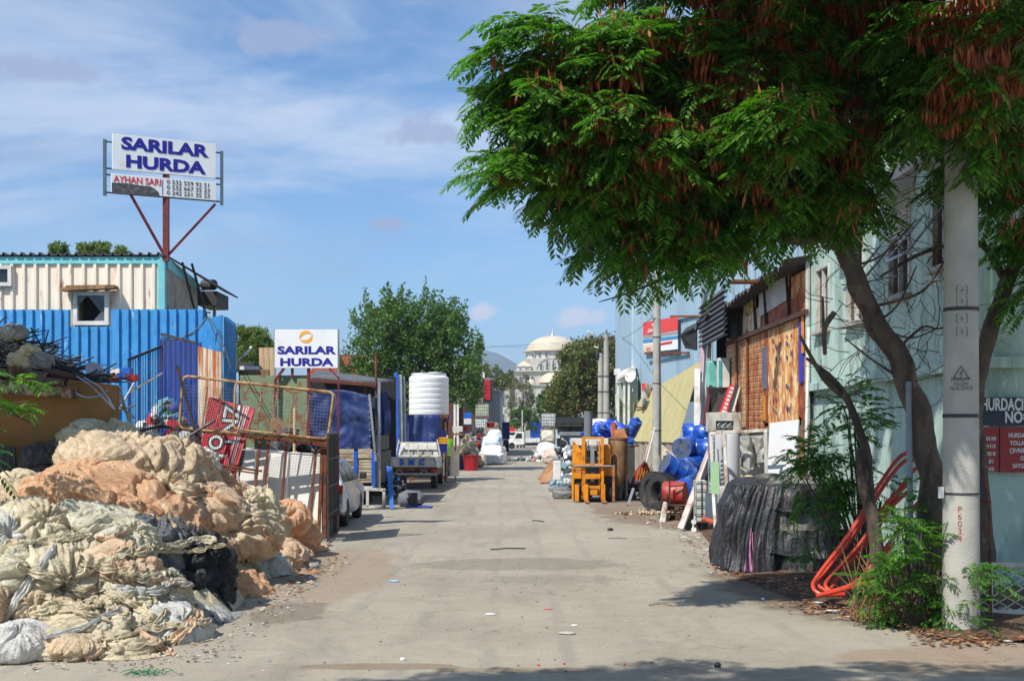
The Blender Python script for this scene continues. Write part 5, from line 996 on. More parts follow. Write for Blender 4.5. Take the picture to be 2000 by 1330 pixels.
for i,(px,py,w_,h_,mt,lb_) in enumerate(((913,812,.35,.3,m_blue,'small blue box on the pile right of the brown hut'),(913,823,.35,.3,m_white,'white box below the small blue box right of the brown hut'))): mb=MB(); mb.box(P(px,py,75),(w_*1.4,.5,h_*1.2)); one('storage_box',lb_,'box',mb,mt,P(px,py,75),bev=.02)
mb=MB(); mb.bb((XY(905,82).x,82,0),(XY(926,82).x,83.5,P(0,775,82).z)); one('dark_shed','dark shed between the brown hut and the caged containers','shed',mb,M('dark_shed_wall',srgb(52,50,52),.8),XY(915,82.5))
t=T('roof_gable','pale gable roof above the workshops on the left','roof',XY(932,110)); 
panel('glazed_gable','pale grey-blue gable wall above the caged containers',928,944,740,775,105,M('pale_gable',srgb(150,160,166),.6),.1,zlo=2,py0b=762); bpy.data.objects.remove(t.o)
mb=MB(); 
for x in (938,945): mb.beam(P(x,760,103),P(x,728,103),.12)
for y in range(728,760,6): mb.beam(P(938,y,103),P(945,y,103),.08)
one('roof_ladder','white ladder rack standing on the roofs above the caged containers','ladder',mb,m_white,P(941,760,103))
# vehicles far away
t=T('dump_truck','dark blue dump truck with red cab sign parked before the far junction','truck',XY(980,120),0); s=120/F; o_=XY(980,120)
mb=MB(); mb.bb((-.7,0,1.2),(.75,3.4,2.9)); 
for k in range(5): mb.bb((-.7+k*.36-.03,-.05,1.2),(-.7+k*.36+.03,0,2.9))
t.part('tipper_body',mb,M('dark_blue_truck',srgb(22,26,96),.45),bev=.03); mb=MB(); mb.bb((-.6,.1,.55),(.65,5,1.15)); t.part('chassis',mb,m_black)
for x in (-.5,.55): 
    for y in (.9,4.2): wheel(t,x,y,.48,.28,1 if x>0 else -1)
t=T('small_van','white van with a red sign board on its roof in front of the far wall','van',XY(999,150),0); mb=MB(); mb.bb((-.85,-1.6,.35),(.9,1.6,1.5)); mb.bb((-.75,-1.2,1.5),(.8,1.4,1.95)); t.part('body',mb,m_white,bev=.08); mb=MB(); mb.bb((-.65,-1.24,1.52),(.7,-1.19,1.88)); t.part('windscreen',mb,m_glass)
for x in (-.7,.75): wheel(t,x,-1.0,.33,.2,1 if x>0 else -1)
mb=MB(); mb.bb((XY(994,149).x,149,P(0,845,149).z),(XY(1006,149).x,149.1,P(0,830,149).z)); mb.beam(XY(1000,149.05,0),P(1000,845,149.05),.1); o=one('red_sign','small red sign board behind the white truck','sign',mb,m_redl,XY(1000,149)); 
def lorry(lb,px,Y):
    t=T('flatbed_truck',lb,'truck',(XY(px,Y).x,Y,0),0)  # faces -X
    ca=[(-2.5,.5),(-2.52,.75),(-2.35,1.0),(-1.55,1.15),(-1.25,1.78),(-1.05,1.92),(-.25,1.92),(-.2,.5),(-1.2,.45)]
    mb=MB(); n=len(ca); V=[(x,-.85,z) for x,z in ca]+[(x,.85,z) for x,z in ca]; mb.add(V,[tuple(range(n)),tuple(range(n,2*n))[::-1]]+[(i,i+n,(i+1)%n+n,(i+1)%n) for i in range(n)]); t.part('cab',mb,m_white,bev=.05)
    mb=MB(); mb.slab([(-1.3,-.87,1.2),(-.5,-.87,1.2),(-.5,-.87,1.75),(-1.08,-.87,1.75)],.02); t.part('side_window',mb,m_glass)
    mb=MB(); mb.bb((-.1,-.9,.72),(3.2,.9,.8)); mb.bb((-.1,-.92,.8),(3.2,-.88,1.2)); mb.bb((-.1,.88,.8),(3.2,.92,1.2)); mb.bb((-.12,-.9,.8),(-.06,.9,1.35)); t.part('cargo_bed',mb,m_white,bev=.01)
    mb=MB(); mb.bb((-1.1,-.5,.4),(3.1,.5,.68)); t.part('chassis',mb,m_black); mb=MB(); mb.bb((-2.58,-.85,.42),(-2.45,.85,.6)); t.part('bumper',mb,m_black)
    for x in (-1.65,2.3):
        for y in (-.75,.75):
            mb=MB(); r=.36; mb.lathe([(r*.6,-.1),(r,-.1),(r,.1),(r*.6,.1)],(x,y,r),22,(0,1,0)); wl=t.part('wheel',mb,m_rubber,smooth=True); mb=MB(); mb.lathe([(r*.62,-.08),(r*.3,-.06),(.01,-.1)],(x,y,r),16,(0,1,0)); t.part('rim',mb,m_white,par=wl)
    return t
lorry('white flatbed truck crossing at the far end of the street, facing left',1028,139)
t=T('blue_container','blue slatted skip container behind the white flatbed truck','container',XY(1047,146)); mb=MB(); w0,w1=XY(1036,146).x-XY(1047,146).x,1.0
mb.bb((w0,0,.6),(w1,2,P(0,822,146).z)); t.part('body',mb,M('sky_blue_paint',srgb(30,96,190),.5)); mb=MB()
for k in range(7): mb.bb((w0-.02,-.07,.8+k*.35),(w1,-.002,.95+k*.35))
t.part('ribs',mb,M('light_blue_paint',srgb(60,130,215),.5))
mb=MB(); mb.bb((XY(1040,150).x,150,2),(XY(1054,150).x,150.5,P(0,816,150).z)); one('dark_box','dark box roof edge showing above the blue slatted container','box',mb,m_black,XY(1047,150,2))
mb=MB(); mb.beam(XY(1003,152),P(1003,815,152),.12); mb.beam(P(1003,815,152),P(1007,816,152),.1); one('lamp_post','thin lamp post in front of the mosque trees','lamp post',mb,m_grey,XY(1003,152))
mb=MB(); mb.beam(XY(1020,141),P(1020,800,141),.14); one('pale_post','pale thin post rising behind the white flatbed truck','post',mb,m_conc,XY(1020,141))
mb=MB(); mb.bb((XY(960,165).x,165,0),(XY(1120,165).x,165.3,2.2)); one('far_wall','low pale wall closing the street before the mosque','wall',mb,m_conc,XY(1040,165))
# ================= RIGHT SIDE
m_green=M('mint_render',srgb(176,200,188),.85,0,.1,1.2,c2=srgb(138,160,148),t=.53,s2=2,st=(1,1,.3),c3=srgb(196,214,204),t3=.6,bump=.5,bs=45,rnd=0)
XG=6.05; YN=15.7; YFR=25.0; ZR=6.6
t=T('green_building','mint-green rendered two-storey building on the right with hooded windows','building',(XG+3,20,0))
wins=[(24.4,23.4,3.95,5.2),(22.15,21.1,3.9,5.35),(19.7,18.65,4.1,5.4),(17.65,16.75,4.3,5.5)]
mb=MB(); ys=[YN]+sorted([y for w_ in wins for y in w_[:2]])+[YFR]
for i in range(len(ys)-1):
    y0,y1=ys[i],ys[i+1]; W=[w_ for w_ in wins if abs(w_[1]-y0)<.01]
    segs=[(2.95,ZR)] if not W else [(2.95,W[0][2]),(W[0][3],ZR)]
    for z0,z1 in segs: mb.bb((XG,y0,z0),(XG+.22,y1,z1))
mb.bb((XG+.06,YN+.03,0),(XG+.3,YFR,2.80)); mb.bb((XG+.22,YN,2.8),(XG+9,YN+.25,ZR)); mb.bb((XG+.3,YN+.05,0),(XG+9,YN+.25,2.8)); mb.bb((XG,YFR-.02,0),(XG+9,YFR+.2,ZR)); t.part('wall',mb,m_green,world=True)
mb=MB(); mb.bb((XG-.10,YN-.1,2.80),(XG+.3,YFR,2.95)); mb.bb((XG+.3,YN-.1,2.80),(XG+9,YN-.003,2.95)); mb.bb((XG-.06,YN-.06,ZR),(XG+.3,YFR+.2,ZR+.16)); mb.bb((XG+.3,YN-.06,ZR),(XG+9,YN+.3,ZR+.16)); t.part('ledge',mb,m_green,world=True,bev=.01)
mb=MB(); mb.bb((XG+.6,YN+.3,2.9),(XG+.65,YFR-.1,ZR-.1)); mb.bb((XG+.2,YN+.2,ZR-.1),(XG+9,YFR,ZR-.02)); t.part('interior',mb,m_dark,world=True)
mb=MB(); mb.cyl((XG-.06,YFR-.12,0),(XG-.06,YFR-.12,ZR),.05,10); t.part('drainpipe',mb,M('pale_grey_pipe',srgb(180,190,186),.6),world=True); mb=MB(); mb.cyl((XG+.0,YN-.10,2.96),(XG+.0,YN-.10,ZR),.05,10); t.part('drainpipe',mb,M('pale_green_pipe',srgb(170,205,176),.6),world=True)
m_curt=M('green_curtain',srgb(60,110,84),.9,0,.3,8,st=(1,8,1))
for i,(ya,yb,za,zb2) in enumerate(wins):
    mb=MB(); x=XG-.03; f=.05
    mb.bb((x,yb,za),(x+.1,ya,za+f)); mb.bb((x,yb,zb2-f),(x+.1,ya,zb2)); mb.bb((x,yb,za+f),(x+.1,yb+f,zb2-f)); mb.bb((x,ya-f,za+f),(x+.1,ya,zb2-f)); mb.bb((x+.01,(ya+yb)/2-.02,za+f),(x+.08,(ya+yb)/2+.02,zb2-f)); fr=t.part('window',mb,m_wdirt,world=True,bev=.003)
    mb=MB(); mb.bb((XG+.05,yb+f,za+f),(XG+.056,ya-f,zb2-f)); t.part('pane',mb,m_glass,fr,world=True)
    mb=MB(); mb.bb((XG+.12,yb+.05,za+.05),(XG+.14,ya-.05,za+.55)); t.part('curtain',mb,m_curt,fr,world=True)
    mb=MB(); mb.bb((XG-.13,yb-.06,za-.06),(XG+.02,ya+.06,za)); t.part('sill',mb,m_conc,fr,world=True,bev=.005)
m_hood=M('pale_hood_board',srgb(196,192,184),.7,c2=srgb(150,140,124),t=.6)
for (y0,y1,z0,z1,d) in ((18.4,19.9,5.50,5.95,.5),(16.5,17.9,5.62,6.15,.55),(21.0,22.3,5.42,5.7,.35)):
    mb=MB(); mb.add([(XG-.01,y0,z0+.18),(XG-d,y0,z0),(XG-d,y0,z1-.1),(XG-.01,y0,z1),(XG-.01,y1,z0+.18),(XG-d,y1,z0),(XG-d,y1,z1-.1),(XG-.01,y1,z1)],[(0,1,2,3),(7,6,5,4),(1,5,6,2),(3,2,6,7),(0,4,5,1),(0,3,7,4)]); t.part('window_hood',mb,m_hood,world=True)
mb=MB()
for k in range(9): mb.bb((XG-.045,18.7,5.36-k*.055),(XG-.032,19.65,5.40-k*.055))
t.part('roller_shutter',mb,m_hood,world=True)
mb=MB()   # swung-out awning frames
for (y,z) in ((19.2,5.0),(17.0,5.15)):
    if mb.v: t.part('awning_frame',mb,m_galv,world=True); mb=MB()
    a=Vector((XG-.05,y,z)); b=Vector((XG-.75,y-.5,z-.75)); mb.beam(a,b,.03); mb.beam(a+Vector((0,.9,0)),b+Vector((0,.9,0)),.03); mb.beam(b,b+Vector((0,.9,0)),.03); mb.beam(b,Vector((XG-.03,y-.4,z-.6)),.025)
t.part('awning_frame',mb,m_galv,world=True)
# signs on the front face of the green building
sy=YN-.02; t=T('address_sign','dark navy sign with large white capitals on the green building beside the concrete pole','sign',(P(1960,800,sy).x,sy,1.9)); q=lambda px,py,o=0:P(px,py,sy-o)
mb=MB(); mb.slab([q(1908,831),q(2012,831),q(2012,776),q(1908,776)],-.04); mb.v=[(x,y-.04,z) for x,y,z in mb.v]; bd=t.part('panel',mb,M('navy_sign',srgb(18,30,58),.4,0,.08,bump=0),world=True)
text(t,'lettering','HURDACIL',.215,m_wl,Vector(q(1911,801))+Vector((0,-.086,0)),(1,0,.0),EZ,bd,.57,.006); text(t,'lettering','NO=',.20,m_wl,Vector(q(1957,825))+Vector((0,-.086,0)),(1,0,0),EZ,bd,.72,.006)
m_rs=M('dark_red_sign',srgb(150,26,28),.45,0,.1,bump=0,rnd=0)
t=T('notice_sign','red notice board with white capitals under the navy sign','sign',(P(1980,880,sy).x,sy,1.5)); mb=MB(); mb.slab([q(1949,922),q(2012,922),q(2012,834),q(1949,834)],-.03); mb.v=[(x,y-.04,z) for x,y,z in mb.v]; bd=t.part('panel',mb,m_rs,world=True)
for i,(s_,x_) in enumerate((('HURDACI',1965),('YOLLARIMI',1968),('ÇEVREMİZİ',1967),('OLMA',1988),('SAYGILAR',1973))): text(t,'lettering',s_,.078,m_wl,Vector(q(x_,854+i*14.8))+Vector((0,-.075,0)),(1,0,0),EZ,bd,.75,.002)
t=T('notice_sign','narrow red notice board with blurred white lines beside the concrete pole','sign',(P(1930,880,sy).x,sy,1.5)); mb=MB(); mb.slab([q(1910,921),q(1946,921),q(1946,834),q(1910,834)],-.03); mb.v=[(x,y-.04,z) for x,y,z in mb.v]; bd=t.part('panel',mb,m_rs,world=True)
random.seed(2)
for r_ in range(5):
    mb=MB(); x=1914+(r_>2)*5; 
    while x<1940-(r_>2)*4:
        w_=random.choice([1.2,1.8]); p=q(x,860+r_*14.8); mb.bb((p.x,sy-.077,p.z),(p.x+w_/F*sy,sy-.068,p.z+.05)); 
        if random.random()<.6: mb.bb((p.x,sy-.077,p.z+.02),(p.x+2.6/F*sy,sy-.068,p.z+.03))
        x+=random.choice([2.9,3.3,4.6])
    t.part('lettering',mb,m_wl,bd,world=True)
# fence with diamond mesh
YM=13.1; t=T('mesh_barrier','low white-framed diamond mesh barrier right of the concrete pole','fence',XY(1975,YM)); x0,x1=XY(1905,YM).x,XY(2075,YM).x; z0,z1=.08,P(0,1098,YM).z
mb=MB(); mb.bb((x0,YM-.03,z1-.05),(x1,YM+.03,z1)); mb.bb((x0+.15,YM-.02,z0-.03),(x1,YM+.02,z0+.02)); mb.beam((XY(1936,YM).x,YM,0),(XY(1936,YM).x,YM,z1-.05),.03); mb.beam((x1,YM,0),(x1,YM,z1),.04); t.part('frame',mb,m_wdirt,world=True,bev=.004)
mb=MB(); dx=.085;dz=.05; nx=int((x1-x0)/dx); nz2=int((z1-.05-z0)/dz)
for i in range(nx):
    for j in range(nz2):
        a=x0+i*dx; b=z0+j*dz; s_=1 if (i+j)%2 else -1; mb.beam((a,YM,b+(dz if s_<0 else 0)),(a+dx,YM,b+(0 if s_<0 else dz)),.008)
t.part('diamond_mesh',mb,m_white,world=True)
mb=MB(); mb.tube([XY(1936,13,.0),P(1932,990,13.0),P(1918,900,13.1)],.014,5); mb.beam(P(1912,975,13.2),P(1935,982,13.1),.03); one('leaning_rod','thin rod leaning behind the concrete pole above the mesh barrier','rod',mb,m_rust,XY(1936,13))
mb=MB(); mb.slab([P(1900,878,13.6),P(1916,878,13.6),P(1930,978,13.5),P(1900,978,13.5)],.02); one('dark_board','dark triangular board behind the concrete pole','board',mb,m_black,P(1915,960,13.6))
# concrete pole
YP=12.2; t=T('concrete_pole','large round concrete pole in the right foreground with black bands and a warning stencil','pole',XY(1877,YP)); mb=MB()
mb.lathe([(.182,-.1),(.178,.6),(.165,3),(.15,5.5),(.13,9.5)],(0,0,0),40); t.part('shaft',mb,m_conc,smooth=True)
def prad(z): return .182-.0055*z
for z in (P(0,605,YP).z,P(0,812,YP).z,P(0,963,YP).z):
    mb=MB(); r_=prad(z)+.006; hh_=.018 if z>1.6 else .010; mb.lathe([(r_-.02,z-hh_),(r_,z-hh_),(r_,z+hh_),(r_-.02,z+hh_)],(0,0,0),40,cap=False); t.part('band',mb,m_iron,smooth=True)
def onpole(name,s_,size,mat,px,z,vert=False):   # small lettering wrapped on the shaft
    cu=bpy.data.curves.new(name,'FONT'); cu.body=s_; cu.size=size; cu.extrude=.001; cu.align_x='CENTER'; cu.resolution_u=2; ob=bpy.data.objects.new('tmp',cu); COL.objects.link(ob); dg=bpy.context.evaluated_depsgraph_get(); me=bpy.data.meshes.new_from_object(ob.evaluated_get(dg)); bpy.data.objects.remove(ob)
    a0=(px-1877)/F*YP/.17-.355
    for v in me.vertices:
        x,y=v.co.x,v.co.y; a=x/.17+a0; r_=prad(z+y)+.0025+v.co.z; v.co=(r_*math.sin(a),-r_*math.cos(a),z+y)
    me.materials.clear(); me.materials.append(mat); me.name=name; t.part(name,me,mat)
m_faint=M('faded_black_stencil',(.16,.16,.15),.8); m_fred=M('faded_red_paint',srgb(170,84,70),.8)
a0=0
for s_,sz,z in (('DİKKAT!',.05,P(0,745,YP).z),('ÖLÜM',.05,P(0,750.5,YP).z-.02),('TEHLİKESİ',.05,P(0,757,YP).z-.03)): onpole('stencil',s_,sz,m_faint,1877,z)
for i,c in enumerate('P6034'): onpole('number',c,.085,m_fred,1877-2,P(0,998+i*14,YP).z)
mb=MB(); zc=P(0,733,YP).z; 
tri=[(0,.085),(-.075,-.04),(.075,-.04)]
def pp(x,z_,o=.004): a=x/.17-.355; r_=prad(z_)+o; return (r_*math.sin(a),-r_*math.cos(a),z_)
for i in range(3):
    a,b=tri[i],tri[(i+1)%3]
    for k in range(5): p=(a[0]+(b[0]-a[0])*k/5,a[1]+(b[1]-a[1])*k/5); q2=(a[0]+(b[0]-a[0])*(k+1)/5,a[1]+(b[1]-a[1])*(k+1)/5); mb.beam(pp(p[0],zc+p[1]),pp(q2[0],zc+q2[1]),.010,.004)
mb.beam(pp(.012,zc+.045),pp(-.014,zc+.012),.008,.004); mb.beam(pp(-.014,zc+.012),pp(.014,zc+.014),.008,.004); mb.beam(pp(.014,zc+.014),pp(-.008,zc-.022),.008,.004); t.part('warning_triangle',mb,m_blk)
for k,py in enumerate((570,592,625,650)): 
    mb=MB(); z=P(0,py,YP).z
    for a,b in (((-.05,-.045),(.05,-.045)),((.05,-.045),(.05,.045)),((.05,.045),(-.05,.045)),((-.05,.045),(-.05,-.045)),((-.03,0),(.03,0)),((0,-.03),(0,.03))): mb.beam(pp(a[0]+.01,z+a[1],.003),pp(b[0]+.01,z+b[1],.003),.005,.003)
    t.part('stencil_mark',mb,m_faint)
mb=MB(); mb.bb((-.235,-.06,P(0,972,YP).z),(-.19,-.02,P(0,950,YP).z)); t.part('tag',mb,m_white)
# thin grey pipe
t=T('thin_pipe_post','thin grey pipe post with whitish foot in front of the tree trunk','post',XY(1778,12.9)); mb=MB(); mb.tube([XY(1776,12.9,-.02)-XY(1778,12.9),Vector((0,0,1.2)),Vector((-.02,0,2.52))],.030,12); t.part('pipe',mb,M('grey_blue_pipe',srgb(128,138,150),.5),smooth=True); mb=MB(); mb.lathe([(.034,0),(.034,.42)],(.0,0,0),12); mb.box((-.03,0,.02),(.12,.12,.05)); t.part('white_foot',mb,m_wdirt,smooth=True)
# orange-red conduit bundles
m_cond=M('orange_red_conduit',srgb(196,62,36),.4,0,.2,2,c2=srgb(150,44,30),t=.58,bump=.02,rnd=.1)
grp='orange-red conduits leaning in loops by the tree'
def cond(lb,pts,r=.024):
    pp_=[P(x,y,Y) for x,y,Y in pts]; o=[]
    for i in range(len(pp_)-1):
        for k in range(7):
            u_=k/7; p0=pp_[max(i-1,0)];p1=pp_[i];p2=pp_[i+1];p3=pp_[min(i+2,len(pp_)-1)]; o.append(.5*((2*p1)+(p2-p0)*u_+(2*p0-5*p1+4*p2-p3)*u_*u_+(3*p1-p0-3*p2+p3)*u_**3))
    o.append(pp_[-1]); mb=MB(); mb.tube(o,r,9); one('conduit',lb,'conduit',mb,m_cond,pp_[len(pp_)//2],group=grp,smooth=True)
cond('outermost orange-red conduit loop, its bend lowest at the left',[(1790,888,14.6),(1760,890,14.6),(1715,950,14.3),(1660,1040,14.1),(1600,1120,14),(1588,1145,13.9),(1605,1160,13.8),(1650,1160,13.8)])
cond('second orange-red conduit running beside the outermost loop',[(1800,900,14.7),(1765,902,14.7),(1722,955,14.4),(1668,1045,14.2),(1608,1122,14.1),(1598,1142,14),(1618,1156,13.9)])
cond('middle orange-red conduit loop ending against the trunk',[(1772,945,14.5),(1730,985,14.4),(1680,1060,14.2),(1625,1120,14.1),(1613,1145,14),(1640,1162,13.9)])
cond('inner orange-red conduit beside the middle loop',[(1780,955,14.6),(1738,993,14.5),(1690,1062,14.3),(1636,1128,14.2),(1622,1150,14.05)])
cond('straight orange-red conduit crossing low from the left bend to the shrub',[(1594,1163,13.7),(1650,1150,13.7),(1700,1132,13.8),(1740,1085,13.9)])
cond('short orange-red conduit lying on the ground toward the shrub',[(1610,1158,13.85),(1665,1140,13.8),(1712,1100,13.9),(1745,1060,14)])
cond('rear orange-red conduit rising steeply behind the thin grey pipe',[(1700,1060,14.5),(1740,985,14.6),(1775,930,14.7),(1800,905,14.8)])
cond('rearmost orange-red conduit, low, bending behind the shrub',[(1690,1120,14.1),(1730,1070,14.2),(1790,985,14.4),(1806,980,14.5)])
# netted mound
t=T('netted_mound','large heap covered with black shade netting, grey cloth showing beneath','covered heap',(4.02,18.3,0)); nu,nv=150,70; th=np.linspace(0,2*math.pi,nu,endpoint=False); V=[]
for j in range(nv):
    f=j/(nv-1); z_=1.27*math.sin(min(1,f*1.12)*math.pi/2)**.9 ; rr=np.interp(f,[0,.25,.55,.72,.85,1],[1.10,1.02,.95,.90,.74,.0])
    a=np.abs(np.cos(th))**.6*np.sign(np.cos(th)); b=np.abs(np.sin(th))**.6*np.sign(np.sin(th)); V.append(np.stack([a*rr*.70-.10*(1-f)*(np.cos(th)<0),b*rr*.95,np.full(nu,z_)],1))
V=np.concatenate(V); ang=np.arctan2(V[:,1],V[:,0]); q=np.stack([np.cos(ang)*2.2,np.sin(ang)*2.2,V[:,2]*.7],1); fold=(1-np.minimum(1,np.abs(pn(q*np.array([2.6,2.6,1.0]),3))*3.2))*.11*np.clip(1.35-V[:,2],.25,1)+(1-np.minimum(1,np.abs(pn(q*np.array([5,5,1.6])+7,4))*3))*.045+pn(V*1.2,5)*.10+pn(V*2.6,9)*.08+pn(V*6,8)*.03
n_=nz_(V*np.array([1,1,.3])); V=V+n_*fold[:,None]; V[:,2]=np.maximum(V[:,2],0)
k=NT('black_shade_netting'); v=k.co(); s3=k.n('SeparateXYZ'); k.l(v,s3.inputs[0])
cloth=k.mix(k.ramp(k.noise(v,9,6),.35,.65),srgb(142,138,128),srgb(92,90,84)); net=k.mix(k.ramp(k.noise(v,40,3),.4,.6),(.012,.012,.014),(.035,.035,.038))
msk=k.math('MULTIPLY',k.ramp(k.noise(k.co((1.2,1.2,1.0)),1.1,5,.6,.6),.40,.46),k.ramp(s3.outputs[0],-.45,-.3)); cur=k.mix(msk,net,cloth); cur=k.mix(k.ramp(k.noise(k.co((6,6,.6)),1.6,4),.60,.66,0,.5),cur,(.12,.115,.11)); k.l(cur,k.b.inputs['Base Color']); k.b.inputs['Roughness'].default_value=.6
k.bump(k.math('ADD',k.noise(k.co((9,9,1.2)),2.2,5,.6,.5),k.math('MULTIPLY',k.noise(v,120,2),.3)),.8,.04)
t.part('netting',gridmesh('netting',V,nu,nv,k.m,True),k.m)
k2=NT('black_net_drape'); v2=k2.co(); k2.l(k2.mix(k2.ramp(k2.noise(v2,30,3),.4,.6),(.010,.010,.012),(.04,.04,.043)),k2.b.inputs['Base Color']); k2.b.inputs['Roughness'].default_value=.42; k2.bump(k2.noise(k2.co((10,10,1.5)),2.5,5,.6,.5),.6,.03)
for nm_,a0_,a1_,f0_,f1_,sd2 in (('net_drape',168,262,0,.74,1),('net_drape',255,350,.40,.78,2),('net_drape',258,345,.10,.26,3)):
    A_=np.radians(np.linspace(a0_,a1_,130)); Fv=np.linspace(f0_,f1_,44); AA,FF=np.meshgrid(A_,Fv); AA=AA.ravel(); FF=FF.ravel()
    z_=1.27*np.sin(np.minimum(1,FF*1.12)*math.pi/2)**.9; rr=np.interp(FF,[0,.25,.55,.72,.85,1],[1.16,1.05,.98,.92,.76,.0]); a=np.abs(np.cos(AA))**.6*np.sign(np.cos(AA)); b=np.abs(np.sin(AA))**.6*np.sign(np.sin(AA))
    D=np.stack([a*rr*.74-.10*(1-FF)*(np.cos(AA)<0),b*rr*1.0,z_],1); qq=np.stack([AA*5.5+.25*np.sin(z_*4),FF*.9+0*AA,np.full(len(AA),sd2*3.)],1)
    fo=(1-np.minimum(1,np.abs(pn(qq,sd2))*3))*.15*np.clip(1.25-FF,.3,1.1)*(.35+1.1*np.abs(pn(np.stack([AA*1.7,FF*3,FF*0+sd2*7.],1),sd2+30))*2)+(1-np.minimum(1,np.abs(pn(qq*np.array([2.4,1.5,1]),sd2+5))*3))*.05+pn(D*2,sd2)*.08
    e_=np.minimum((AA-A_[0])/.5,(A_[-1]-AA)/.5).clip(0,1); fo=fo*(.4+.6*e_)+.02; nn2=nz_(D*np.array([1,1,.15])); D=D+nn2*fo[:,None]; D[:,2]+=pn(np.stack([AA*3,FF*0,FF*0+sd2],1),3)*.10*((FF-f0_)<.05)*(f0_>0); D[:,2]=np.maximum(D[:,2],.005)
    t.part(nm_,gridmesh(nm_,D,130,44,k2.m),k2.m,sol=.004)
mb=MB(); mb.grid(lambda u_,v_:(-.78+.14*u_*(1.1-v_)+.12*v_,-1.02-.12*(1-v_)+.03*math.sin(u_*7+v_*4),.03+.62*v_*(1-.12*u_)),6,14); t.part('pink_rag',mb,M('pink_rag',srgb(196,120,168),.8),smooth=True,sol=.01)
mb=MB(); mb.grid(lambda u_,v_:(-.66+.05*u_+.03*math.sin(v_*5),-1.0+.08*v_,.60+.26*v_),3,6); t.part('red_rag',mb,M('red_rag',srgb(190,60,70),.8),smooth=True,sol=.01)
# rust shack
XS=6.02; Y0,Y1=24.9,36.2; t=T('rusty_shack','tall patched shack wall of rusty sheets under a ragged dark roof','shack',(7,30,0))
LY=lambda px:XS/((px-1000)/F)   # depth on the shack plane
def sheet(name,px0,px1,zl0,zh0,zl1,zh1,mat,off=0,corr=0,par=None,label=None):
    ya,yb=LY(px0),LY(px1); mb=MB()
    if corr: mb.corr((XS-off,ya),(XS-off,yb),lambda u_:zl0+(zl1-zl0)*u_,lambda u_:zh0+(zh1-zh0)*u_,corr,.03,True)
    else: mb.slab([(XS-off,ya,zl0),(XS-off,ya,zh0),(XS-off,yb,zh1),(XS-off,yb,zl1)],.02)
    return t.part(name,mb,mat,par,world=True,label=label,sol=.004 if corr else 0)
Z=lambda px,py:P(px,py,LY(px)).z
m_rs1=M('rust_sheet_tan',srgb(208,160,100),.7,0,.15,2,c2=srgb(160,84,40),t=.5,w=.07,s2=2.4,st=(1,1.2,.35),c3=srgb(224,200,158),t3=.56,bump=.15)
m_rs2=M('rust_sheet_orange',srgb(186,96,44),.75,0,.25,2,c2=srgb(206,164,110),t=.52,w=.08,s2=3,st=(1,1,.6),c3=srgb(96,48,28),t3=.6,bump=.2)
m_rs3=M('rust_sheet_dark',srgb(136,66,40),.8,0,.3,2,c2=srgb(178,100,60),t=.55,s2=3,bump=.2); m_rs4=M('rust_sheet_pale',srgb(204,190,168),.7,0,.1,2,c2=srgb(170,100,56),t=.56,s2=3,st=(1,1,.4),bump=.1)
def wirep(px0,px1,z0,z1,py): pass
top=lambda px: 4.35+(1576-px)*.0012
bot=2.2
sheet('wall_panel',1420,1440,2.1,Z(1440,670)+.25,2.1,Z(1440,670)+.1,m_rs1); sheet('wall_panel',1443,1462,2.1,4.45,2.1,4.4,m_rs1); sheet('wall_panel',1464,1494,bot-.25,4.42,bot-.2,4.4,m_rs2)
for i,(a,b) in enumerate(((1503,1532),(1533,1560))): sheet('wall_panel',a,b,2.1,4.4,2.1,4.4,m_rs1,0,.16)
sheet('wall_panel',1494,1503,2.2,4.4,2.2,4.4,m_rs3,.01); sheet('wall_panel',1562,1580,2.3,4.9,2.2,4.6,m_rs3,0,.16)
sheet('painted_strip',1493.5,1500,3.0,4.0,3.0,4.0,M('grey_blue_board',srgb(88,104,134),.6),.03); sheet('painted_strip',1492,1498,2.25,2.85,2.25,2.85,m_orange,.03); sheet('painted_strip',1566,1573,3.0,4.25,3.0,4.25,M('graffiti_blue',srgb(36,60,190),.5),.04,label='blue painted strip'); sheet('painted_strip',1571,1575,3.6,4.5,3.6,4.5,m_orange,.045)
mb=MB(); random.seed(8)
for px in (1514,1520,1541,1546,1550):
    for k in range(8):
        if random.random()<.4: y=LY(px); z=2.45+k*.23+random.uniform(-.05,.05); h_=random.uniform(.05,.13); mb.bb((XS-.045,y,z),(XS-.04,y+random.uniform(.05,.14),z+h_))
t.part('faded_marks',mb,M('faded_blue_marks',srgb(96,96,140),.8),world=True)
for px0,px1,cc in ((1440,1443,m_rs3),(1462,1464.5,m_rs3)): sheet('stud',px0,px1,2.0,4.6,2.0,4.5,cc,.05)
# wire grid over the middle panels
mb=MB()
for k in range(16): z=2.15+k*.14; mb.tube([(XS-.05,LY(1494),z-.0),(XS-.05,LY(1470),z+.02),(XS-.05,LY(1425),z+.03)],.007,3,False)
t.part('wire_grid',mb,m_iron,world=True)
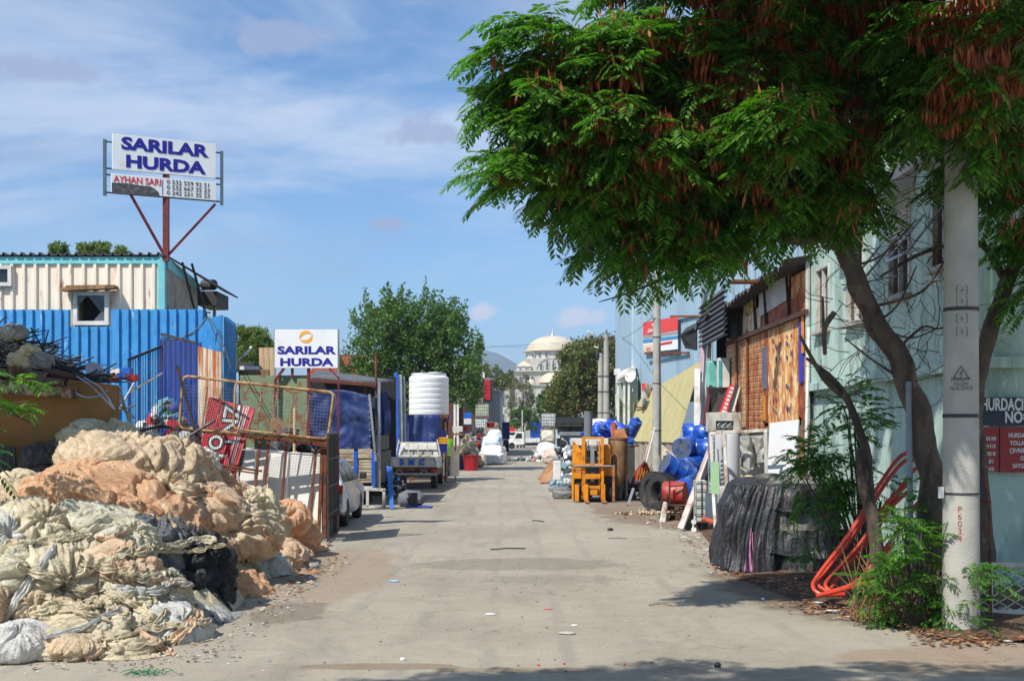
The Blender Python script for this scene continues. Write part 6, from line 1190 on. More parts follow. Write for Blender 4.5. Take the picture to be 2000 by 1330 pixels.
# upper row
sheet('upper_panel',1452,1466,4.5,5.05,4.5,4.9,m_rs4); sheet('upper_panel',1466,1488,4.5,5.0,4.5,5.0,m_rs4,.02); sheet('upper_panel',1457,1480,4.95,5.5,4.95,5.5,M('worn_poster_board',srgb(196,164,92),.6,c2=srgb(60,66,80),t=.54,s2=5,c3=srgb(170,90,60),t3=.6),.05)
sheet('upper_panel',1487,1545,4.75,5.4,4.85,5.45,M('pale_grey_sheet',srgb(190,188,184),.6,c2=srgb(150,132,116),t=.6),.04); sheet('upper_panel',1490,1560,4.42,4.78,4.45,4.85,m_rs3,.01); sheet('upper_panel',1548,1582,4.42,5.3,4.42,5.3,m_rs2,.0,.16)
mb=MB(); mb.beam((XS-.08,Y0-.1,4.41),(XS-.08,LY(1425),4.41),.09,.1); 
for px in (1448,1482,1503,1548): mb.beam((XS-.07,LY(px),4.4),(XS-.07,LY(px)+.3,5.6),.07)
t.part('timber_rail',mb,M('dark_timber',srgb(74,48,36),.8),world=True)
mb=MB(); mb.bb((XS+.35,Y0,0),(XS+.5,Y1,5.3)); mb.bb((XS-.0,Y1-.1,0),(XS+4,Y1,5.2)); mb.bb((XS,Y0-.0,0),(XS+.4,Y0+.05,5.4)); t.part('dark_backing',mb,m_black,world=True)
mb=MB(); nn_=60
for i in range(nn_):   # ragged corrugated roof with overhang
    pass
V=[];
for i in range(nn_+1):
    y=Y0-.2+(Y1+1.2-Y0)*i/nn_; zz2=.06*math.cos(i*math.pi)+5.55-.022*(y-Y0)+.1*noise.noise((y*.6,0,0)); oh=.55+.18*noise.noise((y*1.1,3,0))
    V+=[(XS-oh,y,zz2-.18),(XS+1.5,y,zz2+.15),(XS+5,y,zz2+.3)]
mb.add(V,[(i*3+k,i*3+k+1,i*3+3+k+1,i*3+3+k) for i in range(nn_) for k in range(2)]); t.part('roof',mb,M('dark_corrugated_roof',(.06,.058,.055),.7,c2=srgb(80,56,44),t=.6),world=True,sol=.015)
mb=MB()   # hanging dark wavy sheets
nn_=46; V=[]
za_=lambda u_:Z(1455,585)-.35*u_
for j in range(2):
    for i in range(nn_+1):
        v_=i/nn_
        pass
for k in range(9):
    z=4.5+k*.14; 
    for (u0,u1) in ((0,1),):
        y0_,y1_=LY(1456),LY(1402); mb.add([(XS-.5,y0_,z+.13),(XS-.5,y1_,z-.05+.1),(XS-.58,y1_,z-.05),(XS-.58,y0_,z),(XS-.46,y0_,z),(XS-.46,y1_,z-.06)],[(0,1,2,3),(3,2,5,4)])
t.part('hanging_sheet',mb,M('grey_wavy_sheet',srgb(84,86,90),.6,0,.2,2,c2=(.05,.05,.05),t=.6),world=True,sol=.012)
mb=MB(); mb.slab([P(1328,655,38),P(1370,632,37),P(1372,625,39),P(1340,640,40)],.04); mb.slab([P(1330,655,38),P(1362,640,37.4),P(1362,684,37.4),P(1340,680,38)],.04); one('dark_canopy','small dark corrugated canopy left of the rusty shack','canopy',mb,m_black,P(1350,660,38))
panel('roof_edge_sheet','small brown roof sheet sticking out above the shack roof',1430,1480,546,551,26.5,m_rust,.4)
# low base wall of shack, grey concrete
mb=MB(); mb.bb((XS+.02,Y0+.1,0),(XS+.34,Y1-.2,2.12)); one('block_wall','grey block wall under the rusty sheets of the shack','wall',mb,M('grey_blockwork',srgb(128,120,110),.9,bump=.5),(XS+.2,30,0))
# things against shack
def board2(name,lb,q,mat,th=.03,cat=None,**kw): mb=MB(); mb.slab([Vector(x) for x in q],th); c=sum((Vector(x) for x in q),Vector())/len(q); return one(name,lb,cat or name.replace('_',' '),mb,mat,(c.x,c.y,min(Vector(x).z for x in q)),**kw)
board2('white_sheet','big plain white sheet leaning against the right part of the shack',[P(1497,948,23.6),P(1548,955,23.0),P(1560,819,23.6),P(1503,826,24.2)],M('grey_white_sheet',srgb(198,198,198),.5,0,.06),.03,bev=.003)
board2('narrow_board','narrow grey-brown board standing right of the big white sheet',[P(1556,960,23),P(1566,962,23),P(1574,820,23.6),P(1566,818,23.6)],m_wood,.04)
for i,(x0,x1,mt,l_) in enumerate(((1570,1580,m_white,'thin white pipe leaning by the corner of the green building'),(1576,1584,m_conc,'grey rough post at the corner of the green building'),(1563,1571,m_rust,'dark red iron post leaning by the corner of the green building'))): mb=MB(); mb.tube([XY(x0,23.2-.1*i),P(x1,640 if i==0 else 820,23.7)],.03 if i!=1 else .07,8); one('leaning_post',l_,'post',mb,mt,XY(x0,23.2))
# tall profiles left of shack
gp='tall metal and plastic profiles leaning left of the shack'
for i,(x0,x1,yt,w_,mt,l_) in enumerate(((1354,1383,592,.10,m_white,'tall white profile reaching highest'),(1362,1389,596,.06,m_white,'slim white profile just right of the highest'),(1349,1377,600,.09,M('pink_profile',srgb(206,172,184),.5),'tall pinkish profile'),(1368,1386,652,.07,m_galv,'shorter grey profile'),(1374,1388,655,.06,M('beige_profile',srgb(196,186,160),.6),'shorter beige profile'),(1356,1362,720,.16,m_white,'broad short white profile at the left'))):
    mb=MB(); Y=35.5-i*.12; mb.beam(XY(x0+3,Y-.5,0),P(x1,yt,Y+.3),w_,.05); one('profile',l_+' left of the shack','profile',mb,mt,XY(x0,Y),group=gp)
board2('door_panel','dark maroon door panel leaning left of the brown board',[P(1371,830,34.5),P(1379,830,34.5),P(1394,733,35),P(1388,733,35)],M('maroon_board',srgb(92,30,38),.5),.06); board2('brown_board','brown board leaning beside the red shop sign',[P(1392,828,33.6),P(1414,828,33.2),P(1424,752,33.6),P(1404,762,34)],M('dark_brown_board',srgb(74,46,36),.6),.05)
board2('black_board','black board behind the brown board',[P(1376,830,34.8),P(1394,830,34.6),P(1406,735,35),P(1392,735,35.2)],m_black,.03)
t=T('shop_sign','tilted red and white light-box sign leaning on the scrap stove','sign',P(1428,805,32)); q_=[P(1405,806,32),P(1421,804,32),P(1435,752,32.2),P(1424,753,32.2)]; mb=MB(); mb.slab(q_,.12); bd=t.part('panel',mb,m_redl,world=True); mb=MB(); mb.slab([P(1422,804,31.95),P(1431,803,31.95),P(1445,753,32.2),P(1436,752,32.2)],.12); t.part('side',mb,m_black,world=True); mb=MB(); mb.slab([P(1430,803,31.9),P(1433,803,31.9),P(1446,757,32.1),P(1444,755,32.1)],.1); mb.slab([P(1403,808,31.9),P(1420,806,31.9),P(1421,803,31.9),P(1404,805,31.9)],.1); t.part('trim',mb,m_white,world=True)
mb=MB()
for k in range(7): a=Vector(q_[0]).lerp(q_[3],k/7+.04)+Vector((.1,-.02,0)); mb.box(a,(.09,.01,.07),M3=Matrix.Rotation(R(10),3,'Y'))
t.part('lettering',mb,m_wl,bd,world=True)
t=T('teal_cabinet','rounded teal and white cabinet left of the shack panels','cabinet',P(1395,735,34.8)); mb=MB(); mb.bb(P(1382,758,34.9),P(1403,706,35.2)); t.part('body',mb,M('teal_paint',srgb(120,196,184),.5),world=True,bev=.05)
t=T('white_cabinet','white cabinet with a teal stripe beside the rounded teal cabinet','cabinet',P(1411,735,33.5)); mb=MB(); mb.bb(P(1403,757,33.6),P(1422,700,33.9)); t.part('body',mb,m_white,world=True,bev=.02); mb=MB(); mb.bb(P(1404,754,33.57),P(1409,704,33.6)); t.part('stripe',mb,M('teal_stripe',srgb(60,170,170),.5),world=True)
mb=MB(); mb.bb((XY(1376,35.6).x,34.8,P(0,832,35).z),(XY(1420,35).x,36,P(0,758,35).z)); one('dark_shelving','dark shelving mass under the teal cabinets','shelving',mb,m_black,XY(1395,35.2,2))
# scrap stove
t=T('scrap_stove','grey-white gas range lying on the white metal rack','stove',P(1412,843,25.5)); Y=25.5; mb=MB(); mb.bb(P(1386,822,Y),P(1441,806,Y+.5)); mb.bb(P(1386,843,Y),P(1391,822,Y+.5)); mb.bb(P(1433,843,Y),P(1441,822,Y+.5)); mb.bb(P(1391,843,Y),P(1433,840,Y+.5)); t.part('frame',mb,m_wdirt,world=True,bev=.006)
mb=MB(); mb.bb(P(1391,840,Y+.3),P(1433,822,Y+.35)); t.part('back',mb,m_grey,world=True); mb=MB()
for px in (1401,1412,1423): c=P(px,831,Y+.15); mb.lathe([(.03,0),(.07,.03),(.07,.08),(.03,.1)],c,12,(0,-1,0)); mb.tube([c+Vector((-.05,-.1,-.05)),c+Vector((.06,-.12,.08))],.012,5)
t.part('burners',mb,m_galv,world=True)
# white metal rack
t=T('metal_rack','rusty white angle-iron rack frame on the right roadside','rack',XY(1440,22.5)); mb=MB(); W=m_wdirt; Yf=22.6
for a,b,Y,Yb in (((1388,846),(1500,840),24.2,23.0),((1414,846),(1424,1065),22.8,22.0),((1388,846),(1393,966),24.2,24.2),((1393,966),(1399,1062),23.2,22.2),((1495,842),(1497,958),23,23)): mb.beam(P(*a,Y),P(*b,Yb),.055)
mb.beam(P(1399,1062,22),P(1425,1066,21.8),.05); t.part('frame',mb,W,world=True,bev=.004)
mb=MB(); a=P(1382,850,24.3); b=P(1393,850,24.3)
t=T('narrow_ladder','narrow grey lattice ladder behind the mint board','ladder',XY(1388,24.3)); mb=MB()
for dx in (1384,1395): mb.beam(P(dx,965,24.2),P(dx,838,24.4),.02)
for k in range(13): mb.beam(P(1384,850+k*9,24.3),P(1395,847+k*9,24.3),.018)
t.part('frame',mb,m_galv,world=True)
board2('mint_board','small mint-green board with a pale blue edge hung on the white rack',[P(1388,963,22.4),P(1405,966,22.4),P(1405,903,22.4),P(1388,901,22.4)],M('mint_board_paint',srgb(172,208,160),.5,0,.08,c2=srgb(150,190,210),t=.6),.03,bev=.003)
for i,(px,r_) in enumerate(((1408,.17),(1427,.17))):
    t=T('grey_cylinder',('left','right')[i]+' tall smooth grey cylinder standing behind the white rack','cylinder',XY(px,24.8,.0),group='grey cylinders behind the rack'); z0,z1=P(0,953,24.8).z,P(0,848,24.8).z; mb=MB(); mb.lathe([(.01,z0),(r_,z0+.01),(r_,z1-.02),(r_*.95,z1),(.01,z1+.02)],(0,0,0),26); t.part('shell',mb,M('grey_enamel_%d'%i,srgb(180,180,184),.45,0,.06),smooth=True); mb=MB(); mb.bb((-.12,-.1,.02),(.12,.1,z0)); t.part('base',mb,m_grey)
mb=MB(); mb.grid(lambda u_,v_:(P(1447+44*u_,0,24).x,24.0+.10*math.sin(u_*11+v_*2)+.12*noise.noise((u_*5,v_*4,0)),P(0,908-56*v_+10*math.sin(u_*4)*(1-v_),24).z),36,24); one('canvas_sheet','grey canvas sheet hanging inside the white rack','canvas',mb,M('grey_canvas',srgb(172,170,162),.85,bump=.4),P(1470,905,24),smooth=True,sol=.012)
board2('grey_canvas_back','lower pale canvas strip behind the hanging canvas',[P(1447,950,24.4),P(1493,950,24.3),P(1493,850,24.3),P(1447,852,24.4)],M('pale_canvas',srgb(184,180,168),.85),.02)
def sbox(name,lb,px0,px1,py0,py1,Y,d,mat,bev=.012,cat=None,grp=None): mb=MB(); a=P(px0,py1,Y);b=P(px1,py0,Y+d); mb.bb((a.x,Y,a.z),(P(px1,0,Y).x,Y+d,P(0,py0,Y).z)); return one(name,lb,cat or name.replace('_',' '),mb,mat,((a.x+b.x)/2,Y,a.z),bev=bev,group=grp)
sbox('enamel_panel','white dirty enamel cabinet below the grey cylinders',1407,1447,951,990,23.6,.5,m_wdirt); sbox('blue_box','blue plastic box beside the enamel cabinet',1447,1482,952,1000,23.3,.5,m_bplas)
sbox('slate_panel','slate-grey flat panel under the mint board',1378,1416,962,1016,23.9,.06,M('slate_panel',srgb(96,108,122),.5),.005)
t=T('caged_carton','white plastic carton in a thin wire cage beside the leaning pink board','container',XY(1370,24.8)); Y=24.6; mb=MB(); mb.bb((P(1359,0,Y).x,Y,.18),(P(1381,0,Y).x,Y+.35,P(0,938,Y).z)); t.part('body',mb,m_ibcw,world=True,bev=.03); mb=MB()
for k in range(6): mb.beam(P(1357,940+k*16,Y-.03),P(1383,940+k*16,Y-.03),.014)
for px in (1357,1370,1383): mb.beam((P(px,0,Y).x,Y-.03,.02),P(px,938,Y-.03),.014)
t.part('cage',mb,m_iron,world=True)
board2('pink_plank','long pinkish-white plank leaning from the drums to the road',[P(1323,1030,24.6),P(1334,1033,24.5),P(1390,872,25.6),P(1384,868,25.6)],M('pinkish_white_paint',srgb(206,188,180),.6,0,.1,2,c2=srgb(150,110,100),t=.6,s2=4),.05,bev=.004)
board2('black_easel','black triangular board behind the pink plank',[P(1334,1032,24.8),P(1384,1036,24.8),P(1384,900,25.7),P(1378,905,25.7)],m_black,.03)
# small white wheels/pipes bottom
mb=MB(); mb.tube([P(1424,1010,22.3),P(1422,1048,22.0),P(1418,1052,21.9)],.035,8); one('white_elbow_pipe','white elbow pipe hanging at the foot of the rack','pipe',mb,m_white,P(1422,1040,22),smooth=True)
t=T('ribbed_hose','orange-red ribbed hose lying in front of the slate panel','hose',P(1395,1022,23)); mb=MB(); a=P(1372,1012,23);b=P(1422,1030,22.6); n_=26; mb.tube([a.lerp(b,k/n_) for k in range(n_+1)],[.055 if k%2 else .04 for k in range(n_+1)],10); t.part('hose',mb,M('terracotta_hose',srgb(186,92,68),.6),world=True)
t=T('metal_fittings','cluster of grey flanged pipe fittings at the foot of the white rack','fittings',P(1430,1000,22.6)); mb=MB()
for (px,py,r_) in ((1425,990,.07),(1436,998,.06),(1425,1012,.07),(1434,1020,.055),(1428,978,.05),(1443,985,.06)): mb.lathe([(r_,0),(r_,.05),(r_*.6,.05),(r_*.6,.14),(r_,.14),(r_,.18),(.01,.18)],P(px,py,22.6),12,(.6,-.6,.3))
t.part('fitting',mb,M('tan_grey_metal',srgb(150,138,124),.5,.3),world=True,smooth=True)
t=T('blue_pipe_piece','blue plastic pipe elbow beside the netted mound','pipe',P(1446,990,22)); mb=MB(); mb.tube([P(1436,984,22.2),P(1450,985,22),P(1453,1004,21.9)],.09,12); t.part('pipe',mb,m_bplas,world=True,smooth=True); mb=MB(); mb.lathe([(.11,0),(.11,.05),(.01,.05)],P(1436,984,22.2),12,(-1,0,0)); t.part('flange',mb,m_rustl,world=True)
mb=MB(); mb.lathe([(.03,0),(.14,.03),(.16,.1),(.12,.16),(.04,.2)],P(1462,948,23.3),12); one('cream_lump','cream crumpled lump of plastic on the blue box','plastic lump',mb,M('cream_lump',srgb(214,180,140),.6,bump=.6),P(1462,948,23.3),smooth=True)
t=T('white_rollers','pair of small white caster rollers on a rod by the black board','casters',XY(1354,24.4)); mb=MB(); mb.tube([P(1352,1035,24.4),P(1358,1004,24.6)],.012,5); t.part('rod',mb,m_white,world=True)
for py in (1034,1019): mb=MB(); mb.lathe([(.01,-.02),(.05,-.02),(.05,.02),(.01,.02)],P(1355,py,24.3),12,(0,1,0)); t.part('roller',mb,m_white,world=True)
# blue drums
m_drum=M('blue_drum_steel',srgb(20,82,184),.35,.1,.12,2,c2=srgb(110,130,160),t=.58,s2=6,c3=srgb(90,70,60),t3=.7,coat=.1,bump=.02)
m_lid=M('drum_lid',srgb(120,130,140),.4,.5,c2=srgb(40,80,160),t=.55)
def drum(lb,c,ax,r=.29,l=.88,mat=m_drum,lid=m_lid,grp='blue steel drums stacked by the pole'):
    t=T('steel_drum',lb,'drum',c,group=grp); ax=Vector(ax).normalized(); pr=[(r*.97,0),(r*1.02,.01),(r*1.02,.03),(r,.04),(r,l*.3),(r*1.03,l*.32),(r*1.03,l*.34),(r,l*.36),(r,l*.64),(r*1.03,l*.66),(r*1.03,l*.68),(r,l*.7),(r,l-.04),(r*1.02,l-.03),(r*1.02,l-.01),(r*.97,l)]
    mb=MB(); mb.lathe(pr,-ax*l/2,30,ax); b=t.part('shell',mb,mat,smooth=True)
    for s_ in (-1,1): mb=MB(); mb.lathe([(r*.95,0),(r*.95,.006),(.01,.006)],ax*s_*(l/2-.004),28,ax*s_); t.part('lid',mb,lid,b)
    mb=MB(); mb.lathe([(.03,0),(.03,.025),(.01,.025)],ax*-(l/2)+Vector((0,0,r*.6)),10,-ax); t.part('bung',mb,m_iron,b); return t
Yd=35
top_drum=drum('topmost blue drum lying sideways with a small white emblem',P(1364,846,Yd),(1,-.15,0)); 
mb=MB(); c=Vector((.14,-.30,.03))
for k in range(9): a=k*.7; mb.box(c+Vector((.035*math.cos(a),0,.05*math.sin(a))),(.02,.01,.02))
mb.box((.17,-.285,-.12),(.1,.01,.07)); top_drum.part('emblem',mb,m_wl)
drum('second blue drum lying sideways below the topmost one',P(1371,877,Yd-.5),(1,-.12,0)); drum('third blue drum lying sideways, lowest of the sideways ones',P(1374,914,Yd-.6),(1,-.1,0)); drum('blue drum with its grey lid facing left at the top of the stack',P(1341,872,Yd-.6),(.45,.9,.1)); drum('blue drum with its lid edge facing left in the middle of the stack',P(1348,912,Yd-1),(.5,.85,.1))
drum('blue drum tipped forward left of the stack, dark ring round it',P(1324,918,Yd-1.6),(.85,.25,-.42)); drum('lowest blue drum with its big grey lid beside the red drum',P(1346,955,32.4),(.5,-.6,.25),.33,.8)
m_rdr=M('rusty_red_drum',srgb(176,34,38),.5,0,.2,3,c2=srgb(160,90,62),t=.5,s2=4,bump=.15)
drum('old red drum with a rust-burnt side lying on the stacked pallets',P(1318,963,28.2),(.9,-.35,0),.27,.5,m_rdr,m_rdr,None)
t=T('iron_stand','thin black iron frame around the red drum','stand',P(1313,985,27.8)); mb=MB()
for a,b in (((1292,990),(1292,942)),((1308,985),(1308,938)),((1308,950),(1336,947)),((1308,985),(1338,990)),((1292,990),(1308,985))): mb.beam(P(*a,27.8),P(*b,27.8),.03)
t.part('frame',mb,m_iron,world=True)
def pallet(lb,px,Y,z,w_=1.0,d_=.9,mat=m_wood,rz=0,grp='wooden pallets under the red drum'):
    t=T('wooden_pallet',lb,'pallet',(XY(px,Y).x,Y,z),rz,grp); 
    for zz3,nm in ((.0,'base_boards'),(.115,'deck_boards')):
        mb=MB()
        for k in range(5): mb.box((0,-d_/2+.08+k*(d_-.16)/4,zz3+.011),(w_,.1,.02))
        t.part(nm,mb,mat,bev=.003)
    mb=MB()
    for x in (-w_/2+.06,0,w_/2-.06): mb.box((x,0,.068),(.09,d_*.98,.088))
    t.part('stringers',mb,mat); return t
m_dw=M('dark_pallet_wood',srgb(92,70,54),.85,0,.3,3,bump=.4)
pallet('lower dark wooden pallet under the red drum',1318,27.9,.0,.62,.6,m_dw,.1); pallet('upper dark wooden pallet directly under the red drum',1319,28.0,.2,.6,.6,m_dw,-.05)
mb=MB(); mb.slab([P(1288,1020,27.0),P(1300,1022,27.0),P(1304,980,27.4),P(1296,978,27.4)],.1); one('white_rag','whitish crumpled sheet slumped left of the pallets','sheet',mb,m_wdirt,XY(1294,27),bev=.02)
heap('rubble','pale rubble and scraps on the ground left of the pallets',XY(1262,29.5),(1.1,.45,.06),90,.09,[4,1],mats=[M('pale_scraps',srgb(190,170,140),.8),m_wood],seed=15,core=False)
def tyre(lb,px,py,Y,r,w_,ax,grp='large tyres beside the blue drums'):
    t=T('tyre',lb,'tyre',P(px,py,Y),group=grp); ax=Vector(ax).normalized(); mb=MB(); mb.lathe([(r*.55,-w_*.35),(r*.60,-w_*.48),(r*.85,-w_*.5),(r*.97,-w_*.42),(r,-w_*.3),(r,w_*.3),(r*.97,w_*.42),(r*.85,w_*.5),(r*.60,w_*.48),(r*.55,w_*.35),(r*.53,0),(r*.55,-w_*.35)],(0,0,0),40,ax,cap=False); b=t.part('carcass',mb,m_rubber,smooth=True)
    mb=MB(); x=ax.cross(Vector((0,0,1)) if abs(ax.z)<.9 else Vector((1,0,0))).normalized(); y=ax.cross(x)
    for k in range(34):
        a=k*6.2832/34; d=x*math.cos(a)+y*math.sin(a); m3=Matrix((d,ax,d.cross(ax))).transposed()
        for s_ in (-1,1): mb.box(d*r*1.0+ax*s_*w_*.25,(.03,w_*.38,.06),M3=m3)
    t.part('tread',mb,m_rubber,b); return t
tyre('front large tyre standing next to the red drum',1291,962,30.3,.46,.28,(-.82,-.5,.15)); tyre('rear large tyre leaning behind the front one',1277,957,31.0,.46,.28,(-.85,-.45,.12))
# street pole with bands
YL=42; t=T('street_pole','slender grey concrete pole in front of the blue-grey building','pole',XY(1283,YL)); mb=MB(); mb.lathe([(.165,-.1),(.15,3),(.125,6),(.11,9)],(0,0,0),24); t.part('shaft',mb,m_conc,smooth=True)
for py in (659,749,841): z=P(0,py,YL).z; mb=MB(); r_=.158-.0055*z+.01; mb.lathe([(r_,z-.02),(r_,z+.02)],(0,0,0),20,cap=False); t.part('band',mb,m_iron)
mb=MB(); mb.tube([(.05,-.16,1.2),(.09,-.14,3),(.07,-.12,5)],.014,5); t.part('cable',mb,m_black)
# bush objects by pole: red crate, broom handles, planks
t=T('red_net_crate','red plastic sheet basket with yellow netting at the foot of the slender pole','crate',XY(1256,38)); Y=38; mb=MB(); a,b,c,d=P(1240,946,Y),P(1268,946,Y),P(1272,922,Y),P(1262,900,Y); mb.slab([a,b,c,d,P(1240,925,Y)],.5); t.part('body',mb,M('red_orange_plastic',srgb(196,46,26),.5),world=True); mb=MB()
for k in range(5): mb.tube([P(1241+k*6,945,Y-.03),P(1250+k*5.5,915-k*2,Y-.03)],.01,4); mb.tube([P(1268-k*6,945,Y-.03),P(1262-k*4,910+k*2,Y-.03)],.01,4)
t.part('netting',mb,M('yellow_net',srgb(190,150,60),.7),world=True)
for i,(a,b,mt,l_) in enumerate((((1232,985),(1275,915),m_wood,'wooden broom handle leaning over the dark clutter'),((1258,900),(1275,842),M('pinkish_stick',srgb(190,160,140),.6),'long pinkish stick leaning on the grey wall'),((1262,903),(1279,835),m_white,'long white stick leaning on the grey wall'),((1300,880),(1325,900),m_white,'short white slat leaning right of the slender pole'))): mb=MB(); mb.tube([P(*a,36.5),P(*b,38)],.022,6); one('stick',l_,'stick',mb,mt,P(*a,36.5))
t=T('mop_head','frayed tan mop head at the end of the broom handle','mop',XY(1228,34)); bpy.data.objects.remove(t.o)
heap('yard_clutter','low dark clutter between the hopper and the tyres',XY(1250,36),(1.0,.8,.45),150,.2,[2,1,1,1,9,0,0,3],seed=31); mb=MB(); mb.slab([P(1224,985,33),P(1229,986,33),P(1240,953,33.2),P(1235,952,33.2)],.06); one('metal_strut','pale metal strut standing tilted right of the hopper','strut',mb,m_galv,XY(1227,33))
# pale leaning sheets behind the pole
board2('leaning_tarp','beige canvas draped on the wall right of the slender pole',[P(1292,935,44),P(1330,900,43),P(1292,868,46),P(1290,900,45)],M('beige_canvas',srgb(190,176,148),.85,bump=.4),.05)
# blue-grey building
m_bg=M('blue_grey_cladding',srgb(146,170,186),.5,0,.05,.8,c2=srgb(128,150,168),t=.6,s2=1,st=(1,1,.2),bump=0,rnd=0)
NP=Vector((7.6,49,0)); FPt=Vector((XY(1236,58).x,58,0)); ZB=9.6
t=T('blue_grey_building','tall blue-grey ribbed metal building behind the slender pole','building',((NP.x+FPt.x)/2,53,0)); mb=MB(); mb.corr((FPt.x,FPt.y),(NP.x,NP.y),3.2,ZB,.22,.03); mb.corr((NP.x,NP.y),(NP.x+7,NP.y-.4),2,ZB+.9,.42,.04); mb.corr((FPt.x,FPt.y),(FPt.x-.15,FPt.y+8),3,ZB,.3,.03); mb.add([(FPt.x,FPt.y,ZB),(NP.x,NP.y,ZB),(NP.x+7,NP.y,ZB),(FPt.x+7,FPt.y+8,ZB),(FPt.x,FPt.y+8,ZB)],[(0,1,2,3,4)]); t.part('cladding',mb,m_bg,world=True)
mb=MB(); mb.bb((NP.x-.05,NP.y-.06,2),(NP.x+.08,NP.y+.05,ZB+.9)); t.part('corner_trim',mb,m_galv,world=True); mb=MB(); mb.bb((FPt.x-.06,FPt.y-.06,2),(FPt.x+.06,FPt.y+.06,ZB)); t.part('corner_trim',mb,M('pale_trim',srgb(190,200,206),.5),world=True)
m_ol=M('yellow_green_sheet',srgb(178,168,120),.6,0,.1,2,c2=srgb(160,148,104),t=.6,s2=3,st=(3,3,.2),bump=.05,rnd=0)
d_=(NP-FPt).normalized(); nrm_=Vector((-abs(d_.y),-abs(d_.x),0)).normalized(); nrm_=Vector((d_.y,-d_.x,0)) ; nrm_= nrm_ if nrm_.x<0 else -nrm_
def awn(u_,v_): p=FPt.lerp(NP,u_); zt3=3.4+1.4*u_; zb3=1.55; return p+nrm_*(.05+1.0*(1-v_)+.02*(int(u_*90)%2))+Vector((0,0,zb3+(zt3-zb3)*v_))
mb=MB(); mb.grid(awn,90,2); t.part('sloped_skirt',mb,m_ol,world=True,sol=.01)
mb=MB(); mb.grid(lambda u_,v_:FPt.lerp(NP,u_)+nrm_*(.98+.03*math.sin(u_*60))+Vector((0,0,1.58*v_)),60,3); t.part('base_wall',mb,M('rough_grey_wall',srgb(164,156,140),.9,0,.15,2,c2=srgb(130,116,96),t=.56,s2=3,st=(2,2,.3),bump=.4),world=True,sol=.02)
# sign on it
def onw(px,py,off=.12):  # intersect view ray with wall plane offset
    d=Vector(((px-1000)/F,1,-(py-HY)/F)); o_=Vector((0,0,CH)); n=Vector((nrm_.x,nrm_.y,0)); pp0=FPt+n*off; k_=(pp0-o_).dot(n)/d.dot(n); return o_+d*k_
t=T('wall_sign','red, white and blue striped sign board high on the blue-grey building','sign',onw(1289,690)); 
def wq(x0,x1,ya0,ya1,yb0,yb1,mat,nm,off,par=None): mb=MB(); mb.slab([onw(x0,ya1,off),onw(x1,yb1,off),onw(x1,yb0,off),onw(x0,ya0,off)],.03); return t.part(nm,mb,mat,par,world=True)
bd=wq(1256,1323,630,689,618,682,m_signw,'panel',.2); m_rsg=M('coral_red',srgb(226,70,66),.5,0,.08,bump=0); wq(1256,1323,630,655,618,645,m_rsg,'red_band',.22,bd); wq(1256,1323,663,670,655,661,M('band_blue',srgb(70,140,190),.5,0,.05,bump=0),'blue_band',.22,bd); wq(1290,1312,670,674,666,670,m_redl,'red_band',.22,bd); wq(1256,1323,656,661,647,652,M('band_grey',srgb(160,150,146),.5,0,.05,bump=0),'grey_band',.22,bd); wq(1256,1290,674,688,670,684,M('band_cream',srgb(214,196,170),.5,0,.05,bump=0),'cream_band',.22,bd)
a=onw(1273,638,.26);b=onw(1312,629,.26); e_=(b-a); e_.z=e_.z*1; text(t,'lettering','HURDACI',.20,m_wl,a,e_,EZ,bd,1.25,.006); a=onw(1265,650,.26); text(t,'lettering','GÜDEN SAFALI',.19,m_wl,a,e_,EZ,bd,1.0,.006); a=onw(1262,684,.26); text(t,'lettering','0242 221',.15,m_redl,a,e_,EZ,bd,1.1,.003)
mb=MB(); mb.beam(onw(1310,618,.2),onw(1370,618,.0),.08); mb.beam(onw(1260,690,.3),onw(1345,689,.1),.08); t.part('bracket',mb,m_rust,world=True)
# wires bracket on pole
mb=MB(); mb.beam(P(1271,622,YL-.1),P(1290,621,YL-.1),.04); mb.tube([P(1272,622,YL-.1),P(1272,614,YL-.1)],.03,6); one('insulator_bracket','small insulator bracket on the slender pole','bracket',mb,m_galv,P(1272,622,YL))
# AC unit
t=T('air_conditioner','white air-conditioning unit with red sticker on a rusty bracket on the blue-grey building','air conditioner',onw(1262,790)); 
c=onw(1262,770,.3); mb=MB(); m3=Matrix((d_,nrm_,Vector((0,0,1)))).transposed(); mb.box(c,(.42,.35,.95),M3=m3); t.part('body',mb,m_wdirt,world=True,bev=.02)
mb=MB(); mb.slab([onw(1253,762,.50),onw(1260,761,.50),onw(1260,748,.50),onw(1253,749,.50)],.01); t.part('sticker',mb,m_rsg,world=True); mb=MB(); mb.beam(onw(1240,795,.5),onw(1262,796,.5),.06); mb.beam(onw(1241,795,.4),onw(1241,757,.1),.04); t.part('bracket',mb,m_rust,world=True)
# satellite dish
t=T('satellite_dish','white satellite dish above the small white-framed porch','satellite dish',P(1236,760,54)); c=P(1235,733,54); ax=Vector((-.75,-.65,.15)).normalized(); mb=MB(); mb.lathe([(.0,.0),(.12,.01),(.2,.035),(.27,.075),(.32,.12),(.33,.12),(.28,.06),(.2,.02),(.0,-.02)],c,28,ax,cap=False); t.part('dish',mb,m_white,world=True,smooth=True); mb=MB(); mb.tube([c-ax*.0-Vector((0,0,.25)),c+ax*.35-Vector((0,0,.12))],.012,5); mb.box(c+ax*.36-Vector((0,0,.1)),(.06,.06,.06)); mb.tube([c,c-Vector((0,-.15,.35)),P(1236,765,54)],.02,6); t.part('arm',mb,m_galv,world=True)
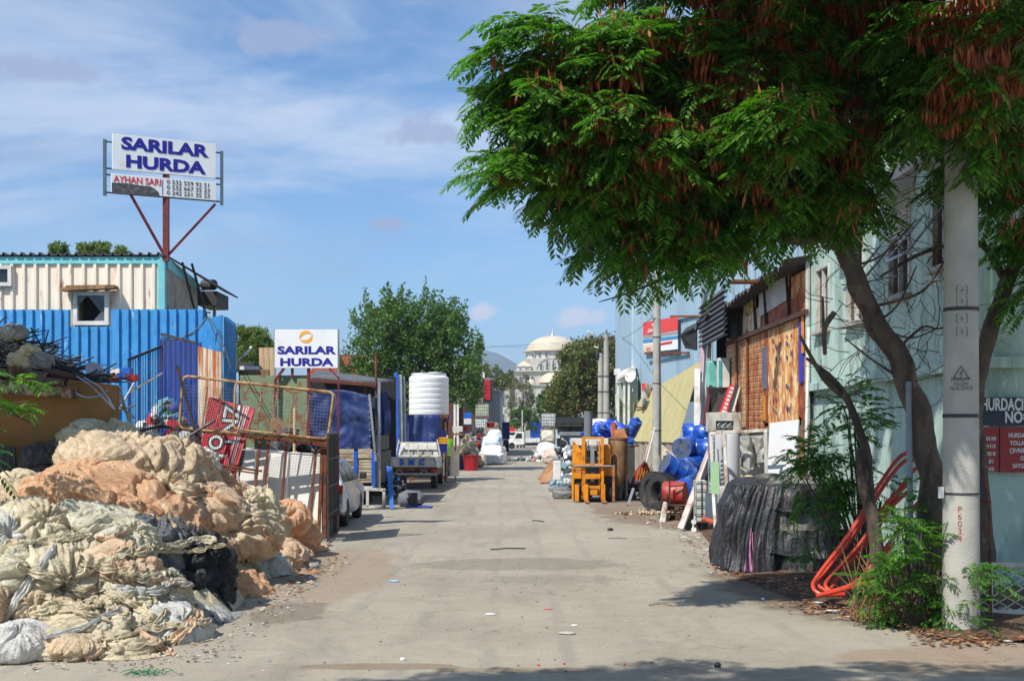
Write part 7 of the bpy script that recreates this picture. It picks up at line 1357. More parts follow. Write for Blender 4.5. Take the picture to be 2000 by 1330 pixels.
# small porch
t=T('porch','small white-posted porch with a sloping lid beside the pale green wall','porch',XY(1213,58)); Y=56; mb=MB()
for px in (1207,1219,1228): mb.beam(XY(px,Y),P(px,732,Y),.10)
t.part('post',mb,m_white,world=True); mb=MB(); mb.slab([P(1203,738,Y-.2),P(1230,722,Y-.4),P(1246,712,Y+2),P(1215,724,Y+2.5)],.12); mb.slab([P(1204,747,Y-.15),P(1228,744,Y-.15),P(1228,728,Y-.15),P(1204,739,Y-.15)],.05); t.part('roof',mb,m_white,world=True); mb=MB(); mb.bb((XY(1212,Y).x,Y+.4,0),(XY(1248,Y).x,Y+1.2,P(0,735,Y).z)); t.part('wall',mb,M('pale_green_wall',srgb(160,180,166),.8),world=True); mb=MB(); mb.bb(P(1203,812,Y-.02),P(1207,770,Y+.4)); t.part('louvre',mb,m_wdirt,world=True)
sbox('window_box','small white window frame box on the roof left of the dish',1200,1212,720,732,57,.3,m_white)
# twin concrete poles with lamps
for i,(px,Y,pt,lmp,lb_) in enumerate(((1184,78,657,None,'taller right concrete pole of the twin pair, with insulator arms'),(1173,80,690,None,'shorter left concrete pole of the twin pair, carrying a street light'))):
    t=T('utility_pole',lb_,'pole',XY(px,Y),group='twin concrete poles'); z=P(0,pt,Y).z; mb=MB(); mb.lathe([(.20,-.1),(.19,z*.4),(.155,z),(.01,z+.02)],(0,0,0),20); t.part('shaft',mb,m_conc,smooth=True)
    for q_ in (735,765,806): z_=P(0,q_,Y).z; mb=MB(); mb.lathe([(.2,z_-.03),(.2,z_+.03)],(0,0,0),16,cap=False); t.part('band',mb,m_iron)
    mb=MB(); mb.beam((-.35,-.1,z-.15),(.35,-.1,z-.15),.06) if i==0 else mb.beam((-.25,-.1,z-.3),(.2,-.1,z+.9),.05)
    for x in ((-.32,.32) if i==0 else ()): mb.lathe([(.04,0),(.06,.06),(.03,.14),(.01,.16)],(x,-.1,z-.14),8)
    t.part('arm',mb,m_iron)
    mb=MB(); 
    if i==0: mb.tube([(-.1,0,z-.3),(-.5,-.1,z-.1),(-.9,-.2,z+.12)],.03,6); t.part('lamp_arm',mb,m_galv); mb=MB(); mb.beam((-.85,-.2,z+.08),(-1.2,-.3,z+.28),.26,.12); t.part('lamp_head',mb,m_white,bev=.04)
    else: mb.beam((-.15,-.2,z+.35),(-.45,-.2,z+.42),.22,.10); t.part('lamp_head',mb,m_white,bev=.03); mb=MB(); mb.lathe([(.0,0),(.12,.05),(.14,.3),(.06,.45),(0,.5)],(-.22,-.1,z-.35),10); t.part('transformer_bell',mb,m_black)
# overhead wires
mb=MB(); 
mb.tube(sag(P(0,665,95),P(1180,663,79),.9,30),.012,3,False); mb.tube(sag(P(960,675,160),P(1180,660,79),.4,16),.012,3,False); mb.tube(sag(P(1188,660,78),P(1283,610,42),.4,16),.012,3,False); one('overhead_wire','thin overhead wires running to the twin concrete poles','wire',mb,m_black,P(1180,662,79))
# forklift
YK=34.6; t=T('forklift','orange-yellow forklift mast and carriage facing the camera','forklift',(XY(1158,YK).x,YK,0)); ox=XY(1158,YK).x; q=lambda px,py:(XY(px,YK).x-ox,P(0,py,YK).z)
def kb(name,x0,x1,y0,y1,d0,d1,mat=m_orange,bev=.008): mb=MB(); a=q(x0,y1);b=q(x1,y0); mb.bb((a[0],d0,a[1]),(b[0],d1,b[1])); return t.part(name,mb,mat,bev=bev)
kb('mast_rail',1136,1143,853,975,-.12,.0); kb('mast_rail',1173,1179,853,975,-.12,.0); kb('mast_crossbeam',1136,1179,853,857,-.11,-.01); kb('mast_crossbeam',1136,1179,905,909,-.10,-.02)
kb('inner_rail',1143.5,1146,862,968,-.05,.05); kb('inner_rail',1169,1172,862,968,-.05,.05)
mb=MB(); a=q(1120,908);b=q(1137,862); mb.add([(a[0],.1,a[1]),(b[0],.1,a[1]),(b[0],.1,b[1]-.25),(a[0]+.02,.1,b[1])]+[(a[0],.9,a[1]),(b[0],.9,a[1]),(b[0],.9,b[1]-.25),(a[0]+.02,.9,b[1])],[(0,1,2,3),(7,6,5,4),(0,3,7,4),(1,5,6,2),(3,2,6,7),(0,4,5,1)]); t.part('cowl',mb,m_orange)
kb('white_roof',1118,1190,856,870,.3,1.3,m_white); kb('roof_post',1119,1122,862,960,.15,.2); kb('dash_plate',1122,1136,912,935,.15,.2); kb('dash_plate',1180,1196,912,930,.15,.2); kb('side_cowl',1181,1193,868,910,.1,.2); kb('guard_post',1146,1148,858,905,.9,.95,m_black); kb('guard_post',1186,1188,858,905,.9,.95,m_black); kb('chain',1148,1149.5,860,930,-.09,-.07,m_iron); kb('chain',1165,1166.5,860,930,-.09,-.07,m_iron); kb('hydraulic_block',1146,1170,912,922,-.1,.1,m_iron); kb('axle_block',1140,1176,940,962,0,.2,m_iron); kb('body_block',1121,1197,912,968,.22,1.2,m_black); kb('carriage',1116,1200,908,911,-.2,-.14,m_galv); kb('carriage',1116,1120,908,975,-.2,-.14); kb('carriage',1195,1200,910,978,-.2,-.14,m_rustl); kb('carriage_plate',1120,1136,916,922,-.14,-.1,m_rustl)
kb('lift_cylinder',1153,1161,870,940,-.03,.03,m_galv); kb('cross_plate',1143,1172,925,935,-.16,-.12); kb('cross_plate',1144,1172,948,954,-.16,-.12); kb('cross_plate',1152,1166,956,966,-.2,-.12)
for x in (1126,1144,1177,): kb('fork',x-4,x+4,945,978,-.26,-.2); 
for x in (1144,1177): mb=MB(); a=q(x-4,982);b=q(x+4,979); mb.bb((a[0],-.85,.03),(b[0],-.2,.07)); t.part('fork_tine',mb,m_rustl)
for x in (-.42,.42): 
    mb=MB(); r_=.27; mb.lathe([(r_*.55,-.1),(r_,-.1),(r_,.1),(r_*.55,.1)],(x,.35,r_),22,(1,0,0)); w0_=t.part('wheel',mb,m_rubber,smooth=True); mb=MB(); mb.lathe([(r_*.56,-.08),(.01,-.08),],(x,.35,r_),16,(1,0,0)); t.part('rim',mb,m_orange,w0_)
mb=MB(); a=q(1146,908);b=q(1170,880); mb.bb((a[0],.5,a[1]),(b[0],.9,b[1])); t.part('seat',mb,m_black,bev=.05); mb=MB(); mb.bb((-.5,.6,.3),(.5,2.0,.95)); t.part('rear_body',mb,m_black,bev=.05)
for x in (-.4,.4): mb=MB(); mb.lathe([(.2,-.08),(.22,-.08),(.22,.08),(.2,.08)],(x,1.7,.22),18,(1,0,0)); t.part('wheel',mb,m_rubber)
# clutter around: crates on forklift, grey pipe, hopper
t=T('grey_pipe','tall grey plastic pipe standing behind the forklift','pipe',XY(1149,37)); z0,z1=1.9,P(0,803,37).z; mb=MB(); mb.lathe([(.13,z0-1.9),(.13,z1),(.115,z1),(.115,z1-.3),(.01,z1-.3)],(0,0,0),22,cap=False); t.part('pipe',mb,M('grey_pvc',srgb(110,114,118),.5),smooth=True)
t=T('rusty_hopper','rusty beige cylindrical hopper with cone bottom on legs beside the forklift','hopper',XY(1208,35.2)); r_=.27; za,zb3=P(0,925,35.2).z,P(0,857,35.2).z; m_hop=M('rusty_beige_steel',srgb(150,120,84),.6,0,.25,3,c2=srgb(112,68,40),t=.5,s2=3,st=(1,1,.5),bump=.1); mb=MB(); mb.lathe([(.08,za-.35),(.1,za-.3),(r_,za),(r_,zb3),(r_+.03,zb3),(r_+.03,zb3+.03),(r_-.03,zb3+.03),(r_-.05,za+.2),(.01,za+.2)],(0,0,0),30,cap=False); t.part('drum',mb,m_hop,smooth=True)
for a in ((-.2,-.15),(.22,-.15),(.0,.22)): mb=MB(); mb.beam((a[0],a[1],0),(a[0],a[1],za),.045); t.part('leg',mb,m_iron)
mb=MB(); mb.lathe([(.0,zb3),(.13,zb3),(.13,zb3+.18),(.0,zb3+.2)],(-.08,0,0),14); mb.lathe([(0,zb3+.15),(.1,zb3+.17),(.1,zb3+.4),(.05,zb3+.47),(0,zb3+.48)],(-.13,.02,0),14); t.part('motor',mb,m_rs3,smooth=True); mb=MB(); mb.lathe([(0,zb3+.05),(.11,zb3+.1),(.11,zb3+.3),(0,zb3+.36)],(.2,.05,0),12); t.part('motor',mb,m_iron,smooth=True); mb=MB(); mb.slab([(-.1,-.22,zb3+.05),(.25,-.22,zb3+.02),(.15,-.1,zb3+.3),(-.12,-.1,zb3+.26)],.03); t.part('cover',mb,m_rustl)
sbox('steel_cabinet','dark grey steel cabinet right of the hopper',1218,1240,868,952,36.2,.5,M('dark_steel_cabinet',srgb(74,72,68),.6)); mb=MB(); mb.beam(P(1222,872,35.6),P(1246,870,35.8),.1,.06); one('timber_beam','short timber beam on top of the dark steel cabinet','beam',mb,m_wood,P(1233,872,35.7))
sbox('pale_block','pale grey block between the hopper legs',1202,1215,935,975,35.6,.3,M('pale_block',srgb(150,148,142),.8))
# blue plastic heap: tarpaulin + drums, on a raised base
t=T('blue_tarp_bundle','crumpled bright blue tarpaulin bundle above the forklift','tarpaulin',P(1190,860,38)); nu,nv=60,30; th=np.linspace(0,2*math.pi,nu,endpoint=False); V=[]
for j in range(nv): f=j/(nv-1)*math.pi/2; V.append(np.stack([.62*np.cos(th)*math.cos(f),.35*np.sin(th)*math.cos(f),np.full(nu,.62*math.sin(f))],1))
V=np.concatenate(V); V=V+nz_(V+1e-6)*((fbm(V*2.6+3,4,4)*.28)+(1-np.abs(pn(V*5,2))*2)*.04)[:,None]; V[:,2]=np.maximum(V[:,2],0); mbt=M('bright_blue_tarp',srgb(20,84,210),.4,0,.2,coat=.1,bump=.2,bs=10); t.part('sheet',gridmesh('sheet',V,nu,nv,mbt,True),mbt)
gb='bright blue plastic canisters heaped above the hopper'
def canister(lb,px,py,Y,r,l,ax): c=P(px,py,Y); mb=MB(); l*=1.25; r*=.86; mb.lathe([(.01,0),(r*.93,.005),(r,.03),(r,l*.3),(r*.93,l*.32),(r*.93,l*.36),(r,l*.38),(r,l*.62),(r*.93,l*.64),(r*.93,l*.68),(r,l*.7),(r,l*.93),(r*.92,l*.97),(r*.3,l*.98),(r*.3,l*1.05),(.01,l*1.05)],Vector((0,0,0)),20,ax); t=T('blue_canister',lb,'canister',c,group=gb); t.part('body',mb,m_bplas,smooth=True); a=Vector(ax).normalized(); mb=MB(); mb.lathe([(r*.3,0),(r*.3,.05),(.01,.05)],a*l*1.05,12,a); t.part('cap',mb,m_bplas); return t
canister('large blue canister at the right end of the blue heap',1230,850,37.5,.22,.45,(.3,-.4,.7)); canister('blue canister lowest at the front right of the blue heap',1226,864,36.8,.17,.3,(.1,-1,.1)); canister('blue canister pointing at the viewer beside the hopper motor',1222,852,37,.15,.35,(-.2,-1,.4)); canister('blue canister lying left of the blue tarpaulin bundle',1163,850,37.6,.12,.35,(-1,-.4,.1)); canister('small blue canister on the crates left of the grey pipe',1112,862,38,.11,.28,(1,-.3,0)); canister('blue canister between the tarpaulin and the grey pipe',1172,846,37.8,.14,.35,(.2,-.8,.5))
bag('crumpled white bag beside the grey pipe above the forklift',1170,38.2,.28,.45,m_bagw,17,z=P(0,845,38.2).z,name='white_bag')
mb=MB(); mb.bb((XY(1120,38).x,37.6,0),(XY(1236,38).x,40.5,1.62)); heap('scrap_mass','dark mass of scrap behind the forklift carrying the blue canisters',(XY(1178,38.6).x,38.9,0),(1.35,1.1,1.75),200,.3,[2,0,0,0,7,0,0,3],seed=41,hpow=.35)
# tyres & black crates stack
for i,(px,py,l_) in enumerate(((1104,830,'left tyre lying on top of the black crates'),(1126,830,'right tyre lying on top of the black crates'))): tyre(l_,px,py,44,.36,.2,(0,.1,1),'tyres on the black crates')
gc='black plastic crates stacked behind the forklift'; k0=crate('black plastic crate at the left of the upper row under the tyres',1102,847,44,.5,.3,.5,m_black,gc,z=P(0,848,44).z)
dup(k0,(XY(1124,44).x,44,P(0,848,44).z),0,'black plastic crate at the right of the upper row under the tyres'); dup(k0,(XY(1101,44).x,43.8,P(0,872,44).z),0.05,'black plastic crate at the left of the lower row behind the forklift'); dup(k0,(XY(1125,44).x,43.8,P(0,872,44).z),-.05,'black plastic crate at the right of the lower row behind the forklift')
panel('galvanised_plate','galvanised plate lying between the two rows of black crates',1092,1140,843,850,43.6,m_galv,.5)
heap('wire_scrap','grey heap of crushed wire, cable and tin left of the forklift',(XY(1105,41).x,41,0),(.62,.8,1.5),380,.26,[5,0,0,0,3,0,1,8],mats=[M('bleached_scrap',srgb(186,190,188),.6),m_blue,m_rust,m_rust,m_black,m_rust,M('cyan_scrap',srgb(130,170,180),.6),m_galv],seed=19,hpow=.3,long=1.6)
sbox('white_bin','white plastic bin standing left of the wire scrap heap',1081,1096,900,938,38.5,.4,m_white,.03)
for i,(q4,mt,l_) in enumerate((([(1050,934),(1066,938),(1086,896),(1080,893)],m_card,'left brown cardboard sheet leaning at the roadside'),([(1055,939),(1073,940),(1088,900),(1082,898)],M('cardboard_b',srgb(176,130,92),.85),'right brown cardboard sheet leaning at the roadside'),([(1054,940),(1071,942),(1073,935),(1058,932)],M('salmon_card',srgb(206,130,116),.8),'salmon coloured sheet at the foot of the cardboard'))):
    board2('cardboard_sheet',l_,[P(q4[0][0],q4[0][1],47.5-.3*i),P(q4[1][0],q4[1][1],47.3-.3*i),P(q4[2][0],q4[2][1],49),P(q4[3][0],q4[3][1],49)],mt,.03,cat='sheet')
bag('grey plastic-wrapped bundle on the road beside the forklift',1098,36.5,.27,.36,M('grey_wrap',srgb(128,128,126),.5,bump=.5),23,name='wrapped_bundle')
g='caged liquid containers on the right'
ibc('white caged container standing highest at the right of the far truck',1071,86,2.2,m_ibcw,g); ibc('yellowish caged container below the highest one on the right',1069,86,1.15,M('ibc_yellowish',srgb(206,198,168),.5),g); ibc('bottom caged container of the right stack behind the bags',1070,86.2,.1,m_ibcw,g); 
bag('white printed bag in front of the right caged containers',1068,80,.6,.9,m_bagw,27,z=.35); bag('pale pink bag at the foot of the right caged containers',1079,76,.55,.95,M('pink_bag',srgb(206,186,172),.7,bump=.4),28); bag('cream sack on the upper right container stack',1070,83,.42,.75,M('cream_sack',srgb(220,212,190),.7,bump=.3),29,z=1.3)
panel('pale_sheet','pale blue-white upright sheet right of the caged containers',1085,1094,838,905,60,M('pale_blue_sheet',srgb(176,196,200),.5),.06,zlo=.3)
panel('dark_fence','dark fence strip closing the lots behind the right caged containers',1083,1240,815,880,92,m_black,.2,zlo=0)
# ================= PILE OF PLASTIC FILM
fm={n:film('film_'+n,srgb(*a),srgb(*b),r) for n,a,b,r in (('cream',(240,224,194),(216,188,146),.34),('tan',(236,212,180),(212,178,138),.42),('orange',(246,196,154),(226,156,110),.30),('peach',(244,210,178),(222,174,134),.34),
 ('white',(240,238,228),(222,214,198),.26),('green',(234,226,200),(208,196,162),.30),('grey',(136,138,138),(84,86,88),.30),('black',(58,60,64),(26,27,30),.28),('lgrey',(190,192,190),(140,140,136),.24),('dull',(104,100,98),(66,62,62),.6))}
def blobmesh(r,seed,mat,rot,folds=1.0,nu=210,nv=120,str_=4.0,flat=0):
    th=np.linspace(0,2*math.pi,nu,endpoint=False); ph=np.linspace(-math.pi/2,math.pi/2,nv); T_,P_=np.meshgrid(th,ph)
    N3=np.stack([np.cos(T_)*np.cos(P_),np.sin(T_)*np.cos(P_),np.sin(P_)],-1).reshape(-1,3); r=np.array(r); base=N3*r; q=base
    rs=np.random.default_rng(seed)
    # folds run down and across the lump: long in one tangent direction, tight in the other, bent by a slow warp
    ax=rs.normal(size=3)*np.array([1,.5,.9]); ax/=np.linalg.norm(ax); b1=np.cross(ax,[0,1,.2]); b1/=np.linalg.norm(b1); b2=np.cross(ax,b1)
    wp=np.stack([pn(q*2.1+9+seed,seed+2),pn(q*2.1+19,seed+3),pn(q*2.1+29,seed+4)],1)*.34+np.stack([pn(q*5+9,seed+12),pn(q*5+19,seed+13),pn(q*5+29,seed+14)],1)*.07
    a=q+wp; al=np.stack([a@ax/(str_*1.5),a@b1,a@b2],1)
    rid=lambda x,k=2.6:(1-np.minimum(1,np.abs(x)*k))
    f=rid(pn(al*3.4,seed+5))**1.5*.09+rid(pn(al*8+4,seed+6))**1.3*.055+rid(pn(al*17+8,seed+7))*.026+pn(al*26,seed+9)*.010
    for g_ in range(3):
        g=rs.normal(size=3)*np.array([1,.3,1])+np.array([0,-.9,.35]); g=g/np.linalg.norm(g); n0=g.copy(); g=g*r
        t1=np.cross(n0,[0,1,.01]) if abs(n0[1])<.9 else np.cross(n0,[1,0,0]); t1/=np.linalg.norm(t1); t2=np.cross(n0,t1)
        dv=q+wp*.25-g; dg_=np.linalg.norm(dv,axis=1); ph_=np.arctan2(dv@t2,dv@t1); sz=float(np.mean(r))*rs.uniform(.6,1.1)
        rad=np.stack([np.cos(ph_)*2.6,np.sin(ph_)*2.6,dg_*.9+g_*7],1); rf=rid(pn(rad,seed+21+g_),2.4)*.6+rid(pn(rad*2.3,seed+24+g_),2.4)*.35
        wt=np.exp(-(dg_/sz)**2); f=f*(1-wt*.75)+rf*wt*.17*np.clip(dg_/(.35*sz),.15,1)-np.exp(-(dg_/(.16*sz))**2)*.10
    tw=rid(pn(a*2.6+40,seed+11),7); f=f*folds-tw**2*.075
    lo=pn(q*1.5+seed*3.1,seed)*.17+pn(q*3.2,seed+1)*.035
    d=lo*min(1,float(np.mean(r))*2.2)+f*min(1,float(np.min(r))*3.4)
    V=base+N3*d[:,None]
    return V@np.array(Matrix.Rotation(rot,3,'Y')).T
pg='bundles of dirty plastic film in the roadside pile'
FB=[]
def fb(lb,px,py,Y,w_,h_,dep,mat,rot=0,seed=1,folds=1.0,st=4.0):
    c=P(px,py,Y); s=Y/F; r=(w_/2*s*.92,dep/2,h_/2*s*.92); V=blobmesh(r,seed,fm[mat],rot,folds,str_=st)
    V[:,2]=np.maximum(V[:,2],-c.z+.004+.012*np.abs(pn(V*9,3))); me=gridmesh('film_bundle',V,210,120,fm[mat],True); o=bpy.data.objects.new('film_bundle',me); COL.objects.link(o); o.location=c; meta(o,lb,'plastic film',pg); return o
r_=.33
fb('off-white film bundle crowning the back of the pile below the ochre wall',198,858,17.2,150,64,1.1,'cream',.0,1,1.2)
fb('off-white film bundle behind the tan heap, under the dark grille',258,872,17.6,120,50,1.0,'cream',.2,101)
fb('big tan folded heap of film on top of the pile',250,915,15.9,235,110,1.5,'tan',.12,2,1.3,5)
fb('tan film bundle right of the big tan heap, beside the white bag',345,925,16.2,120,115,1.2,'tan',.5,3,1.2)
fb('dark tan film slope under the tan heap',330,975,15.6,150,90,1.1,'tan',.5,33,1.3)
fb('left grey shaded sack against the ochre wall',82,900,17.0,66,70,.6,'dull',.2,4,.7); fb('right grey shaded sack against the ochre wall',122,885,17.0,66,54,.6,'dull',-.4,44,.7)
fb('cream film bag at the far left above the front heap',30,968,14.4,105,80,.9,'cream',-.4,5,.9); fb('brownish film bag under the far left cream bag',15,1000,14,90,70,.8,'tan',0,55)
fb('great orange film bundle stretching across the upper pile',190,985,14.3,280,150,1.3,'orange',.20,6,.85,5); fb('right half of the orange sheet sliding down to the black film',320,1030,14.2,190,120,1.0,'orange',.72,7,.9,7)
fb('full creamy white bag in front of the red letter board',384,920,17.0,86,88,.75,'white',.5,8,.5); fb('tan and orange bag right below the creamy white bag',412,957,17.2,105,70,.9,'orange',.4,9)
fb('peach film bag in front of the white boards, left',455,972,18.2,110,62,.8,'peach',.55,10,.8); fb('whitish tangled film beside the peach bag',505,1012,18.2,110,92,.9,'cream',.75,11,1.2)
fb('large tan film bag in the middle right of the pile',445,1035,16.2,180,112,1.2,'tan',.25,12,1.0); fb('peach glossy film lump under the large tan bag',412,1000,15.9,120,70,.9,'peach',.2,13,1.1)
fb('orange film bag nearest the right white board',566,1010,19.6,84,62,.8,'orange',.35,14,.7); fb('tan-orange film bag below the orange one near the gate',590,1042,19.9,82,46,.7,'orange',.3,15,.8); fb('small peach film end at the gate foot',612,1068,20.6,60,22,.5,'peach',.1,16); fb('tan film lump against the rusty end posts',598,1035,21.3,40,44,.5,'tan',0,66)
fb('white glossy film bag low on the right side',505,1120,17.2,108,84,.9,'white',.12,17,.9,6); fb('cream bag with a dark seam left of the white glossy bag',450,1102,16.6,80,70,.8,'green',.1,18,.8)
fb('pinkish sheer film draped behind the white glossy bag',556,1100,18.0,76,90,.8,'peach',.6,19,.6,6); fb('small crumpled orange film at the right toe of the pile',590,1142,17.4,66,34,.6,'orange',.1,20,1.4); fb('scrap of peach film at the toe right of the pinkish sheet',585,1080,19.4,60,26,.5,'peach',.2,77)
fb('orange film bag at the low right, by a wet stain',470,1168,15.2,112,84,.9,'orange',.35,21,1.1); fb('cream smooth film between the orange slope and the white bags',408,1088,15.6,90,90,.9,'peach',.7,22,.8)
fb('black shiny film slumping to the road',372,1125,13.9,140,150,1.1,'black',.75,23,1.3,5); fb('lower end of the black film by the road',408,1180,13.8,90,70,.8,'black',.6,24,1.3)
fb('dark grey film sheet above the black film',305,1078,13.6,140,92,1.0,'grey',.45,25,1.2); fb('grey film folds left of the black film',300,1135,13.1,110,84,.9,'grey',.3,26,1.2); fb('light grey film lump at the right toe',400,1212,13.1,120,50,.8,'lgrey',.15,27,1.3); fb('small light grey film puff at the road edge',440,1222,13.3,60,30,.5,'lgrey',.2,28,1.2)
fb('pale greenish film bundle in front of the orange sheet',190,1042,12.9,190,96,1.1,'green',.2,29,.9,5); fb('greenish-white film roll above the grey film',255,1052,13.0,110,74,.9,'green',.35,30,.9)
fb('cream film bundle at the left under the orange sheet',70,1040,12.6,170,96,1.1,'cream',0,31,1.1); fb('whitish film at the left frame edge',5,1070,12.2,110,110,1.0,'white',.2,32,1.0)
fb('cream folded film mass in the middle of the front heap',120,1120,12.0,190,100,1.1,'cream',.1,34,1.3,6); fb('pale glossy film left of the middle, tied with a band',45,1125,11.8,110,110,.9,'green',-.2,35,.9); fb('tan knotted film twist in the front heap',95,1180,11.7,150,60,.8,'tan',.1,36,1.6,7); fb('grey-tan film roll at the left frame edge',-2,1175,11.4,60,84,.8,'tan',.3,37,.9)
fb('peach and cream film fold right of the middle',225,1120,12.3,170,90,1.0,'peach',.25,38,1.2,6); fb('cream glossy film spread in front of the grey film',265,1165,12.2,170,90,1.0,'cream',.2,39,1.2,5); fb('small green plastic scrap lump under the greenish roll',245,1100,12.7,70,40,.6,'green',0,40,1.2)
fb('pale cream film flow at the front centre',185,1215,11.6,240,72,1.0,'cream',.12,41,1.3,8); fb('white film sheet sliding down to the right front',320,1225,12.0,170,84,1.0,'white',.4,42,1.1,6); fb('cream film edge lying on the road at the right front',360,1262,11.9,120,30,.7,'cream',.12,43,1.4)
fb('long cream film roll along the front edge',150,1262,11.1,330,50,.8,'cream',.02,45,1.2,8); fb('tan film lump at the front edge of the pile',160,1262,10.95,120,44,.6,'tan',.0,46,1.3); fb('whitish film lump at the lower left corner',30,1255,10.9,130,60,.8,'white',.05,47,1.2); fb('flat cream film skirt on the road at the very front',250,1280,11.05,190,22,.6,'cream',.03,48,1.3)
# heap body under the bundles
nx,ny=150,120; xs=np.linspace(-6.6,-3.0,nx); ys=np.linspace(10.4,21.5,ny); X_,Y_=np.meshgrid(xs,ys)
toe=np.interp(Y_,[10.4,11,12,13,14,15.5,17,19,21.5],[-4.6,-3.9,-3.2,-3.05,-3.1,-3.3,-3.4,-3.5,-3.6]); dd=np.clip(toe-X_,0,9); hh=.95*(1-np.exp(-dd/.95))*np.clip((Y_-10.5)/2.4,0,1)**.7*np.interp(Y_,[11,14,16,19,21.5],[.5,.95,1.25,.6,.12])
pt=np.stack([X_.ravel(),Y_.ravel(),hh.ravel()],1); rid=lambda x:1-np.minimum(1,np.abs(x)*3.0)
wq_=np.stack([pn(pt*1.5,1),pn(pt*1.5+7,2),pn(pt*1.5+17,3)],1)*.8; f_=rid(pn((pt+wq_)*np.array([1.2,3,2]),4))*.14+rid(pn((pt+wq_)*np.array([5,2.4,3]),5))*.08+fbm(pt*5,3,6)*.04
pt[:,2]=np.maximum(pt[:,2]+f_*np.clip(pt[:,2]*3,0,1)-.02,-.02); cc_=Vector((-4,14,0)); V=pt-np.array(cc_)
o=one('film_heap','tangled cream plastic film forming the body of the roadside pile','plastic film',gridmesh('film_heap',V,nx,ny,fm['cream']),fm['cream'],kind='stuff'); o.location=cc_
# ribbons / twisted strips over the pile
def surfz(x,y):
    h=(V_h(x,y)); return h
dg=bpy.context.evaluated_depsgraph_get(); dg.update()
from mathutils.bvhtree import BVHTree
bvs=[]
for o_ in list(COL.objects):
    if o_.name.startswith('film_bundle') or o_.name.startswith('film_heap'):
        me=o_.data; bvs.append(BVHTree.FromPolygons([o_.location+v.co for v in me.vertices],[tuple(p.vertices) for p in me.polygons]))
def drop(p):
    """first film surface met going from the road side toward the point"""
    best=None
    for b in bvs:
        h=b.ray_cast(Vector((p.x,p.y,4)),Vector((0,0,-1)))
        if h[0] is not None and (best is None or h[0].z>best[0].z): best=h
    return best
def onpile(px,py):
    d=Vector(((px-1000)/F,1,-(py-HY)/F)).normalized(); best=None
    for b in bvs:
        h=b.ray_cast(Vector((0,0,CH)),d)
        if h[0] is not None and (best is None or h[3]<best[3]): best=h
    return best
def ribbon(lb,pix,w_,mat,tw=1.0,seed=0,nm='film_strip'):
    pts=[];n=[]; 
    for i in range(len(pix)-1):
        for k in range(9):
            u_=k/9; h=onpile(pix[i][0]+(pix[i+1][0]-pix[i][0])*u_,pix[i][1]+(pix[i+1][1]-pix[i][1])*u_)
            if h is None: continue
            if pts and (h[0]-pts[-1]).length>.45: continue
            nn=h[1] if h[1].dot(Vector((0,-1,.3)))>0 else -h[1]; pts.append(h[0].copy()); n.append(nn)
    if len(pts)<5: return
    for _ in range(3):
        pts=[pts[0]]+[(pts[i-1]+pts[i]*2+pts[i+1])/4 for i in range(1,len(pts)-1)]+[pts[-1]]
    mb=MB(); m=len(pts); V=[]; K=10
    for i,p in enumerate(pts):
        t_=(pts[min(i+1,m-1)]-pts[max(i-1,0)]).normalized(); nn=(Vector((0,-.6,.8))*.7+n[i]*.6).normalized(); s_=t_.cross(nn).normalized(); nn=s_.cross(t_); a=tw*math.sin(i*.35+seed)*.5
        ww=w_*(.65+.5*abs(math.sin(i*.27+seed*2)))*(min(1,min(i,m-1-i)/3+.35))
        for k in range(K+1):
            v_=k/K*2-1; V.append(p+(s_*math.cos(a)+nn*math.sin(a))*v_*ww*.5+nn*(.02+.014*math.sin(v_*7+i*.12+seed)+.012*noise.noise((i*.15,v_*2.5,seed))))
    mb.add(V,[(i*(K+1)+k,i*(K+1)+k+1,(i+1)*(K+1)+k+1,(i+1)*(K+1)+k) for i in range(m-1) for k in range(K)]); c=pts[m//2]
    return one(nm,lb,'film strip',mb,fm[mat],c,smooth=True,sol=.006,group='long strips of film draped over the pile')
ribbon('broad whitish strip slanting from the left edge up to the middle of the pile',[(8,1215),(40,1165),(78,1108),(112,1060)],.075,'white',.3,1)
ribbon('pale strip from the tie point up to the greenish roll',[(112,1060),(150,1035),(200,1015)],.06,'green',.3,2)
ribbon('long white strip lying low across the front heap',[(85,1248),(150,1232),(205,1205),(255,1185)],.06,'white',.5,3)
ribbon('strip hanging down the right front of the heap',[(300,1200),(285,1222),(262,1245)],.05,'cream',.4,4)
ribbon('cream strip curling in the middle of the front heap',[(80,1125),(130,1140),(160,1165),(150,1185)],.06,'cream',.5,5)
ribbon('tan strip across the peach fold',[(150,1175),(200,1150),(240,1120),(262,1098)],.045,'tan',.5,6)
random.seed(77)
k_=0
for i in range(22):   # loose folds and tails
    px=random.uniform(0,330); py=random.uniform(1060,1275); a=random.uniform(-.6,.5); pix=[(px,py)]
    for s_ in range(6): a+=random.uniform(-.25,.25); px+=random.uniform(18,34)*math.cos(a); py+=20*math.sin(a); pix.append((px,py))
    o_=ribbon('loose cream film fold on the front heap',pix,random.uniform(.05,.12),random.choice(['cream','cream','white','cream','green','peach']),random.uniform(.1,.5),i,'film_fold')
    if o_: o_['label']='narrow loose folds of cream and white film lying over the front heap'; o_['group']='loose film folds over the front heap'
for i in range(16):
    px=random.uniform(140,560); py=random.uniform(900,1130); a=random.uniform(.0,1.1); pix=[(px,py)]
    for s_ in range(3): a+=random.uniform(-.35,.35); px+=24*math.cos(a); py+=20*math.sin(a); pix.append((px,py))
    o_=ribbon('x',pix,random.uniform(.04,.08),random.choice(['tan','orange','peach','cream']),.7,i+60,'film_fold')
    if o_: o_['label']='loose tan and orange film folds lying over the upper pile'; o_['group']='loose film folds over the upper pile'
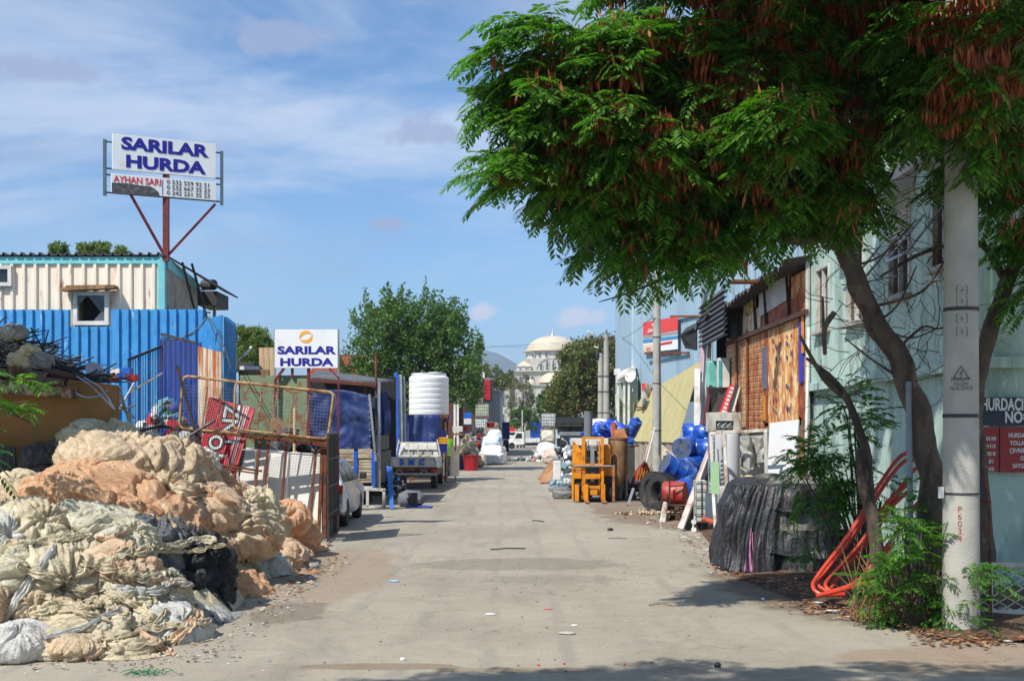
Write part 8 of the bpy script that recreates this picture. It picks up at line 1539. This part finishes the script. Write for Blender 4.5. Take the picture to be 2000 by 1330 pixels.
# bags on the wire heap
for i,(px,py,w_,h_,m_,l_) in enumerate(((30,650,44,30,'lgrey','clear plastic bag at the top of the wire heap'),(45,708,56,36,'cream','cream plastic sheet caught in the wire heap'),(80,705,40,34,'lgrey','clear plastic bag right of the cream sheet in the wire heap'),(62,687,36,22,'cream','small beige bag between the two bags in the wire heap'))):
    o_=fb(l_,px,py,17.4,w_,h_,.35,m_,.1,90+i,1.0); o_.name='plastic_bag'; o_['category']='plastic bag'; o_['group']='plastic bags in the wire heap'
# ================= LITTER
random.seed(31)
lm=[M('leaf_litter',srgb(120,74,46),.9),M('straw_litter',srgb(164,124,84),.85),M('paper_litter',(.6,.6,.58),.7),M('dark_litter',(.05,.045,.04),.8),M('blue_litter',srgb(70,120,180),.6),M('red_litter',srgb(190,60,50),.6)]
mb=MB()
def chip(x,y,s,mi,z=0.0):
    mb.mi=mi; a=random.uniform(0,6.3); n=random.choice([4,5]); h=random.uniform(.3,.8)*s*.25; c,s2=math.cos(a),math.sin(a); l=random.uniform(1,3.2); P_=[]
    for k in range(n): b=6.283*k/n; u_,v_=math.cos(b)*s*.5*l*.6,math.sin(b)*s*.4; P_.append((x+u_*c-v_*s2,y+u_*s2+v_*c,z+.006+random.uniform(0,h)))
    mb.add(P_+[(x,y,z+.008+h*1.2)],[(k,(k+1)%n,n) for k in range(n)])
def zone(n,pts,s,wts,z=0):
    for _ in range(n):
        a,b=random.choice(pts); u_=random.random(); p=Vector(a).lerp(Vector(b),u_); chip(p.x+random.gauss(0,.18),p.y+random.gauss(0,.22),s*random.uniform(.4,1.5),random.choices(range(6),wts)[0],z+random.uniform(0,.03))
zone(2600,[(G(1560,1180),G(1850,1235)),(G(1600,1165),G(1840,1210)),(G(1450,1125),G(1700,1190)),(G(1480,1110),G(1600,1160)),(G(1640,1150),G(1820,1190))],.05,[8,8,.7,4,.2,.1])
zone(800,[(G(1900,1250),G(2010,1240)),(G(1900,1235),G(2010,1225)),(G(1840,1250),G(1900,1250))],.05,[8,6,.6,2,.1,0]); zone(500,[(G(1340,1045),G(1440,1100)),(G(1400,1080),G(1430,1125)),(G(1240,1010),G(1330,1035))],.06,[3,6,1.5,3,.3,.1])
zone(260,[(G(480,1200),G(640,1100)),(G(560,1150),G(660,1090))],.05,[3,3,2,4,.2,0]); zone(320,[(G(380,1285),G(560,1180)),(G(100,1300),G(420,1285))],.03,[2,3,2,3,0,0])
one('ground_litter','dry leaves, straw and scraps littering the road edges','litter',mb,lm,kind='stuff')
mb=MB()
for _ in range(900):
    Y=random.uniform(9.8,40); x=random.uniform(-.30,.16)*Y*1.05; chip(x,Y,random.uniform(.008,.028)*(1+Y*.02),random.choices(range(6),[2,3,2.5,5,.35,.35])[0])
for _ in range(500):
    Y=random.uniform(16,19.5); x=random.uniform(-1.6,1.9); chip(x,Y,random.uniform(.008,.022),random.choice([1,3,3]))
one('road_grit','small grit and specks scattered over the road','grit',mb,lm,kind='stuff')
def rock(name,lb,cat,px,py,s,mat,fl=.5,seed=1,grp=None):
    p=G(px,py); nu,nv=16,9; th=np.linspace(0,2*math.pi,nu,endpoint=False); V=[]
    for j in range(nv): f=-math.pi/2+math.pi*j/(nv-1); V.append(np.stack([np.cos(th)*math.cos(f),np.sin(th)*math.cos(f),np.full(nu,math.sin(f))],1))
    V=np.concatenate(V); V=V*np.array([s[0]/2,s[1]/2,s[2]/2]); V=V*(1+.5*pn(V/max(s)*3+seed,seed)[:,None])+np.array([0,0,s[2]*.4]); V[:,2]=np.maximum(V[:,2],0); o=one(name,lb,cat,gridmesh(name,V,nu,nv,mat,True),mat,group=grp); o.location=p; return o
rock('paper_scrap','white paper scrap on the road right of centre','paper',1122,1222,(.08,.05,.02),m_white,seed=2); rock('flat_stone','flat grey stone or tile on the road right of centre','stone',1108,1238,(.17,.10,.03),m_conc,seed=3); rock('blue_wrapper','pale blue plastic wrapper on the road near the pile','wrapper',770,1136,(.14,.10,.03),M('pale_blue_film',srgb(150,190,220),.4),seed=4)
rock('white_wrapper','white crumpled wrapper on the road in the middle','wrapper',958,1200,(.12,.06,.02),m_white,seed=5); rock('red_scrap','thin red plastic scrap on the road right of the middle','plastic scrap',1072,1190,(.12,.02,.01),m_redl,seed=6)
for i,(a,b,l_) in enumerate(((1052,1300,'leftmost of three tiny red caps near the lower edge'),(1102,1297,'middle of three tiny red caps near the lower edge'),(1220,1299,'rightmost of three tiny red caps near the lower edge'))): rock('plastic_scrap',l_,'plastic scrap',a,b,(.022,.022,.018),m_redl,seed=7+i,grp='red caps on the road')
rock('white_pebble','white pebble in the pothole near the lower edge','pebble',787,1289,(.05,.04,.03),m_white,seed=11); rock('dark_stone','small dark stone at the lower right of the road','stone',1402,1303,(.06,.05,.05),m_black,seed=12); rock('dark_lump','dark lump on the road near the pallets','lump',1192,1036,(.14,.1,.07),m_black,seed=13); rock('clear_bag','clear plastic scrap at the right toe of the pile','plastic scrap',612,1110,(.2,.16,.1),fm['lgrey'],seed=14)
for i,(a,b,c,l_) in enumerate((((958,1075),(1026,1073),.011,'thin dark stick lying on the road in the middle'),((1268,1184),(1312,1185),.009,'thin tan stick lying on the road at the right'),((1188,1053),(1224,1054),.007,'thin dark stick beside the right-hand scrap'),((1040,1018),(1062,1020),.012,'short dark stick far up the road'))): mb=MB(); mb.tube([G(*a)+Vector((0,0,.02)),(G(*a)+G(*b))/2+Vector((0,.03,.03)),G(*b)+Vector((0,0,.02))],c,6); one('stick',l_,'stick',mb,m_wood if i==1 else m_black,G(*a))
mb=MB(); 
for k in range(30): a=random.uniform(0,6.3); p=G(285,1318)+Vector((random.gauss(0,.06),random.gauss(0,.04),.01)); mb.tube([p,p+Vector((math.cos(a)*.08,math.sin(a)*.05,.03)),p+Vector((math.cos(a)*.15,math.sin(a)*.1,.008))],.003,3,False)
one('green_twine','tangle of green twine on the road at the lower left','twine',mb,M('green_twine_plastic',srgb(20,130,80),.5),G(285,1318))
# ================= HAZE
HZ=0.00022
k=NT('haze_air'); k.t.nodes.remove(k.b); pv=k.n('VolumePrincipled',Density=HZ); pv.inputs['Color'].default_value=(.62,.76,1,1); pv.inputs['Anisotropy'].default_value=.0; k.l(pv.outputs[0],k.o.inputs['Volume'])
mb=MB(); mb.bb((-7000,-80,-1),(7000,9500,330)); o=one('haze',None,None,mb,k.m); o['kind']='stuff'
for o_ in COL.objects:
    if o_.type=='MESH' and o_.name.split('.')[0]=='haze': o_.display_type='WIRE'
